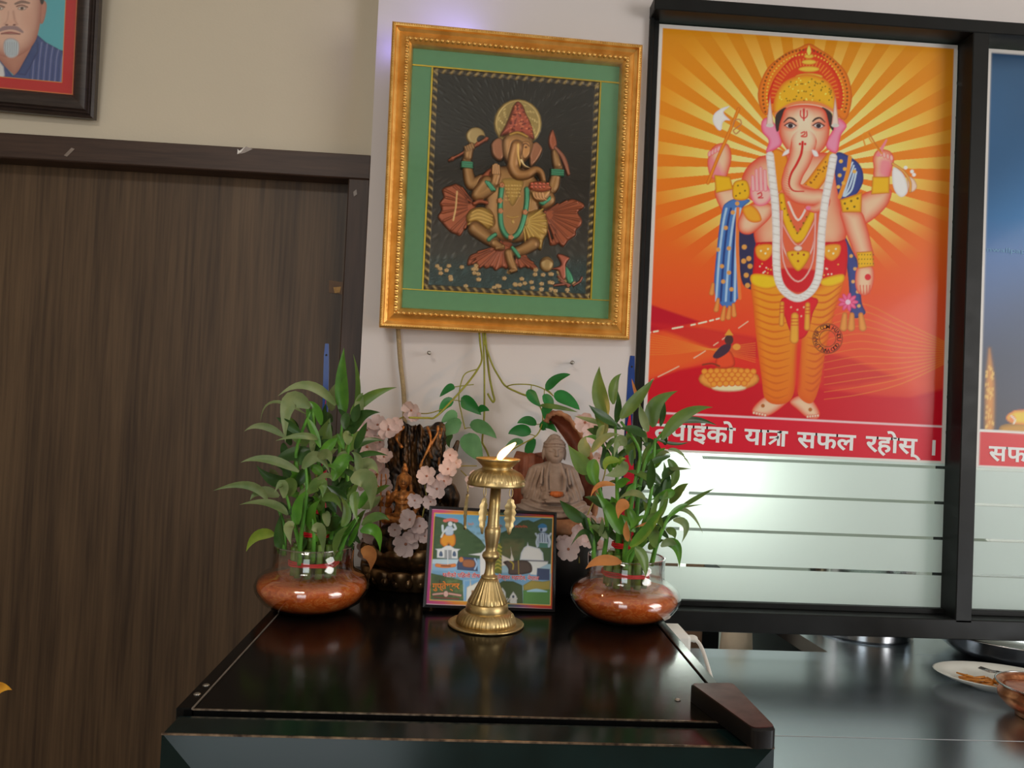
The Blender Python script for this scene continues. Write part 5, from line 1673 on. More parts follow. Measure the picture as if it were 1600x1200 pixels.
g = Geo().add(*prism([(-0.0078, 0), (0.0078, 0), (0.0052, -0.012), (-0.0052, -0.012)], -0.0007, 0.0007, lambda u, v, d: hp[1] + sdv * u + tdir * (v + 0.006) + Vector((0, 0, d))))
g.mk('fork_head', M_STEEL2, fork)

# hammered copper bowl with curry
cbc = Vector((0.906, 1.155, ZC + 0.0006))
cbw = thing('copper_bowl', cbc, 'hammered copper serving bowl filled with brown curry', 'bowl')
M_COPPER = pmat('hammered_copper', (188, 128, 92), 0.28, metal=1.0, rgb2=(150, 90, 58), scale=60, bump=0.5, bscale=130)
prof = [(0.034, 0.0), (0.038, 0.001), (0.036, 0.006), (0.052, 0.014), (0.062, 0.026), (0.062, 0.034), (0.057, 0.040), (0.058, 0.043), (0.064, 0.047), (0.0655, 0.0485), (0.0640, 0.0490), (0.056, 0.045), (0.054, 0.038)]
mk('bowl_body', *lathe(prof, cbc, 48), M_COPPER, cbw)
mk('rim', *tube([(cbc.x + 0.065 * math.cos(a), cbc.y + 0.065 * math.sin(a), cbc.z + 0.0485) for a in np.linspace(0, 2 * math.pi, 49)], 0.0016, 6, False), M_STEEL2, cbw)
mk('curry', *lathe([(0.0555, 0.0405), (0.05, 0.0418), (0.03, 0.0425), (0.008, 0.0428)], cbc, 40, lambda r, z, a, i: (r, z + 0.0008 * math.sin(4 * a + r * 90))), pmat('brown_curry', (116, 58, 34), 0.25, rgb2=(150, 86, 52), scale=50, bump=0.3, bscale=90), cbw)

# ================================================================== brass oil lamp
LB = Vector((0.0330, 1.043, ZT + 0.0004))
lamp = thing('oil_lamp', LB, 'tall brass oil lamp with lit wick and hanging leaf pendants', 'oil lamp')
S = 0.000243
LEAN = 0.028
def lz(y): return (1060 - y) * S / 0.965
def lean(V): return [(v[0] + LEAN * (v[2] - LB.z), v[1], v[2]) for v in V]
def lpart(name, rows, n=64, mod=None, mat=M_BRASS, sharp=None):
    V, Fc = lathe([(r * S, lz(y)) for r, y in rows], LB, n, mod)
    return mk(name, lean(V), Fc, mat, lamp, sharp=sharp)
lpart('base_plate', [(205, 1060), (210, 1056), (210, 1050), (204, 1047), (186, 1050), (150, 1048)], 96, lambda r, z, a, i: (r * (1 + (0.008 * math.cos(44 * a) if i in (1, 2, 3) else 0)), z))
lpart('base_dome', [(164, 1050), (162, 1030), (150, 1006), (132, 990), (116, 984)], 144, lambda r, z, a, i: (r * (1 + 0.018 * math.cos(46 * a)), z))
lpart('base_band', [(118, 987), (120, 984), (117, 962), (112, 944), (108, 940)], 64)
lpart('fluted_bell', [(108, 941), (106, 936), (92, 910), (76, 880), (62, 850), (52, 828), (46, 812)], 144, lambda r, z, a, i: (r * (1 + (0.05 * abs(math.sin(12 * a)) if 0 < i < 6 else 0)), z))
lpart('stem', [(46, 814), (47, 806), (44, 800), (34, 796), (29, 784), (26, 760), (27, 735), (31, 722), (34, 716), (46, 704), (50, 692), (46, 678), (34, 668), (31, 660), (34, 640), (41, 600), (46, 570), (46, 552), (40, 540), (34, 534), (36, 528), (33, 520), (32, 440), (29, 330)], 48)
lpart('drip_dish', [(29, 326), (110, 322), (158, 316), (164, 311), (163, 302), (156, 292), (154, 286), (151, 278), (146, 266), (138, 255), (126, 244), (112, 236), (96, 228)], 224, lambda r, z, a, i: (r * (1 + (0.03 * abs(math.sin(16 * a)) ** 0.7 + 0.012 * math.sin(64 * a) if 6 <= i <= 10 else 0)), z))
lpart('oil_cup', [(94, 230), (86, 224), (84, 216), (96, 204), (114, 188), (124, 178), (125, 172), (121, 170), (112, 180), (92, 192), (30, 196)], 64)
lpart('oil', [(100, 190), (80, 188.5), (20, 188)], 40, mat=pmat('amber_oil', (150, 96, 36), 0.1, var=0.2, scale=40))
def leanp(x, y, z): return Vector((x + LEAN * (z - LB.z), y, z))
wz = LB.z + lz(188)
fpos = leanp(LB.x + 0.0005, LB.y - 0.004, wz)
mk('wick', *tube([fpos + Vector((-0.012, 0.004, -0.001)), fpos + Vector((-0.003, 0, 0.002)), fpos + Vector((0.001, 0, 0.006))], [0.0018, 0.0018, 0.0012], 8), pmat('cotton_wick', (150, 120, 90), 0.9, var=0.4, scale=90), lamp)
fp = spline([fpos + Vector(q) for q in ((0.0, 0, 0.002), (0.004, 0, 0.009), (0.0105, 0, 0.016), (0.018, 0, 0.0225), (0.0225, 0, 0.027))], 5)
fr_ = [0.0008 + 0.0043 * math.sin(math.pi * min(1, (i / (len(fp) - 1)) ** 0.62)) ** 0.9 for i in range(len(fp))]
fr_[-1] = 0.0002
mk('flame', *tube(fp, fr_, 16), M_FLAME, lamp, label='bright leaning flame')
fl = bpy.data.lights.new('flame_light', 'POINT'); fl.energy = 0.5; fl.color = (1.0, 0.5, 0.16); fl.shadow_soft_size = 0.006
flo = bpy.data.objects.new('flame_light', fl); flo.location = fpos + Vector((0.011, -0.012, 0.024)); COL.objects.link(flo)
# leaf pendants
def pendant(ang, tw):
    R = 157 * S
    c = leanp(LB.x + R * math.sin(ang), LB.y - R * math.cos(ang), LB.z + lz(318))
    ring = [c + Vector((0.0022 * math.sin(a) * math.cos(tw), 0.0022 * math.sin(a) * math.sin(tw), -0.005 + 0.006 * math.cos(a))) for a in np.linspace(0, 2 * math.pi, 17)]
    o = mk('leaf_pendant', *pend_leaf(c + Vector((0, 0, -0.012)), tw), M_BRASS, lamp, sharp=40)
    mk('ring', *tube(ring, 0.0006, 6, False), M_BRASS, o)
def pend_leaf(c, tw):
    ux = Vector((math.cos(tw), math.sin(tw), 0)); un = Vector((-math.sin(tw), math.cos(tw), 0))
    L = 0.048
    out = []
    N = 22
    for i in range(N + 1):
        t = i / N
        w = 0.0068 * (math.sin(math.pi * min(1, t ** 0.75)) ** 0.7) * (1 + 0.16 * math.sin(t * 2 * math.pi * 5.5))
        out.append((w + 0.0006, -t * L))
    poly = out + [(-u, v) for u, v in reversed(out)]
    V, Fc = [], []
    # front and back with a raised midrib
    for d in (1, -1):
        for i in range(N + 1):
            w, v = out[i]
            for k in (-1, -0.5, 0, 0.5, 1):
                rib = 0.0011 * (1 - abs(k)) + 0.0004 * math.cos(k * math.pi * 3)
                V.append(c + ux * (w * k) + Vector((0, 0, v)) + un * (-d * (0.0005 + rib) + 0.002 * math.sin(-v * 50)))
    m = 5
    o = (N + 1) * m
    for i in range(N):
        for k in range(m - 1):
            a = i * m + k
            Fc.append((a, a + 1, a + m + 1, a + m))
            Fc.append((o + a, o + a + m, o + a + m + 1, o + a + 1))
        for k in (0, m - 1):
            a = i * m + k
            Fc.append((a, a + m, o + a + m, o + a))
    return V, Fc
for ang, tw in ((-1.45, 1.25), (-0.42, 0.75), (0.52, 0.12)):
    pendant(ang, tw)

# ================================================================== small framed print leaning behind the lamp
SP = Plane((0.0398, 1.125, CAM_Z - 0.2275), 0.0771, -0.2588, -0.0243, 0.1902, 0.1433)
sf = thing('framed_print', SP.p(0, -0.0716, 0), 'small black framed print of temples and hills behind the oil lamp', 'picture')
M_BLKFR = pmat('black_frame_plastic', (24, 22, 24), 0.3, var=0.2, scale=40)
sprof = [(0.0, -0.011), (0.0, 0.0), (0.0035, 0.0008), (0.0042, -0.001), (0.0042, -0.011)]
rails(SP, 0.1902, 0.1433, sprof, 'frame_rail', M_BLKFR, sf)
quad_on(SP, 'backing_board', -0.0925, 0.0925, -0.069, 0.069, -0.0105, -0.004, M_BLKFR, sf)
def paint_small(cv):
    cv.crop(650, 780, 0.15831)
    zx = (cv.X - 650) / 0.15831; zy = (cv.Y - 780) / 0.15831
    cv.C[:] = cv.col((206, 190, 200))
    # rainbow border
    t = np.clip((zx - 90) / 1290, 0, 1)
    bc = lerp_stops(t, [(0, (176, 56, 130)), (0.14, (196, 76, 110)), (0.22, (206, 120, 50)), (0.36, (196, 140, 44)), (0.52, (110, 110, 60)), (0.62, (50, 96, 92)), (0.72, (96, 70, 110)), (0.85, (176, 60, 50)), (1, (178, 52, 36))])
    d = sd_poly(cv.X, cv.Y, [cv._p(p) for p in ((158, 102), (1383, 150), (1358, 1082), (100, 1030))])
    m = np.clip(0.5 - d / 1.0, 0, 1)[..., None]
    cv.C = cv.C * (1 - m) + np.clip(bc * cv.K, 0, .95) * m
    cv.poly([(180, 132), (1356, 178), (1330, 1052), (132, 1000)], (214, 160, 60), sp=False, soft=0.4)
    I = [(192, 142), (1346, 188), (1320, 1042), (146, 990)]
    cv.poly(I, (92, 150, 186), grad=((150, 180, 196), (700, 160), (700, 520)), sp=False, soft=0.4)
    # hills
    cv.poly([(186, 168), (260, 182), (360, 205), (450, 240), (540, 320), (640, 400), (690, 470), (700, 640), (160, 640)], (62, 86, 56), (52, 74, 52), 30, sp=False)
    cv.poly([(820, 340), (960, 280), (1050, 210), (1110, 205), (1160, 225), (1240, 190), (1346, 192), (1330, 640), (820, 640)], (66, 88, 60), (54, 78, 58), 30, sp=False)
    cv.poly([(860, 420), (1000, 400), (1060, 430), (1000, 560), (860, 560)], (116, 100, 66), None, soft=6, alpha=0.5)
    for k in range(70):
        cv.ell(rng.uniform(190, 1330), rng.uniform(260, 540), 26, 14, (50, 72, 46) if k % 2 else (82, 104, 66), alpha=0.3, soft=1.5)
    # courtyard
    cv.poly([(160, 600), (640, 590), (640, 760), (152, 760)], (130, 168, 200), None, sp=False, soft=2)
    cv.poly([(152, 700), (1330, 740), (1326, 860), (150, 840)], (110, 152, 186), None, sp=False, soft=2)
    # pavilion and dancing deity
    for k in range(5):
        cv.ell(290 + 26 * k, 212 - 10 * math.sin(k * 0.8), 24, 16, (206, 110, 100))
    cv.poly([(255, 360), (318, 336), (382, 352), (388, 440), (345, 474), (322, 440), (296, 478), (240, 432)], (214, 140, 40), (176, 84, 30), 24)
    cv.poly([(300, 270), (350, 262), (370, 300), (362, 352), (300, 356), (286, 318)], (176, 190, 206), (120, 140, 170), 16)
    cv.ell(338, 244, 26, 28, (196, 206, 216), edge=(90, 110, 140), ew=10)
    cv.stroke([(300, 300), (268, 320), (262, 262)], 11, (190, 200, 212)); cv.stroke([(364, 300), (392, 290), (376, 250)], 11, (190, 200, 212))
    cv.stroke([(270, 330), (250, 372)], 9, (196, 196, 190), sp=False)
    cv.poly([(188, 490), (250, 486), (300, 458), (340, 458), (380, 486), (438, 492), (412, 512), (412, 588), (206, 578), (208, 506)], (206, 208, 214), (170, 176, 190), 12, sp=False)
    cv.poly([(282, 500), (352, 502), (352, 588), (280, 584)], (140, 144, 150), None, sp=False)
    for sx in (246, 378):
        cv.poly([(sx - 16, 560), (sx - 14, 528), (sx, 512), (sx + 14, 528), (sx + 16, 562)], (74, 92, 120), None)
    cv.poly([(165, 592), (440, 596), (450, 640), (160, 636)], (176, 196, 214), None, sp=False)
    cv.stroke([(205, 652), (290, 662), (380, 652)], 18, (206, 122, 60), (170, 90, 40), 10)
    cv.stroke([(250, 658), (340, 660)], 5, (60, 50, 50), sp=False)
    cv.stroke([(312, 500), (314, 640)], 5, (196, 200, 206), sp=False)
    # painted stand, white hall, tall green figure
    cv.poly([(430, 566), (600, 580), (610, 712), (406, 696), (404, 640)], (62, 74, 104), (44, 54, 80), 14, sp=False)
    cv.poly([(470, 600), (570, 604), (572, 670), (470, 664)], (150, 96, 66), (110, 70, 52), 14)
    cv.ell(446, 596, 22, 26, (190, 120, 60)); cv.stroke([(580, 590), (600, 640), (580, 690)], 8, (150, 176, 206))
    cv.poly([(520, 546), (640, 528), (668, 500), (690, 470), (690, 760), (632, 760), (630, 560)], (206, 206, 206), (176, 180, 186), 12, sp=False)
    cv.poly([(770, 440), (838, 430), (848, 500), (846, 736), (766, 730)], (104, 112, 48), (70, 84, 36), 14, sp=False)
    for k in range(7):
        cv.stroke([(776, 470 + 36 * k), (808, 456 + 36 * k), (842, 476 + 36 * k)], 7, (166, 156, 70))
    # dome, bull, blue deity
    cv.poly([(846, 550), (930, 590), (940, 540), (934, 470), (948, 540), (966, 590), (966, 640), (846, 660)], (206, 200, 192), (176, 168, 160), 8, sp=False)
    cv.poly([(1024, 600), (1036, 530), (1064, 478), (1094, 458), (1102, 424), (1112, 458), (1160, 470), (1220, 486), (1254, 530), (1262, 612)], (212, 214, 218), (176, 184, 198), 20, sp=False)
    cv.poly([(1086, 606), (1304, 612), (1300, 640), (1262, 660), (1200, 690), (1190, 750), (1130, 744), (1100, 660)], (206, 208, 214), (176, 184, 198), 10, sp=False)
    cv.stroke([(1090, 606), (1300, 612)], 5, (90, 90, 100), sp=False)
    cv.poly([(860, 622), (900, 606), (930, 612), (1000, 604), (1090, 606), (1140, 650), (1142, 716), (1080, 738), (980, 748), (916, 740), (910, 690), (890, 656)], (84, 70, 64), (52, 44, 44), 30)
    cv.stroke([(930, 612), (960, 640), (956, 690)], 6, (170, 150, 60)); cv.stroke([(1010, 608), (1014, 740)], 5, (150, 130, 60), sp=False)
    cv.ell(884, 628, 10, 8, (40, 34, 34))
    cv.poly([(1196, 680), (1320, 690), (1318, 800), (1192, 796)], (60, 72, 104), None, sp=False)
    cv.poly([(1200, 340), (1250, 320), (1306, 344), (1316, 480), (1196, 470)], (176, 190, 206), (90, 110, 150), 22, sp=False)
    cv.poly([(1216, 430), (1300, 436), (1302, 480), (1214, 474)], (74, 120, 110), None, sp=False)
    for k in range(4):
        cv.stroke([(1222 + 24 * k, 346), (1224 + 24 * k, 420)], 4, (60, 80, 120), sp=False)
    cv.ell(1252, 292, 44, 36, (170, 184, 206), edge=(80, 110, 150), ew=16)
    cv.poly([(1206, 262), (1244, 240), (1286, 256), (1284, 280), (1214, 284)], (52, 112, 160), None)
    cv.ell(1236, 302, 12, 16, (46, 60, 90))
    for s_ in (-1, 1):
        cv.stroke([(1256 + s_ * 48, 360), (1256 + s_ * 66, 420), (1256 + s_ * 58, 466)], 10, (176, 190, 206))
        cv.stroke([(1256 + s_ * 54, 372), (1256 + s_ * 74, 340)], 9, (176, 190, 206), sp=False)
    # lower strip of small views
    cv.poly([(148, 730), (460, 800), (470, 1002), (142, 988)], (76, 96, 60), (60, 80, 52), 14, sp=False)
    for k in range(50):
        cv.ell(rng.uniform(150, 460), rng.uniform(760, 990), 22, 14, (58, 82, 48) if k % 2 else (104, 120, 74), alpha=0.5, soft=1)
    cv.ell(235, 790, 60, 40, (66, 84, 56), soft=2); cv.stroke([(235, 800), (230, 860)], 6, (60, 50, 44), sp=False)
    cv.stroke([(170, 940), (300, 930), (440, 950)], 12, (196, 150, 140), (120, 70, 66), 8)
    cv.ell(295, 935, 26, 32, (206, 170, 160), edge=(120, 60, 60), ew=8)
    cv.stroke([(180, 968), (420, 984)], 6, (130, 60, 60), sp=False)
    cv.poly([(470, 800), (690, 780), (690, 1016), (470, 1006)], (104, 150, 190), (140, 170, 190), 20, sp=False)
    cv.poly([(500, 870), (530, 850), (536, 780), (546, 850), (600, 820), (640, 800), (680, 830), (690, 1012), (494, 1006)], (206, 204, 196), (170, 166, 156), 14, sp=False)
    cv.poly([(548, 900), (600, 900), (600, 1008), (546, 1006)], (150, 110, 66), None, sp=False)
    cv.poly([(770, 860), (860, 806), (960, 810), (1050, 850), (1056, 1030), (760, 1020)], (70, 86, 56), (56, 72, 48), 20, sp=False)
    for (sx, sy_) in ((852, 900), (960, 940)):
        cv.poly([(sx - 34, sy_ + 90), (sx - 34, sy_ + 20), (sx - 22, sy_), (sx, sy_ - 30), (sx + 22, sy_), (sx + 34, sy_ + 20), (sx + 36, sy_ + 92)], (196, 200, 200), (150, 156, 160), 10, sp=False)
        cv.ell(sx, sy_ + 22, 12, 14, (60, 70, 90))
    for k in range(5):
        cv.stroke([(880 + 24 * k, 1010), (900 + 24 * k, 980)], 6, (190, 190, 190), sp=False)
    cv.poly([(1056, 850), (1140, 800), (1250, 812), (1326, 800), (1322, 910), (1060, 900)], (150, 136, 70), (110, 110, 60), 14, sp=False)
    cv.poly([(1056, 900), (1322, 890), (1320, 1040), (1056, 1030)], (84, 130, 70), (70, 112, 60), 14, sp=False)
    cv.stroke([(1100, 908), (1190, 900), (1290, 912)], [6, 16, 6], (150, 190, 214))
    for (x0, y0, x1, c) in ((515, 244, 575, (196, 110, 56)), (790, 262, 850, (196, 70, 44)), (975, 268, 1112, (196, 84, 60))):
        for k in range(int((x1 - x0) / 14)):
            cv.stroke([(x0 + 14 * k, y0 - 10 + (k % 3) * 5), (x0 + 10 + 14 * k, y0 + 10 - (k % 2) * 6)], 4, c, sp=False, alpha=0.8)
    cv.crop(0, 0, 1)
nu, nv = 270, 205
u, v = np.broadcast_arrays(np.linspace(-0.0909, 0.0909, nu)[None, :], np.linspace(0.0675, -0.0675, nv)[:, None])
P = plane_pts(SP, u, v, -0.0025)
cv = Canvas(*project(P))
paint_small(cv)
mk('printed_sheet', P.reshape(-1, 3), grid_faces(nu, nv)[:, ::-1], attr_mat('small_print', 0.35, coat=0.2), sf, smooth=False, colors=cv.C)
M_REDINK = pmat('red_print_ink', (196, 60, 56), 0.4, var=0.05, scale=60)
M_PINKINK = pmat('pale_print_ink', (226, 196, 196), 0.4, var=0.05, scale=60)
M_ORINK = pmat('orange_print_ink', (206, 120, 44), 0.4, var=0.05, scale=60)
def text_on(pl, name, body, pa, pb, hpx, mat, parent, d, bold):
    A, B = (Vector(pl.pix(*q, d)) for q in (pa, pb))
    V, Fc = text_mesh(body, bold)
    x0 = min(q[0] for q in V); w = max(q[0] for q in V) - x0
    ex = (B - A) / w
    n = Vector((-ex.y, ex.x)).normalized()
    kh = hpx * 1.12 / F_PX / 0.62
    return mk(name, [pl.p(*(A + ex * (q[0] - x0) + n * (q[1] * kh)), d) for q in V], Fc, mat, parent, smooth=False)
def spx(zx, zy): return (650 + zx * 0.15831, 780 + zy * 0.15831)
for bold, mt, d in ((0.055, M_PINKINK, -0.0023), (0.012, M_REDINK, -0.0021)):
    text_on(SP, 'title_lettering', 'धतीको पिहलो तीथ', spx(262, 764), spx(630, 776), 5.2, mt, sf, d, bold)
    text_on(SP, 'title_lettering', 'गुप्तेश्वर महादेव, नेपाल', spx(745, 784), spx(1214, 800), 5.2, mt, sf, d, bold)
text_on(SP, 'place_lettering', 'गुप्तेश्वर', spx(160, 884), spx(430, 884), 7.6, M_ORINK, sf, -0.0022, 0.03)
cv = None

# easel leg of the small frame
V = [SP.p(-0.012, 0.03, -0.0112), SP.p(0.012, 0.03, -0.0112), (SP.p(0.012, -0.0716, 0).x, 1.175, ZT + 0.001), (SP.p(-0.012, -0.0716, 0).x, 1.175, ZT + 0.001)]
V = V + [Vector(q) + Vector((0, 0.002, 0.0)) for q in V]
mk('easel_leg', V, fix_normals(V, [(0, 1, 2, 3), (7, 6, 5, 4), (0, 4, 5, 1), (1, 5, 6, 2), (2, 6, 7, 3), (3, 7, 4, 0)]), M_BLKFR, sf, smooth=False)

# ================================================================== glass bowls and lucky bamboo
def root_mat():
    m, nt, b = new_mat('orange_water_roots')
    tc = nt.nodes.new('ShaderNodeTexCoord')
    mp = nt.nodes.new('ShaderNodeMapping'); mp.inputs['Scale'].default_value = (1, 1, 1.3)
    nt.links.new(tc.outputs['Object'], mp.inputs[0])
    w = nt.nodes.new('ShaderNodeTexNoise'); w.inputs['Scale'].default_value = 45; w.inputs['Detail'].default_value = 5; w.inputs['Distortion'].default_value = 2.5
    nt.links.new(mp.outputs[0], w.inputs['Vector'])
    rp = nt.nodes.new('ShaderNodeValToRGB')
    e = rp.color_ramp.elements
    e[0].position = 0.30; e[0].color = alb(142, 60, 20, 2.2)
    e[1].position = 0.72; e[1].color = alb(186, 92, 36, 2.2)
    k = rp.color_ramp.elements.new(0.50); k.color = alb(168, 78, 28, 2.2)
    k = rp.color_ramp.elements.new(0.53); k.color = alb(192, 112, 58, 2.2)
    k = rp.color_ramp.elements.new(0.56); k.color = alb(160, 70, 24, 2.2)
    nt.links.new(w.outputs['Fac'], rp.inputs[0]); nt.links.new(rp.outputs[0], b.inputs['Base Color'])
    b.inputs['Roughness'].default_value = 0.25
    b.inputs['Subsurface Weight'].default_value = 0.3
    b.inputs['Subsurface Radius'].default_value = (0.02, 0.008, 0.003)
    return m
M_ROOTS = root_mat()

def glass_bowl(c, label):
    root = thing('glass_bowl', c, label, 'bowl', 'glass bowls of bamboo')
    outer = [(0.040, 0.0), (0.052, 0.002), (0.068, 0.012), (0.0775, 0.026), (0.079, 0.034), (0.0755, 0.043), (0.066, 0.051), (0.058, 0.055), (0.0555, 0.059), (0.0548, 0.070), (0.0550, 0.088)]
    inner = [(r - 0.0022, z + (0.002 if i == 0 else 0.0006)) for i, (r, z) in enumerate(outer)]
    inner[-1] = (outer[-1][0] - 0.0022, outer[-1][1])
    mk('bowl_body', *lathe(outer + [(0.0539, 0.0888)] + inner[::-1], c, 56), M_BOWLGLASS, root)
    mk('rim', *tube([(c[0] + 0.0539 * math.cos(a), c[1] + 0.0539 * math.sin(a), c[2] + 0.0882) for a in np.linspace(0, 2 * math.pi, 57)], 0.0013, 6, False), M_RIMGLASS, root)
    fill = [(r - 0.003, z + 0.002) for r, z in outer[:5]]
    fill = [(0.036, 0.0032)] + fill[1:] + [(0.0740, 0.0405), (0.05, 0.0410), (0.01, 0.0410)]
    mk('water_and_roots', *lathe(fill, c, 56), M_ROOTS, root, label='orange water thick with roots')
    return root

def blade(P0, P1, P2, w, face, roll, fold=0.25, n=10, kind='lance', wave=0.0):
    """a leaf along the curve through P0, P1, P2; w full width; face = direction the upper side looks"""
    C = P1 * 2 - (P0 + P2) * 0.5
    V, Fc = [], []
    for i in range(n + 1):
        t = i / n
        p = P0 * (1 - t) ** 2 + C * 2 * t * (1 - t) + P2 * t * t
        tg = ((C - P0) * (1 - t) + (P2 - C) * t).normalized()
        sd = tg.cross(face)
        if sd.length < 1e-4: sd = Vector((1, 0, 0))
        sd.normalize()
        nm = sd.cross(tg).normalized()
        q = Matrix.Rotation(roll + wave * math.sin(t * 3), 3, tg)
        sd, nm = q @ sd, q @ nm
        if kind == 'lance':
            ww = 3.3 * (t + 0.02) ** 0.68 * (1 - t) ** 1.2 if t < 1 else 0
        else:
            ww = math.sin(math.pi * min(1, (t * 0.97 + 0.02)) ** 0.72) ** 0.8 if t < 1 else 0
        hw = w * 0.5 * ww
        for k in (-1, -0.5, 0, 0.5, 1):
            V.append(p + sd * (hw * k) + nm * (fold * hw * (abs(k) - 0.35)))
    for i in range(n):
        for k in range(4):
            a = i * 5 + k
            Fc.append((a, a + 1, a + 6, a + 5))
    return V, Fc

def leaf_px(parent, ox, oy, k, b, m, t, w, tone, y0, dy, kind='lance', roll=None, name='leaf', fold=0.25, mats=M_GREENS):
    c = lambda q: (ox + k * q[0], oy + k * q[1])
    p0 = PY(*c(b), y0); p1 = PY(*c(m), y0 + dy * 0.55); p2 = PY(*c(t), y0 + dy)
    wd = w * k * y0 / F_PX
    if roll is None: roll = random.uniform(-0.5, 0.5)
    wd *= (0.94 if kind == 'lance' else 1.0) / max(0.75, math.cos(roll))
    return mk(name, *blade(p0, p1, p2, wd, Vector((0, -1, 0.25)).normalized(), roll, fold, kind=kind, wave=random.uniform(-0.3, 0.3)), mats[tone], parent)

def bamboo(c, leaves, shoots, crop, label, fill, seed):
    random.seed(seed)
    root = thing('lucky_bamboo', (c[0], c[1], ZT + 0.006), label, 'plant', 'lucky bamboo bundles')
    ox, oy, k = crop
    zb = ZT + 0.0475
    st_ = []
    for ring, (n, r, h) in enumerate(((1, 0.0, 0.152), (6, 0.0135, 0.122), (11, 0.0268, 0.090))):
        for i in range(n):
            a = 2 * math.pi * i / max(n, 1) + ring * 0.3
            x, y = c[0] + r * math.cos(a), c[1] + r * math.sin(a)
            hh = h + random.uniform(-0.006, 0.006)
            rr = 0.0052
            prof = []
            z = zb - ZT
            nodes = [zb - ZT + 0.018 + 0.028 * q + random.uniform(-0.004, 0.004) for q in range(6)]
            prof = [(rr, z)]
            for nd in nodes:
                if nd < hh - 0.006:
                    prof += [(rr * 0.97, nd - 0.0016), (rr * 1.14, nd), (rr * 0.97, nd + 0.0016)]
            prof += [(rr, hh - 0.001), (rr * 0.8, hh)]
            mk('stalk', *lathe(prof, (x, y, ZT), 10), M_STALK, root)
            st_.append((x, y, ZT + hh))
    for z, r in ((ZT + 0.066, 0.0335), (ZT + 0.105, 0.0203), (ZT + 0.136, 0.0065)):
        g = Geo()
        for q in range(3):
            g.add(*tube([(c[0] + (r + 0.0008 * math.sin(9 * a + q)) * math.cos(a), c[1] + (r + 0.0008 * math.sin(7 * a)) * math.sin(a), z + (q - 1) * 0.0022 + 0.0008 * math.sin(3 * a + q)) for a in np.linspace(0, 2 * math.pi, 33)], 0.0013, 6, False))
        g.mk('ribbon', M_RIBBON, root)
    for s in shoots:
        P = [PY(ox + k * q[0], oy + k * q[1], c[1] + q[2]) for q in s]
        R = np.linspace(0.0036, 0.0018, len(spline([tuple(p) for p in P], 5)))
        mk('shoot', *tube(spline([tuple(p) for p in P], 5), list(R), 8), M_SHOOT, root)
    for i, L in enumerate(leaves):
        b, m, t, w, tone = L[:5]
        y0 = c[1] + (L[5] if len(L) > 5 else random.uniform(-0.045, 0.03))
        nm = 'dried_leaf' if tone == 't' else 'leaf'
        leaf_px(root, ox, oy, k, b, m, t, w, tone, y0, random.uniform(-0.035, 0.02), name=nm)
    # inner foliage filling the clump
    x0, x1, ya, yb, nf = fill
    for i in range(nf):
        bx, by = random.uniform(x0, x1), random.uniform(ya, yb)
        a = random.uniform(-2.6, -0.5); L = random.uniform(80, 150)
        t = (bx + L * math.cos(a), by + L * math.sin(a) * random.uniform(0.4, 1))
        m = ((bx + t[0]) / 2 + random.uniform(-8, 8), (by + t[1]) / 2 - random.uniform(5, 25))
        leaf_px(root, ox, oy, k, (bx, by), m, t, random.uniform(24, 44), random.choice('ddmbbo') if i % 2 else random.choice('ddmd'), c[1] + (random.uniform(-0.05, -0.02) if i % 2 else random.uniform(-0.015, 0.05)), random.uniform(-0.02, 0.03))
    return root

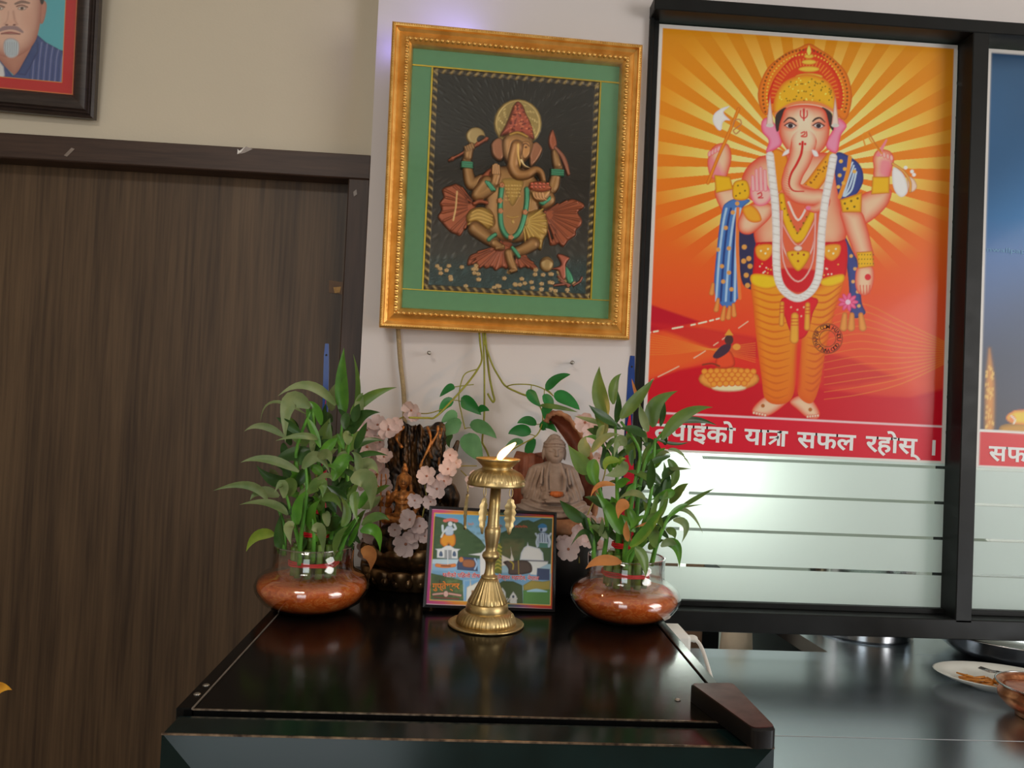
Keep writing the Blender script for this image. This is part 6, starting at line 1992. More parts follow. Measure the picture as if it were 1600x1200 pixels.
# ---- left plant
c1 = PZ(488, 946, ZT); c1 = Vector((c1.x, c1.y, ZT + 0.0006))
c1.y = 1.095; c1.x = PY(488, 920, 1.095).x
glass_bowl(c1, 'round glass bowl with orange roots at the left back corner of the fridge')
LL = [
 ((580, 315), (572, 175), (580, 35), 66, 'b', -0.01), ((622, 330), (640, 200), (618, 60), 30, 'm', 0), ((608, 315), (690, 238), (802, 200), 44, 'm', -0.02),
 ((612, 395), (650, 322), (732, 305), 50, 'd', -0.03), ((545, 275), (430, 192), (303, 238), 42, 'o', -0.02), ((522, 295), (540, 230), (572, 160), 60, 'o', 0.02),
 ((438, 285), (352, 265), (336, 432), 74, 'o', -0.05), ((420, 312), (285, 262), (232, 343), 18, 'o', -0.02), ((332, 408), (240, 362), (163, 385), 32, 'o', -0.03),
 ((470, 418), (400, 402), (293, 424), 26, 'o', -0.05), ((490, 478), (500, 400), (522, 328), 64, 'm', -0.01), ((392, 552), (262, 500), (148, 514), 40, 'o', -0.04),
 ((390, 600), (290, 590), (214, 524), 52, 'd', 0.0), ((408, 540), (470, 488), (522, 562), 52, 'o', -0.06), ((470, 500), (365, 480), (275, 530), 74, 'd', -0.02),
 ((535, 590), (580, 505), (622, 510), 64, 'b', -0.055), ((608, 590), (684, 595), (690, 722), 84, 'o', -0.065), ((628, 498), (690, 475), (765, 486), 26, 'd', -0.045),
 ((620, 575), (680, 520), (724, 562), 62, 'o', -0.02), ((262, 672), (180, 608), (33, 632), 36, 'o', -0.03), ((345, 732), (262, 682), (143, 690), 38, 'o', -0.045),
 ((310, 655), (235, 636), (188, 672), 48, 'o', -0.01), ((330, 662), (322, 602), (290, 640), 40, 'o', -0.05), ((352, 655), (362, 602), (330, 588), 56, 'm', -0.04),
 ((430, 642), (484, 602), (490, 662), 60, 'm', -0.06), ((388, 772), (388, 690), (428, 628), 44, 'b', -0.05), ((460, 800), (448, 730), (482, 668), 66, 'b', -0.03),
 ((292, 815), (220, 818), (172, 886), 48, 'y', -0.02), ((648, 802), (712, 800), (730, 888), 50, 'b', -0.04), ((655, 775), (720, 738), (770, 756), 42, 'm', -0.02),
 ((372, 775), (350, 790), (360, 858), 48, 'o', -0.065), ((448, 798), (484, 800), (494, 908), 52, 'o', -0.07), ((640, 640), (622, 680), (636, 765), 44, 'm', -0.06),
 ((490, 672), (540, 660), (572, 722), 42, 'm', -0.06), ((570, 780), (592, 720), (562, 648), 36, 'm', -0.05), ((690, 655), (738, 622), (772, 610), 26, 'm', 0.0),
 ((470, 584), (512, 568), (532, 592), 26, 'o', -0.075), ((330, 905), (308, 820), (318, 725), 44, 'd', -0.02), ((570, 645), (560, 585), (602, 555), 62, 'd', -0.03),
 ((470, 492), (512, 482), (526, 524), 44, 'o', -0.07), ((440, 420), (380, 400), (345, 330), 50, 'm', 0.0), ((560, 830), (600, 790), (640, 730), 40, 'b', -0.04),
 ((540, 890), (560, 820), (600, 780), 34, 'm', -0.045), ((600, 860), (630, 800), (650, 760), 30, 'b', -0.03), ((450, 380), (440, 320), (420, 270), 40, 'b', 0.0),
 ((590, 470), (620, 420), (640, 380), 44, 'm', 0.01), ((640, 560), (640, 500), (610, 470), 40, 'o', -0.05), ((300, 600), (290, 560), (270, 540), 46, 'o', 0.02), ((640, 690), (700, 680), (735, 650), 60, 'o', 0.01),
 ((520, 800), (540, 760), (575, 745), 56, 'd', -0.02), ((590, 470), (570, 520), (560, 600), 60, 'o', -0.03), ((650, 880), (690, 900), (690, 965), 60, 't', 0.03)]
SL = [[(395, 940, -0.03), (400, 830, -0.035), (425, 640, -0.04), (420, 520, -0.03)], [(330, 900, -0.02), (330, 780, -0.02), (300, 690, -0.02)], [(450, 930, -0.03), (455, 820, -0.04), (450, 740, -0.035)],
      [(520, 880, 0), (540, 700, -0.01), (560, 480, -0.01), (575, 330, -0.01)], [(545, 920, -0.03), (590, 820, -0.035), (640, 740, -0.03)], [(490, 860, 0.0), (490, 640, -0.01), (460, 430, -0.01), (450, 290, 0)],
      [(560, 920, -0.02), (600, 700, -0.03), (590, 520, -0.02), (612, 400, -0.02), (625, 330, 0)], [(470, 900, 0.0), (420, 680, -0.02), (380, 480, -0.02), (440, 300, -0.03)], [(410, 920, -0.02), (370, 760, -0.03), (340, 650, -0.03)]]
bamboo((c1.x, c1.y), LL, SL, (320, 530, 0.375), 'bushy lucky bamboo with red ribbons in front of the dark door', (330, 650, 340, 880, 92), 11)

# ---- right plant
c2 = Vector((PY(976, 935, 1.095).x, 1.095, ZT + 0.0006))
glass_bowl(c2, 'round glass bowl with orange roots near the white plug adapter')
RL = [
 ((350, 245), (318, 140), (318, 33), 68, 'm', -0.02), ((378, 195), (380, 112), (412, 64), 42, 'm', 0.0), ((390, 275), (398, 205), (396, 138), 34, 'd', -0.02), ((408, 255), (482, 170), (552, 83), 60, 'm', -0.04),
 ((550, 292), (556, 200), (652, 138), 76, 'm', -0.02), ((585, 345), (680, 240), (802, 208), 58, 'm', -0.04), ((392, 285), (320, 240), (272, 198), 44, 'd', -0.03), ((345, 285), (272, 262), (208, 245), 26, 'o', -0.01),
 ((275, 490), (232, 440), (183, 368), 84, 'm', -0.05), ((285, 400), (340, 338), (407, 325), 38, 'o', -0.04), ((404, 435), (352, 440), (344, 484), 38, 'y', -0.06), ((410, 300), (360, 285), (302, 310), 34, 'd', -0.01),
 ((412, 748), (370, 660), (298, 568), 66, 'b', -0.065), ((448, 802), (530, 720), (602, 606), 48, 'b', -0.075), ((384, 540), (318, 540), (280, 592), 26, 't', -0.06), ((245, 695), (192, 650), (148, 603), 54, 'd', -0.05),
 ((412, 870), (322, 862), (258, 898), 50, 't', -0.07), ((444, 618), (410, 632), (398, 684), 52, 't', -0.07), ((514, 602), (460, 572), (398, 602), 32, 'o', -0.06), ((580, 605), (602, 540), (592, 440), 54, 'm', -0.03),
 ((598, 472), (650, 470), (712, 470), 16, 'o', -0.02), ((610, 390), (660, 400), (710, 468), 16, 'o', -0.03), ((655, 642), (740, 590), (810, 553), 20, 'm', -0.02), ((640, 650), (702, 658), (760, 748), 20, 'o', -0.03), ((660, 640), (700, 630), (760, 622), 12, 'o', -0.02),
 ((632, 690), (684, 710), (668, 786), 38, 'o', -0.04), ((592, 790), (645, 800), (658, 894), 48, 'b', -0.04), ((580, 802), (620, 782), (655, 822), 38, 'o', -0.05), ((470, 805), (505, 860), (514, 934), 58, 'm', -0.075),
 ((560, 805), (548, 742), (582, 715), 54, 'm', -0.06), ((525, 312), (502, 250), (488, 190), 40, 'o', -0.05), ((300, 430), (292, 490), (318, 566), 56, 'b', -0.06), ((440, 640), (462, 690), (448, 728), 40, 'b', -0.07),
 ((560, 345), (640, 364), (702, 355), 16, 'd', -0.03), ((636, 272), (730, 262), (820, 286), 28, 'd', -0.01), ((300, 840), (262, 740), (195, 800), 34, 'd', -0.03), ((290, 800), (320, 740), (360, 720), 34, 'd', -0.02),
 ((640, 570), (598, 580), (535, 604), 44, 'b', -0.05), ((430, 372), (398, 352), (380, 424), 50, 'o', -0.05), ((290, 780), (252, 690), (200, 640), 46, 'd', -0.02), ((540, 470), (560, 420), (600, 380), 60, 'b', -0.02),
 ((560, 620), (590, 560), (640, 575), 50, 'd', -0.03), ((330, 470), (345, 420), (330, 360), 60, 'd', 0.01), ((470, 420), (440, 360), (450, 300), 50, 'm', 0.0), ((520, 700), (560, 680), (590, 730), 54, 'm', -0.05),
 ((270, 420), (250, 370), (262, 330), 56, 'o', 0.0), ((610, 430), (640, 500), (610, 560), 50, 'm', -0.02), ((390, 700), (360, 720), (340, 780), 40, 'd', 0.0), ((600, 730), (630, 740), (640, 770), 36, 'm', -0.03),
 ((440, 780), (432, 730), (434, 690), 30, 't', -0.07), ((560, 715), (520, 705), (468, 722), 18, 't', -0.075), ((500, 240), (470, 140), (455, 85), 16, 't', -0.01), ((430, 440), (400, 480), (340, 500), 60, 'o', -0.03)]
SR = [[(400, 900, 0), (395, 640, -0.02), (390, 420, -0.02), (385, 270, -0.02)], [(440, 880, -0.03), (500, 720, -0.04), (540, 560, -0.04), (555, 340, -0.03)], [(420, 880, -0.02), (460, 580, -0.03), (490, 400, -0.02), (410, 270, -0.03)],
      [(295, 860, -0.03), (290, 760, -0.03), (270, 680, -0.03)], [(540, 880, -0.03), (560, 800, -0.04), (600, 700, -0.04), (640, 640, -0.03)], [(470, 900, 0), (480, 620, -0.01), (520, 420, -0.01), (600, 300, -0.02)], [(330, 880, -0.01), (350, 700, -0.02), (300, 500, -0.03), (270, 440, -0.04)],
      [(430, 900, -0.03), (436, 840, -0.04), (470, 800, -0.05)]]
bamboo((c2.x, c2.y), RL, SR, (820, 560, 0.36674), 'lucky bamboo with some dried orange leaves in front of the poster', (290, 620, 280, 840, 84), 23)

# ================================================================== blue and red incense packets standing in the bamboo
M_PBLUE = pmat('blue_printed_film', (28, 54, 116), 0.3, var=0.2, scale=60)
M_PRED = pmat('red_printed_film', (190, 34, 56), 0.3, var=0.2, scale=60)
def packet(pa, pb, y, wpx, label, wide):
    A, B = PY(*pa, y), PY(*pb, y)
    root = thing('incense_packet', B, label, 'packet', 'incense packets behind the bamboo')
    up = (A - B).normalized(); sx = Vector((1, 0, 0)); sx = (sx - up * sx.dot(up)).normalized(); nn = sx.cross(up)
    L = (A - B).length; w = wpx * y / F_PX
    fr2 = lambda u, v, d: B + sx * u + up * v + nn * d
    V, Fc = prism([(-w / 2, 0), (w / 2, 0), (w / 2, L * 0.9), (w * 0.32, L), (-w * 0.32, L), (-w / 2, L * 0.95)], -0.002, 0.002, fr2)
    mk('sleeve', V, fix_normals(V, Fc), M_PBLUE, root, smooth=False)
    V, Fc = prism([(-w * 0.30, L * 0.05), (w * (0.5 + wide), L * 0.05), (w * (0.45 + wide * 0.5), L * 0.5), (w * 0.1, L * 0.78), (-w * 0.30, L * 0.7)], -0.0032, 0.0032, fr2)
    mk('printed_panel', V, fix_normals(V, Fc), M_PRED, root, smooth=False)
    V, Fc = lathe([(0.0016, 0), (0.0016, 0.0044)], (0, 0, 0), 12)
    mk('punch_hole', [fr2(q[0], L * 0.955 + q[1], q[2] - 0.0022) for q in V], Fc, M_BLKFR, root)
    return root
packet((511, 537), (500, 938), 1.155, 8, 'slim blue and red incense packet standing behind the left bamboo', 0.2)
packet((988, 556), (966, 938), 1.16, 11, 'blue and red incense packet standing behind the right bamboo', 1.6)

# ================================================================== fountain ornament with a seated figure before a tree stump
M_BRONZE = pmat('dark_bronze', (128, 98, 64), 0.3, metal=0.8, rgb2=(64, 46, 32), scale=26, rvar=0.1, k=1.3)
M_STUMP = pmat('carved_brown_resin', (120, 84, 44), 0.36, metal=0.3, rgb2=(22, 16, 13), scale=85, stretch=(1, 1, 0.35), rvar=0.1, k=1.2, bump=0.5, bscale=240)
M_STUMP.node_tree.nodes['Color Ramp'].color_ramp.elements[0].position = 0.46
M_STUMP.node_tree.nodes['Color Ramp'].color_ramp.elements[1].position = 0.76
M_FIG = pmat('bronze_gold_figure', (190, 122, 58), 0.34, metal=0.4, rgb2=(84, 48, 24), scale=130, rvar=0.1, k=1.3)
fc_ = Vector((-0.083, 1.262, ZT + 0.0006))
ft = thing('fountain_ornament', fc_, 'dark bronze lotus fountain with tree stump and seated gold figure', 'ornament')
def lotus(c, parent, tiers, mat):
    for (z0, z1, r0, r1, n, ph) in tiers:
        prof = []
        N = 10
        for i in range(N + 1):
            t = i / N
            prof.append((r0 + (r1 - r0) * math.sin(t * math.pi * 0.62) / math.sin(math.pi * 0.62), z0 + (z1 - z0) * t))
        def mod(r, z, a, i, n=n, ph=ph, z0=z0, z1=z1):
            s = abs(math.sin(n * a / 2 + ph))
            return (r * (1 + 0.10 * (s ** 0.6) - 0.05), z + (z1 - z0) * 0.16 * (s ** 0.5) * (i / 10) ** 2)
        prof += [(r1 * 0.9, z1 - 0.002), (r1 * 0.5, z1 - 0.004)]
        mk('lotus_tier', *lathe(prof, c, 144, mod), mat, parent)
lotus(fc_, ft, ((0.0, 0.030, 0.066, 0.080, 13, 0.4), (0.026, 0.064, 0.050, 0.083, 12, 0.0)), M_BRONZE)
for k in range(11):
    a = math.radians(200 + k * 14)
    mk('petal_boss', *ico((fc_.x + 0.0775 * math.cos(a), fc_.y + 0.0775 * math.sin(a), fc_.z + 0.017), (0.007, 0.006, 0.009), 2), M_BRONZE, ft)
# stump (centimetres)
sd = SDF((-7.5, -5, 0), (8.5, 4.5, 21.5), 0.16)
ang = np.arctan2(sd.y, sd.x)
rad = np.sqrt(sd.x ** 2 + (sd.y * 1.15) ** 2)
R0 = 4.3 + 0.5 * np.cos(2 * ang + 0.6) + 1.6 * np.exp(-sd.z / 3.2) - 0.02 * sd.z
rg = 0.42 * np.sin(9 * ang + 0.8 * np.sin(sd.z * 0.5)) + 0.26 * np.sin(17 * ang + 1.3 * np.sin(sd.z * 0.7 + ang * 2)) + 0.16 * np.sin(31 * ang + sd.z * 0.9)
nz_ = 0.14 * np.sin(sd.x * 5.1 + sd.z * 2.3) * np.sin(sd.y * 4.3 - sd.z * 3.1)
body = rad - (R0 + rg + nz_)
topz = 19.3 + 0.7 * np.sin(ang * 3 + 0.5) + 0.4 * np.sin(ang * 8)
sd.F = np.maximum(body, sd.z - topz).astype(np.float32)
sd.F = np.maximum(sd.F, 0.1 - sd.z)
sd.cut(sd.ell((-1.4, -4.6, 9.8), (1.7, 2.4, 4.2)), 0.6)       # hollow behind the figure
sd.cut(sd.ell((0, 0, 20.4), (3.0, 2.6, 1.5)), 0.4)
sd.add(sd.cap((3.0, -1.0, 9.0), (6.2, -1.5, 14.8), 1.3, 0.6), 0.8)   # side branch
sd.add(sd.cap((6.2, -1.5, 14.8), (6.9, -1.3, 17.2), 0.65, 0.35), 0.5)
sd.add(sd.cap((2.5, -1.5, 9.5), (6.5, -2.5, 8.2), 1.5, 1.2), 0.8)
sd.add(sd.cap((6.0, -2.3, 9.5), (7.0, -2.2, 3.0), 1.1, 1.3), 0.8)
sd.add(sd.cap((-3.6, -1.2, 9.5), (-4.8, -2.0, 3.0), 1.3, 1.6), 0.8)
V, Fq = sd.mesh()
so = np.array([fc_.x - 0.006, fc_.y + 0.020, ZT + 0.060])
mk('tree_stump', V * 0.01 + so, Fq, M_STUMP, ft)
# roots hanging down the stump front
for k, (a0, z0, z1) in enumerate(((-1.15, 19.6, 12.5), (-0.85, 19.8, 14.5), (-2.1, 19.5, 16), (-0.5, 19.4, 9))):
    P = []
    for i in range(10):
        t = i / 9
        a = a0 + 0.16 * math.sin(t * 5 + k)
        r = 4.75 - 0.15 * t
        P.append(so + 0.01 * np.array([r * math.cos(a), r * math.sin(a) / 1.15, z0 + (z1 - z0) * t]))
    mk('hanging_root', *tube([tuple(p) for p in P], [0.0022 + 0.0008 * math.sin(i * 1.7) for i in range(10)], 7), M_FIG, ft)
# seated figure (centimetres)
fg = SDF((-3.8, -3.0, -0.3), (3.8, 2.2, 9.6), 0.11)
fg.add(fg.cap((0, 0.1, 0.8), (0, 0.2, 3.6), 1.25, 1.15), 0.5)
fg.add(fg.cap((-1.25, 0.15, 4.2), (1.25, 0.15, 4.2), 0.62), 0.6)
for s in (-1, 1):
    fg.add(fg.cap((s * 0.8, -0.1, 0.7), (s * 2.5, -0.9, 0.7), 0.85, 0.7), 0.4)
    fg.add(fg.cap((s * 2.5, -0.9, 0.65), (-s * 0.5, -1.7, 0.5), 0.66, 0.42), 0.3)
fg.add(fg.cap((1.5, 0.1, 4.1), (2.2, -0.2, 2.5), 0.52, 0.44), 0.3); fg.add(fg.cap((2.2, -0.2, 2.5), (1.7, -1.6, 1.5), 0.42, 0.34), 0.25)
fg.add(fg.cap((-1.5, 0.1, 4.1), (-2.3, -0.2, 2.7), 0.52, 0.44), 0.3); fg.add(fg.cap((-2.3, -0.2, 2.7), (-2.2, -1.3, 3.9), 0.42, 0.3), 0.25)
fg.add(fg.ell((-2.2, -1.4, 4.5), (0.38, 0.2, 0.6)), 0.15)
fg.add(fg.cap((0, 0.1, 4.6), (0, 0.0, 5.4), 0.42), 0.3)
fg.add(fg.ell((0, -0.1, 6.3), (0.82, 0.86, 1.08)), 0.2)
fg.add(fg.ell((0, 0.25, 6.8), (0.98, 0.85, 0.95)), 0.15)
fg.add(fg.ell((0, 0.25, 8.1), (0.55, 0.5, 0.62)), 0.2); fg.add(fg.ell((0, 0.3, 8.8), (0.3, 0.3, 0.4)), 0.15)
for s in (-1, 1):
    fg.add(fg.cap((s * 0.85, 0.4, 6.9), (s * 1.25, 0.4, 4.3), 0.32, 0.24), 0.2)
    fg.cut(fg.ell((s * 0.33, -0.92, 6.45), (0.2, 0.16, 0.1)), 0.1)
    fg.add(fg.ell((s * 0.33, -0.82, 6.43), (0.15, 0.1, 0.08)), 0.05)
fg.add(fg.cap((0, -0.9, 6.5), (0, -1.0, 6.1), 0.1, 0.17), 0.12)
fg.add(fg.ell((0, -0.86, 5.75), (0.28, 0.12, 0.09)), 0.08)
for rr_, zz in ((0.95, 4.3), (1.2, 3.6)):
    P = [(rr_ * math.sin(a), -0.25 - 1.0 * math.cos(a), zz - 0.55 * math.cos(a)) for a in np.linspace(-1.5, 1.5, 12)]
    for q in P: fg.add(fg.ell(q, (0.17, 0.17, 0.17)), 0.08)
V, Fq = fg.mesh()
fo = np.array([-0.0985, 1.196, ZT + 0.108])
mk('seated_figure', V * 0.01 + fo, Fq, M_FIG, ft, label='gold seated figure with topknot and raised hand')
g = Geo().tube([tuple(fo + np.array(q) * 0.01) for q in ((-3.2, 0.2, -3.8), (-3.4, 0.0, 2), (-3.5, 0, 6.2))], 0.0014, 8)
for s in (-1, 0, 1):
    g.tube([tuple(fo + np.array(q) * 0.01) for q in spline([(-3.5, 0, 5.2), (-3.5 + s * 0.75, 0, 5.9), (-3.5 + s * 0.62, 0, 7.4)], 4)], 0.0011, 6)
g.mk('trident', M_FIG, ft)
mk('drum', *[ (lambda V, Fc: ([tuple(np.array(q)) for q in V], Fc))(*lathe([(0.005, -0.007), (0.002, 0), (0.005, 0.007)], tuple(fo + np.array([-3.35, -0.25, 3.2]) * 0.01), 18)) ][0], M_FIG, ft)
mk('rock_ledge', *ico(tuple(fo + np.array([0, 0.6, -1.4]) * 0.01), (0.035, 0.026, 0.016), 3), M_STUMP, ft)
mk('rock_pile', *ico((fo[0] + 0.01, fo[1] + 0.01, ZT + 0.075), (0.055, 0.032, 0.024), 3), M_STUMP, ft)

# small striped candle on the fountain rim
cz = PY(603, 862, 1.205)
cd = thing('striped_candle', (cz.x, 1.205, cz.z), 'little pink and white twisted candle on the fountain rim', 'candle')
m_, nt_, b_ = new_mat('pink_twist_wax')
wv = nt_.nodes.new('ShaderNodeTexWave'); wv.inputs['Scale'].default_value = 70; wv.wave_type = 'BANDS'; wv.bands_direction = 'DIAGONAL'
tcn = nt_.nodes.new('ShaderNodeTexCoord'); nt_.links.new(tcn.outputs['Object'], wv.inputs['Vector'])
rpn = nt_.nodes.new('ShaderNodeValToRGB'); rpn.color_ramp.elements[0].color = alb(170, 84, 84); rpn.color_ramp.elements[1].color = alb(206, 166, 150)
nt_.links.new(wv.outputs['Fac'], rpn.inputs[0]); nt_.links.new(rpn.outputs[0], b_.inputs['Base Color'])
mk('candle_body', *lathe([(0.0062, 0), (0.0062, 0.004), (0.0058, 0.04), (0.0052, 0.056), (0.003, 0.058)], (cz.x, 1.205, cz.z), 24, lambda r, z, a, i: (r * (1 + 0.06 * math.sin(3 * a + z * 300)), z)), m_, cd)
mk('candle_tip', *ico((cz.x + 0.001, 1.205, cz.z + 0.062), (0.006, 0.006, 0.008), 2), pmat('orange_wax_tip', (170, 96, 40), 0.4, var=0.3, scale=60), cd)

# ================================================================== seated stone Buddha on a dark basin
bc_ = Vector((0.139, 1.262, ZT + 0.0006))
bd = thing('buddha_statue', bc_, 'grey stone seated Buddha against a brown curled leaf, behind the right bamboo', 'statue')
B = SDF((-6.6, -5.2, -0.3), (6.6, 3.6, 14.4), 0.115)
x, y, z = B.x, B.y, B.z
B.add(B.ell((0, 0.2, 1.3), (5.0, 3.4, 1.7)), 0.5)
for s in (-1, 1):
    B.add(B.cap((s * 1.6, -0.2, 1.6), (s * 4.9, -1.4, 1.2), 1.7, 1.25), 0.7)
    B.add(B.cap((s * 4.9, -1.5, 1.1), (-s * 0.6, -3.6, 0.9), 1.15, 0.75), 0.5)
B.add(B.cap((0, 0.3, 2.4), (0, 0.5, 6.8), 2.75, 2.3), 0.8)
B.add(B.cap((-2.3, 0.6, 7.3), (2.3, 0.6, 7.3), 1.15), 1.0)
for s in (-1, 1):
    B.add(B.cap((s * 2.9, 0.5, 7.0), (s * 3.9, 0.1, 4.4), 1.2, 1.15), 0.6)
    B.add(B.cap((s * 3.9, 0.1, 4.2), (s * 1.3, -2.9, 3.3), 1.1, 0.6), 0.5)
    B.add(B.cap((s * 3.8, -0.3, 4.0), (s * 4.1, -0.8, 2.2), 1.2, 0.9), 0.6)
    B.add(B.cap((s * 3.2, -1.2, 3.3), (s * 2.6, -2.2, 2.3), 0.9, 0.6), 0.5)
# fold relief over robe
fold = 0.15 * np.sin(6.5 * np.sqrt((x * 0.75) ** 2 + (z - 9.0) ** 2)) * (z < 3.0) + 0.13 * np.sin(3.4 * (np.abs(x) * 1.4 + z * 0.45) * 1.6) * (np.abs(x) > 1.5) * (z > 3.0) * (z < 7.8)
B.F = B.F + fold.astype(np.float32) * np.clip((9 - z), 0, 1)
# bare chest between two hanging borders
B.cut(B.ell((0, -3.1, 5.9), (1.35, 1.1, 2.6)), 0.4)
for s in (-1, 1):
    B.add(B.cap((s * 0.95, -0.75, 8.6), (s * 1.55, -2.15, 6.4), 0.26, 0.3), 0.15)
    B.add(B.cap((s * 1.55, -2.15, 6.4), (s * 1.35, -2.6, 3.6), 0.3, 0.3), 0.15)
    B.add(B.cap((s * 2.05, -1.0, 8.0), (s * 2.35, -1.95, 5.6), 0.22, 0.24), 0.2)
B.add(B.cap((-1.1, -2.65, 4.45), (1.1, -2.65, 4.45), 0.16), 0.15)
B.add(B.cap((-1.0, -2.7, 4.0), (1.0, -2.7, 4.0), 0.14), 0.15)
# hands resting in the lap, one on the other
B.add(B.ell((0.2, -3.25, 2.95), (1.9, 1.0, 0.42)), 0.15); B.add(B.ell((-0.2, -3.15, 3.3), (1.7, 0.85, 0.32)), 0.1)
for k in range(4):
    B.add(B.cap((0.4, -3.75 + 0.28 * k, 2.8 + 0.02 * k), (-1.7, -3.85 + 0.3 * k, 2.85), 0.17), 0.06)
for s in (-1, 1):
    B.add(B.cap((s * 1.2, -3.2, 3.4), (s * 0.5, -3.5, 3.8), 0.2), 0.1)
# neck, head
B.add(B.cap((0, 0.4, 8.0), (0, 0.2, 9.3), 1.0, 0.92), 0.35)
B.add(B.ell((0, 0.0, 10.7), (1.68, 1.8, 2.05)), 0.25)
B.add(B.ell((0, -0.45, 9.6), (1.15, 1.15, 0.95)), 0.4)
for s in (-1, 1):
    B.add(B.ell((s * 0.75, -1.05, 10.05), (0.65, 0.6, 0.7)), 0.3)
hair = B.ell((0, 0.22, 11.3), (1.80, 1.92, 1.62)) + 0.08 * np.sin(7 * x) * np.sin(7 * z + 3.5 * np.round(x / 0.45)) + 0.05 * np.sin(8 * y)
hair = np.maximum(hair, 11.25 + 0.32 * np.exp(-x * x * 1.2) - z - 0.55 * np.clip(y, 0, 3))
B.add(hair, 0.06)
band = np.abs(np.sqrt((x / 1.74) ** 2 + ((y - 0.15) / 1.84) ** 2) - 1.0) * 1.8
B.add(np.sqrt((band) ** 2 + (z - 11.45 - 0.2 * np.exp(-x * x)) ** 2) - 0.15, 0.06)
B.add(np.sqrt((band + 0.03) ** 2 + (z - 11.9 - 0.2 * np.exp(-x * x)) ** 2) - 0.14, 0.06)
B.add(B.ell((0, 0.4, 12.75), (1.0, 1.0, 0.7)) + 0.06 * np.sin(8 * x) * np.sin(8 * z), 0.3)
for s in (-1, 1):
    B.add(B.ell((s * 1.78, 0.25, 10.2), (0.26, 0.45, 1.05)), 0.12)
    B.cut(B.ell((s * 0.72, -1.9, 10.82), (0.55, 0.4, 0.26)), 0.2)
    B.add(B.ell((s * 0.72, -1.42, 10.78), (0.46, 0.32, 0.22)), 0.08)
    B.add(B.cap((s * 0.25, -1.72, 11.12), (s * 1.15, -1.32, 11.1), 0.1, 0.08), 0.1)
B.add(B.cap((0, -1.72, 10.95), (0, -1.98, 10.15), 0.16, 0.27), 0.15)
for s in (-1, 1): B.add(B.ell((s * 0.22, -1.78, 10.08), (0.17, 0.2, 0.14)), 0.1)
B.cut(B.cap((-0.5, -1.72, 9.62), (0.5, -1.72, 9.62), 0.07), 0.08)
B.add(B.ell((0, -1.56, 9.72), (0.5, 0.2, 0.12)), 0.08); B.add(B.ell((0, -1.54, 9.48), (0.42, 0.22, 0.14)), 0.08)
B.F = np.maximum(B.F, -z)
V, Fq = B.mesh()
M_STONE = pmat('grey_stone', (136, 120, 110), 0.7, rgb2=(116, 101, 91), scale=60, bump=0.15, bscale=500)
bo = np.array([bc_.x, bc_.y - 0.008, CAM_Z - 0.182])
R3 = np.array(Matrix.Rotation(math.radians(5), 3, 'Z'))
mk('figure', (V @ R3.T) * 0.01 + bo, Fq, M_STONE, bd, label='grey stone seated figure with hands in lap')
def bw_(q): return tuple(R3 @ np.array(q) * 0.01 + bo)
V, Fc = lathe([(0.004, 0), (0.009, 0.002), (0.0105, 0.005), (0.009, 0.0085), (0.004, 0.0095)], bw_((0, -3.3, 3.55)), 40, lambda r, z, a, i: (r * (1 + 0.08 * math.cos(12 * a)), z))
mk('alms_bowl', V, Fc, pmat('orange_bowl', (172, 92, 44), 0.6, var=0.25, scale=90), bd, label='small orange bowl in the lap')
# basin and ledge
M_BASIN = pmat('black_basin', (20, 17, 16), 0.45, var=0.3, scale=30)
mk('basin', *lathe([(0.062, 0), (0.072, 0.01), (0.078, 0.05), (0.080, 0.088), (0.077, 0.094), (0.05, 0.094)], bc_, 56, lambda r, z, a, i: (r * (1 + 0.02 * math.cos(4 * a)), z)), M_BASIN, bd)
M_TANROCK = pmat('tan_rock', (150, 108, 76), 0.7, rgb2=(104, 66, 44), scale=50, bump=0.4, bscale=160)
V, Fc = lathe([(0.058, 0.092), (0.072, 0.097), (0.076, 0.104), (0.070, 0.112), (0.062, 0.1185), (0.02, 0.1190)], bc_, 72, lambda r, z, a, i: (r * (1 + 0.05 * math.sin(5 * a) + 0.03 * math.sin(11 * a + i)), z))
mk('rock_ledge', V, Fc, M_TANROCK, bd)
# curled brown leaf backdrop: a shell between an inner and an outer outline, hollowed towards the viewer
outer = [(853, 660), (858, 650), (868, 645), (884, 650), (900, 668), (914, 690), (925, 718), (931, 750), (932, 785), (925, 815)]
inner = [(858, 664), (864, 662), (872, 672), (882, 686), (890, 700), (896, 722), (897, 750), (895, 785), (885, 815), (875, 820)]
oc, ic = spline(outer, 4), spline(inner, 4)
m = 7
V, Fc = [], []
for lay in (0, 1):
    for i in range(len(oc)):
        for k in range(m):
            t = k / (m - 1)
            q = oc[i] * (1 - t) + ic[i] * t
            yy = 1.262 + 0.052 * math.sin(math.pi * (0.15 + 0.6 * t)) + lay * 0.010
            V.append(PY(q[0], q[1], yy))
n_ = len(oc) * m
for i in range(len(oc) - 1):
    for k in range(m - 1):
        a = i * m + k
        Fc.append((a, a + 1, a + m + 1, a + m)); Fc.append((n_ + a, n_ + a + m, n_ + a + m + 1, n_ + a + 1))
    for k in (0, m - 1):
        a = i * m + k
        Fc.append((a, a + m, n_ + a + m, n_ + a))
for k in range(m - 1):
    for i in (0, len(oc) - 1):
        a = i * m + k
        Fc.append((a, a + 1, n_ + a + 1, n_ + a))
M_WING = pmat('red_brown_resin', (122, 70, 48), 0.55, rgb2=(92, 48, 34), scale=40, bump=0.3, bscale=200)
mk('leaf_backdrop', V, Fc, M_WING, bd, label='curled red-brown leaf backdrop')
rim = [PY(q[0], q[1], 1.262 + 0.052 * math.sin(math.pi * 0.15)) for q in oc]
mk('leaf_rim', *tube(rim, [0.0045 + 0.0012 * math.sin(i * 2.1) for i in range(len(rim))], 9), M_TANROCK, bd)
lg = PY(827, 770, 1.285)
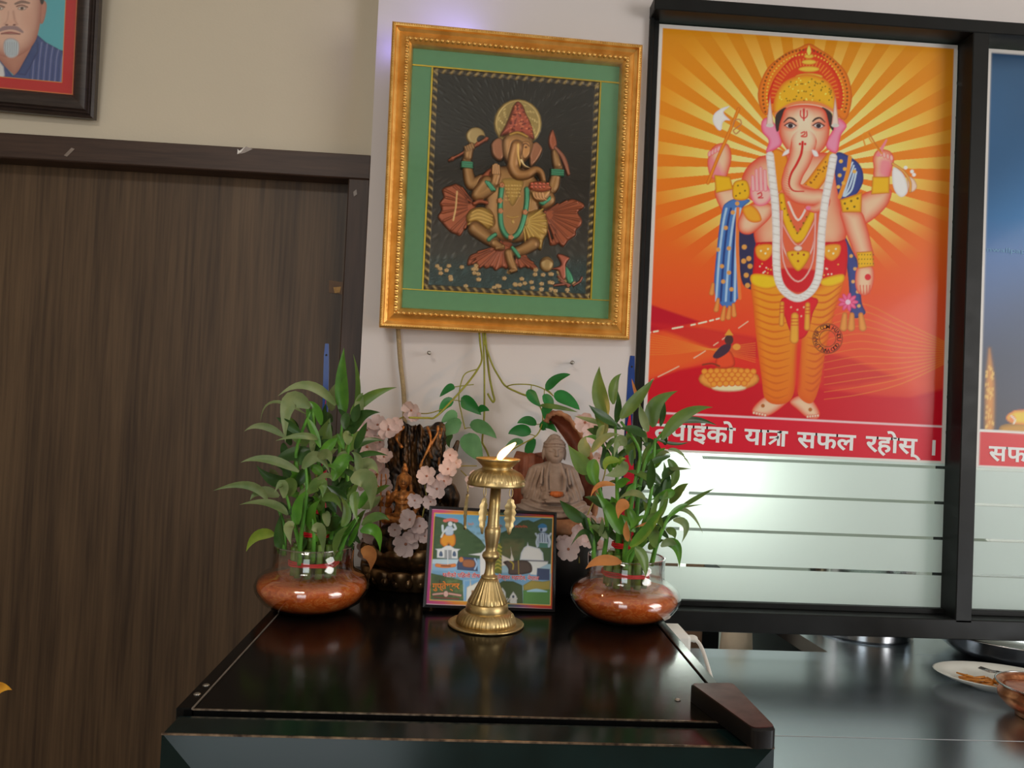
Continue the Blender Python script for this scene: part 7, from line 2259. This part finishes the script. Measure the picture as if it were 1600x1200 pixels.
V, Fc = lathe([(0.030, 0), (0.030, 0.02), (0.028, 0.05), (0.029, 0.085), (0.027, 0.115), (0.024, 0.120), (0.008, 0.118)], (lg.x, 1.29, bc_.z + 0.095), 56, lambda r, z, a, i: (r * (1 + 0.06 * math.sin(9 * a + z * 20) + 0.04 * math.sin(21 * a)), z + (0.004 * math.sin(3 * a) if i > 4 else 0)))
mk('log_backdrop', V, Fc, M_WING, bd, label='brown log beside the figure')

# ================================================================== silk vine hanging from the gold frame
vz = PY(750, 528, 1.375)
vine = thing('silk_vine', vz, 'green silk leaf vine hanging below the gold frame', 'vine')
def vpt(q, y): return PY(540 + 0.3 * q[0], 480 + 0.3 * q[1], y)
def vstem(pts, r, ys=(1.375, 1.34)):
    n = len(pts)
    P = [vpt(q, ys[0] + (ys[1] - ys[0]) * i / (n - 1)) for i, q in enumerate(pts)]
    mk('stem', *tube(spline([tuple(p) for p in P], 6), r, 8), M_VSTEM, vine)
vstem([(695, 120), (702, 200), (710, 270), (690, 320), (640, 390), (560, 480), (470, 570), (425, 577), (330, 575)], 0.0017, (1.378, 1.20))
vstem([(690, 322), (625, 345), (600, 400), (590, 480), (605, 560), (622, 635)], 0.0011, (1.36, 1.33))
vstem([(715, 120), (722, 300), (722, 560), (712, 690), (715, 712), (735, 750), (757, 810)], 0.0017, (1.378, 1.34))
vstem([(725, 120), (745, 330), (765, 440), (775, 480), (768, 494), (752, 472), (740, 450)], 0.0019, (1.378, 1.36))
vstem([(720, 170), (760, 290), (800, 365), (835, 412), (900, 445), (960, 470), (1010, 515)], 0.0017, (1.378, 1.33))
vstem([(835, 414), (880, 402), (970, 405), (1040, 430), (1082, 462)], 0.0011, (1.35, 1.32))
vstem([(1012, 515), (1027, 560), (1020, 620), (990, 672), (920, 712), (850, 752)], 0.0012, (1.33, 1.30))
vstem([(560, 416), (620, 408), (668, 402)], 0.0009, (1.34, 1.34))
for a, b in (((600, 490), (560, 485)), ((622, 632), (655, 628)), ((1022, 612), (985, 612)), ((990, 672), (955, 662)), ((968, 405), (966, 430)), ((1035, 428), (1034, 460)), ((1082, 462), (1050, 428))):
    vstem([a, ((a[0] + b[0]) / 2, (a[1] + b[1]) / 2 - 2), b], 0.0008, (1.335, 1.33))
VL = [((566, 410), (535, 425), (489, 468), 46, 'g'), ((600, 482), (645, 505), (707, 562), 74, 'g'), ((690, 535), (715, 528), (749, 540), 40, 'g'), ((582, 560), (545, 568), (497, 604), 58, 'p'), ((562, 488), (520, 505), (488, 562), 52, 'g'),
      ((602, 612), (550, 625), (484, 682), 78, 'p'), ((650, 622), (715, 625), (787, 684), 70, 'p'), ((632, 660), (660, 725), (716, 806), 104, 'p'), ((1045, 430), (1100, 375), (1172, 350), 60, 'g'), ((1085, 458), (1150, 480), (1220, 535), 84, 'g'),
      ((958, 428), (975, 470), (1017, 518), 54, 'g'), ((1028, 458), (1060, 495), (1068, 545), 54, 'g'), ((1035, 510), (1045, 550), (1040, 592), 46, 'g'), ((992, 613), (945, 590), (893, 605), 50, 'g'), ((962, 658), (905, 640), (846, 660), 64, 'g'),
      ((1022, 640), (1050, 612), (1102, 652), 54, 'g'), ((985, 686), (955, 745), (957, 803), 50, 'g'), ((925, 702), (870, 710), (812, 772), 40, 'p'), ((556, 662), (535, 690), (542, 732), 34, 'd'), ((1012, 512), (1100, 520), (1210, 547), 26, 'm')]
random.seed(5)
for (b, m, t, w, tone) in VL:
    leaf_px(vine, 540, 480, 0.3, b, m, t, w, tone, 1.325, random.uniform(-0.03, 0.0), 'ovate', random.uniform(-0.35, 0.35), fold=0.18)

# ================================================================== pink blossom sprays
def petal_mesh():
    V, Fc = [], []
    nu_, nv_ = 7, 6
    for j in range(nv_):
        t = j / (nv_ - 1)
        for i in range(nu_):
            s = i / (nu_ - 1) * 2 - 1
            hw = 0.40 * math.sin(math.pi * (0.12 + 0.62 * t)) ** 0.8 + 0.06 * t
            L = t * (1.0 - 0.10 * (1 - abs(s)) ** 2 * t - 0.16 * s * s)
            V.append((s * hw, L, 0.22 * t * t + 0.10 * s * s * t - 0.03 * math.sin(3 * s)))
    for j in range(nv_ - 1):
        for i in range(nu_ - 1):
            a = j * nu_ + i
            Fc.append((a, a + 1, a + nu_ + 1, a + nu_))
    return mesh_data('petal', V, Fc, M_PINK)
PETAL = petal_mesh()
EYE = mesh_data('blossom', *ico((0, 0, 0.04), (0.13, 0.13, 0.10), 1), M_PINKEYE)
def spray(label, blossoms, branches, base, seed):
    random.seed(seed)
    root = thing('blossom_spray', base, label, 'flowers', 'pink blossom sprays')
    for pts, r in branches:
        P = [PY(q[0], q[1], q[2]) for q in pts]
        mk('twig', *tube(spline([tuple(p) for p in P], 5), r, 7), M_TWIG, root)
    for (px, py, dpx, yy) in blossoms:
        p = PY(px, py, yy)
        sc = dpx * 0.56 * yy / F_PX
        d = Vector((random.uniform(-0.55, 0.55), -1, random.uniform(-0.25, 0.6))).normalized()
        q = d.to_track_quat('Z', 'Y')
        e = place('blossom', EYE, p, q.to_euler(), root, sc)
        tw = random.uniform(0, 6.28)
        for k in range(5):
            o = bpy.data.objects.new('petal', PETAL)
            COL.objects.link(o)
            o.parent = e
            o.rotation_euler = Euler((random.uniform(-0.2, 0.3), random.uniform(-0.15, 0.15), tw + k * 2 * math.pi / 5 + random.uniform(-0.12, 0.12)), 'ZYX') if False else (Matrix.Rotation(tw + k * 2 * math.pi / 5 + random.uniform(-0.12, 0.12), 3, 'Z') @ Matrix.Rotation(random.uniform(-0.15, 0.35), 3, 'X')).to_euler()
    return root
spray('pink silk blossom spray at the left edge of the tree stump', [(643, 641, 30, 1.235), (648, 650, 20, 1.235), (607, 671, 32, 1.23), (618, 664, 24, 1.235), (572, 672, 34, 1.25), (590, 664, 30, 1.25), (574, 698, 36, 1.24), (594, 690, 28, 1.25), (580, 722, 40, 1.24), (600, 714, 26, 1.235), (589, 742, 38, 1.24), (592, 764, 40, 1.235), (574, 752, 34, 1.25), (598, 786, 40, 1.225), (586, 812, 40, 1.23), (588, 838, 42, 1.225), (575, 856, 36, 1.235), (604, 812, 24, 1.22)],
      [([(612, 880, 1.25), (590, 800, 1.255), (578, 720, 1.26), (600, 670, 1.245), (645, 645, 1.245)], 0.0012), ([(578, 720, 1.26), (572, 680, 1.26), (568, 668, 1.26)], 0.001), ([(645, 645, 1.245), (668, 646, 1.24), (690, 640, 1.25)], 0.001)], PY(612, 880, 1.25), 31)
spray('pink silk blossom spray curving in front of the seated gold figure', [(703, 711, 24, 1.175), (700, 733, 28, 1.17), (712, 724, 18, 1.18), (694, 752, 27, 1.17), (667, 744, 30, 1.165), (683, 764, 32, 1.165), (673, 784, 24, 1.165), (648, 782, 24, 1.165), (641, 812, 34, 1.16), (656, 822, 26, 1.16), (664, 838, 22, 1.158), (634, 850, 38, 1.165), (646, 838, 24, 1.165), (617, 828, 22, 1.175), (735, 752, 20, 1.19), (741, 742, 14, 1.19)],
      [([(640, 868, 1.18), (655, 830, 1.172), (667, 780, 1.175), (690, 745, 1.18), (705, 712, 1.185)], 0.0011), ([(667, 780, 1.175), (664, 755, 1.175), (668, 745, 1.172)], 0.0009), ([(705, 730, 1.185), (725, 728, 1.19), (745, 728, 1.195)], 0.0009), ([(720, 735, 1.19), (735, 750, 1.195)], 0.0008)], PY(640, 868, 1.18), 37)
spray('pink silk blossom spray beside the Buddha statue behind the right bamboo', [(914, 660, 34, 1.235), (926, 676, 34, 1.23), (940, 668, 24, 1.23), (943, 705, 30, 1.22), (936, 716, 20, 1.22), (904, 834, 34, 1.185), (888, 858, 36, 1.175), (879, 846, 24, 1.18), (916, 826, 24, 1.19), (918, 846, 22, 1.185), (934, 852, 22, 1.19), (924, 812, 20, 1.19), (939, 814, 12, 1.19)],
      [([(905, 880, 1.195), (905, 845, 1.20), (920, 800, 1.225), (945, 740, 1.235), (940, 690, 1.24), (915, 662, 1.245)], 0.0012), ([(905, 862, 1.195), (890, 858, 1.19), (880, 850, 1.19)], 0.0009)], PY(905, 880, 1.195), 41)

# ================================================================== small things on the wall and at the edges
rope = [PY(622 + (q[0]), q[1], 1.388) for q in ((-1, 500), (1, 530), (4, 570), (8, 605), (10, 640), (10, 670))]
rp_ = mk('hanging_cord', *tube(spline([tuple(p) for p in rope], 6), 0.0042, 10), pmat('tan_jute', (150, 130, 98), 0.9, var=0.25, scale=200, bump=0.6, bscale=500), label='tan jute cord hanging from behind the gold frame', cat='cord')
for (px, py, lab) in ((671, 552, 'small steel nail in the white wall, above the tree stump'), (893, 567, 'small steel nail in the white wall, above the right bamboo')):
    p = PY(px, py, YC - 0.012)
    V, Fc = lathe([(0.0013, -0.012), (0.0013, 0.010), (0.0036, 0.0105), (0.0036, 0.012), (0.001, 0.0126)], (0, 0, 0), 14)
    mk('wall_nail', [(p.x + q[0], YC - q[2] - 0.012, p.z + q[1]) for q in V], [tuple(reversed(f)) for f in Fc], M_SCREW, label=lab, cat='nail')
yl = PY(4, 1078, 1.15)
yt = thing('yellow_leaf', (yl.x - 0.03, 1.15, 0.0), 'pointed yellow leaf poking in at the left edge before the door', 'leaf')
mk('stem', *tube([(yl.x - 0.03, 1.15, 0), (yl.x - 0.034, 1.15, 0.4), (yl.x - 0.03, 1.15, yl.z - 0.02)], [0.004, 0.0035, 0.0025], 8), M_VSTEM, yt)
mk('leaf_blade', *blade(Vector((yl.x - 0.03, 1.15, yl.z - 0.02)), PY(-6, 1076, 1.15), PY(19, 1078, 1.145), 0.022, Vector((0, -1, 0.4)).normalized(), 0.2), M_GREENS['y'] if False else pmat('yellow_leaf_blade', (206, 150, 40), 0.4, rgb2=(170, 110, 30), scale=60), yt)
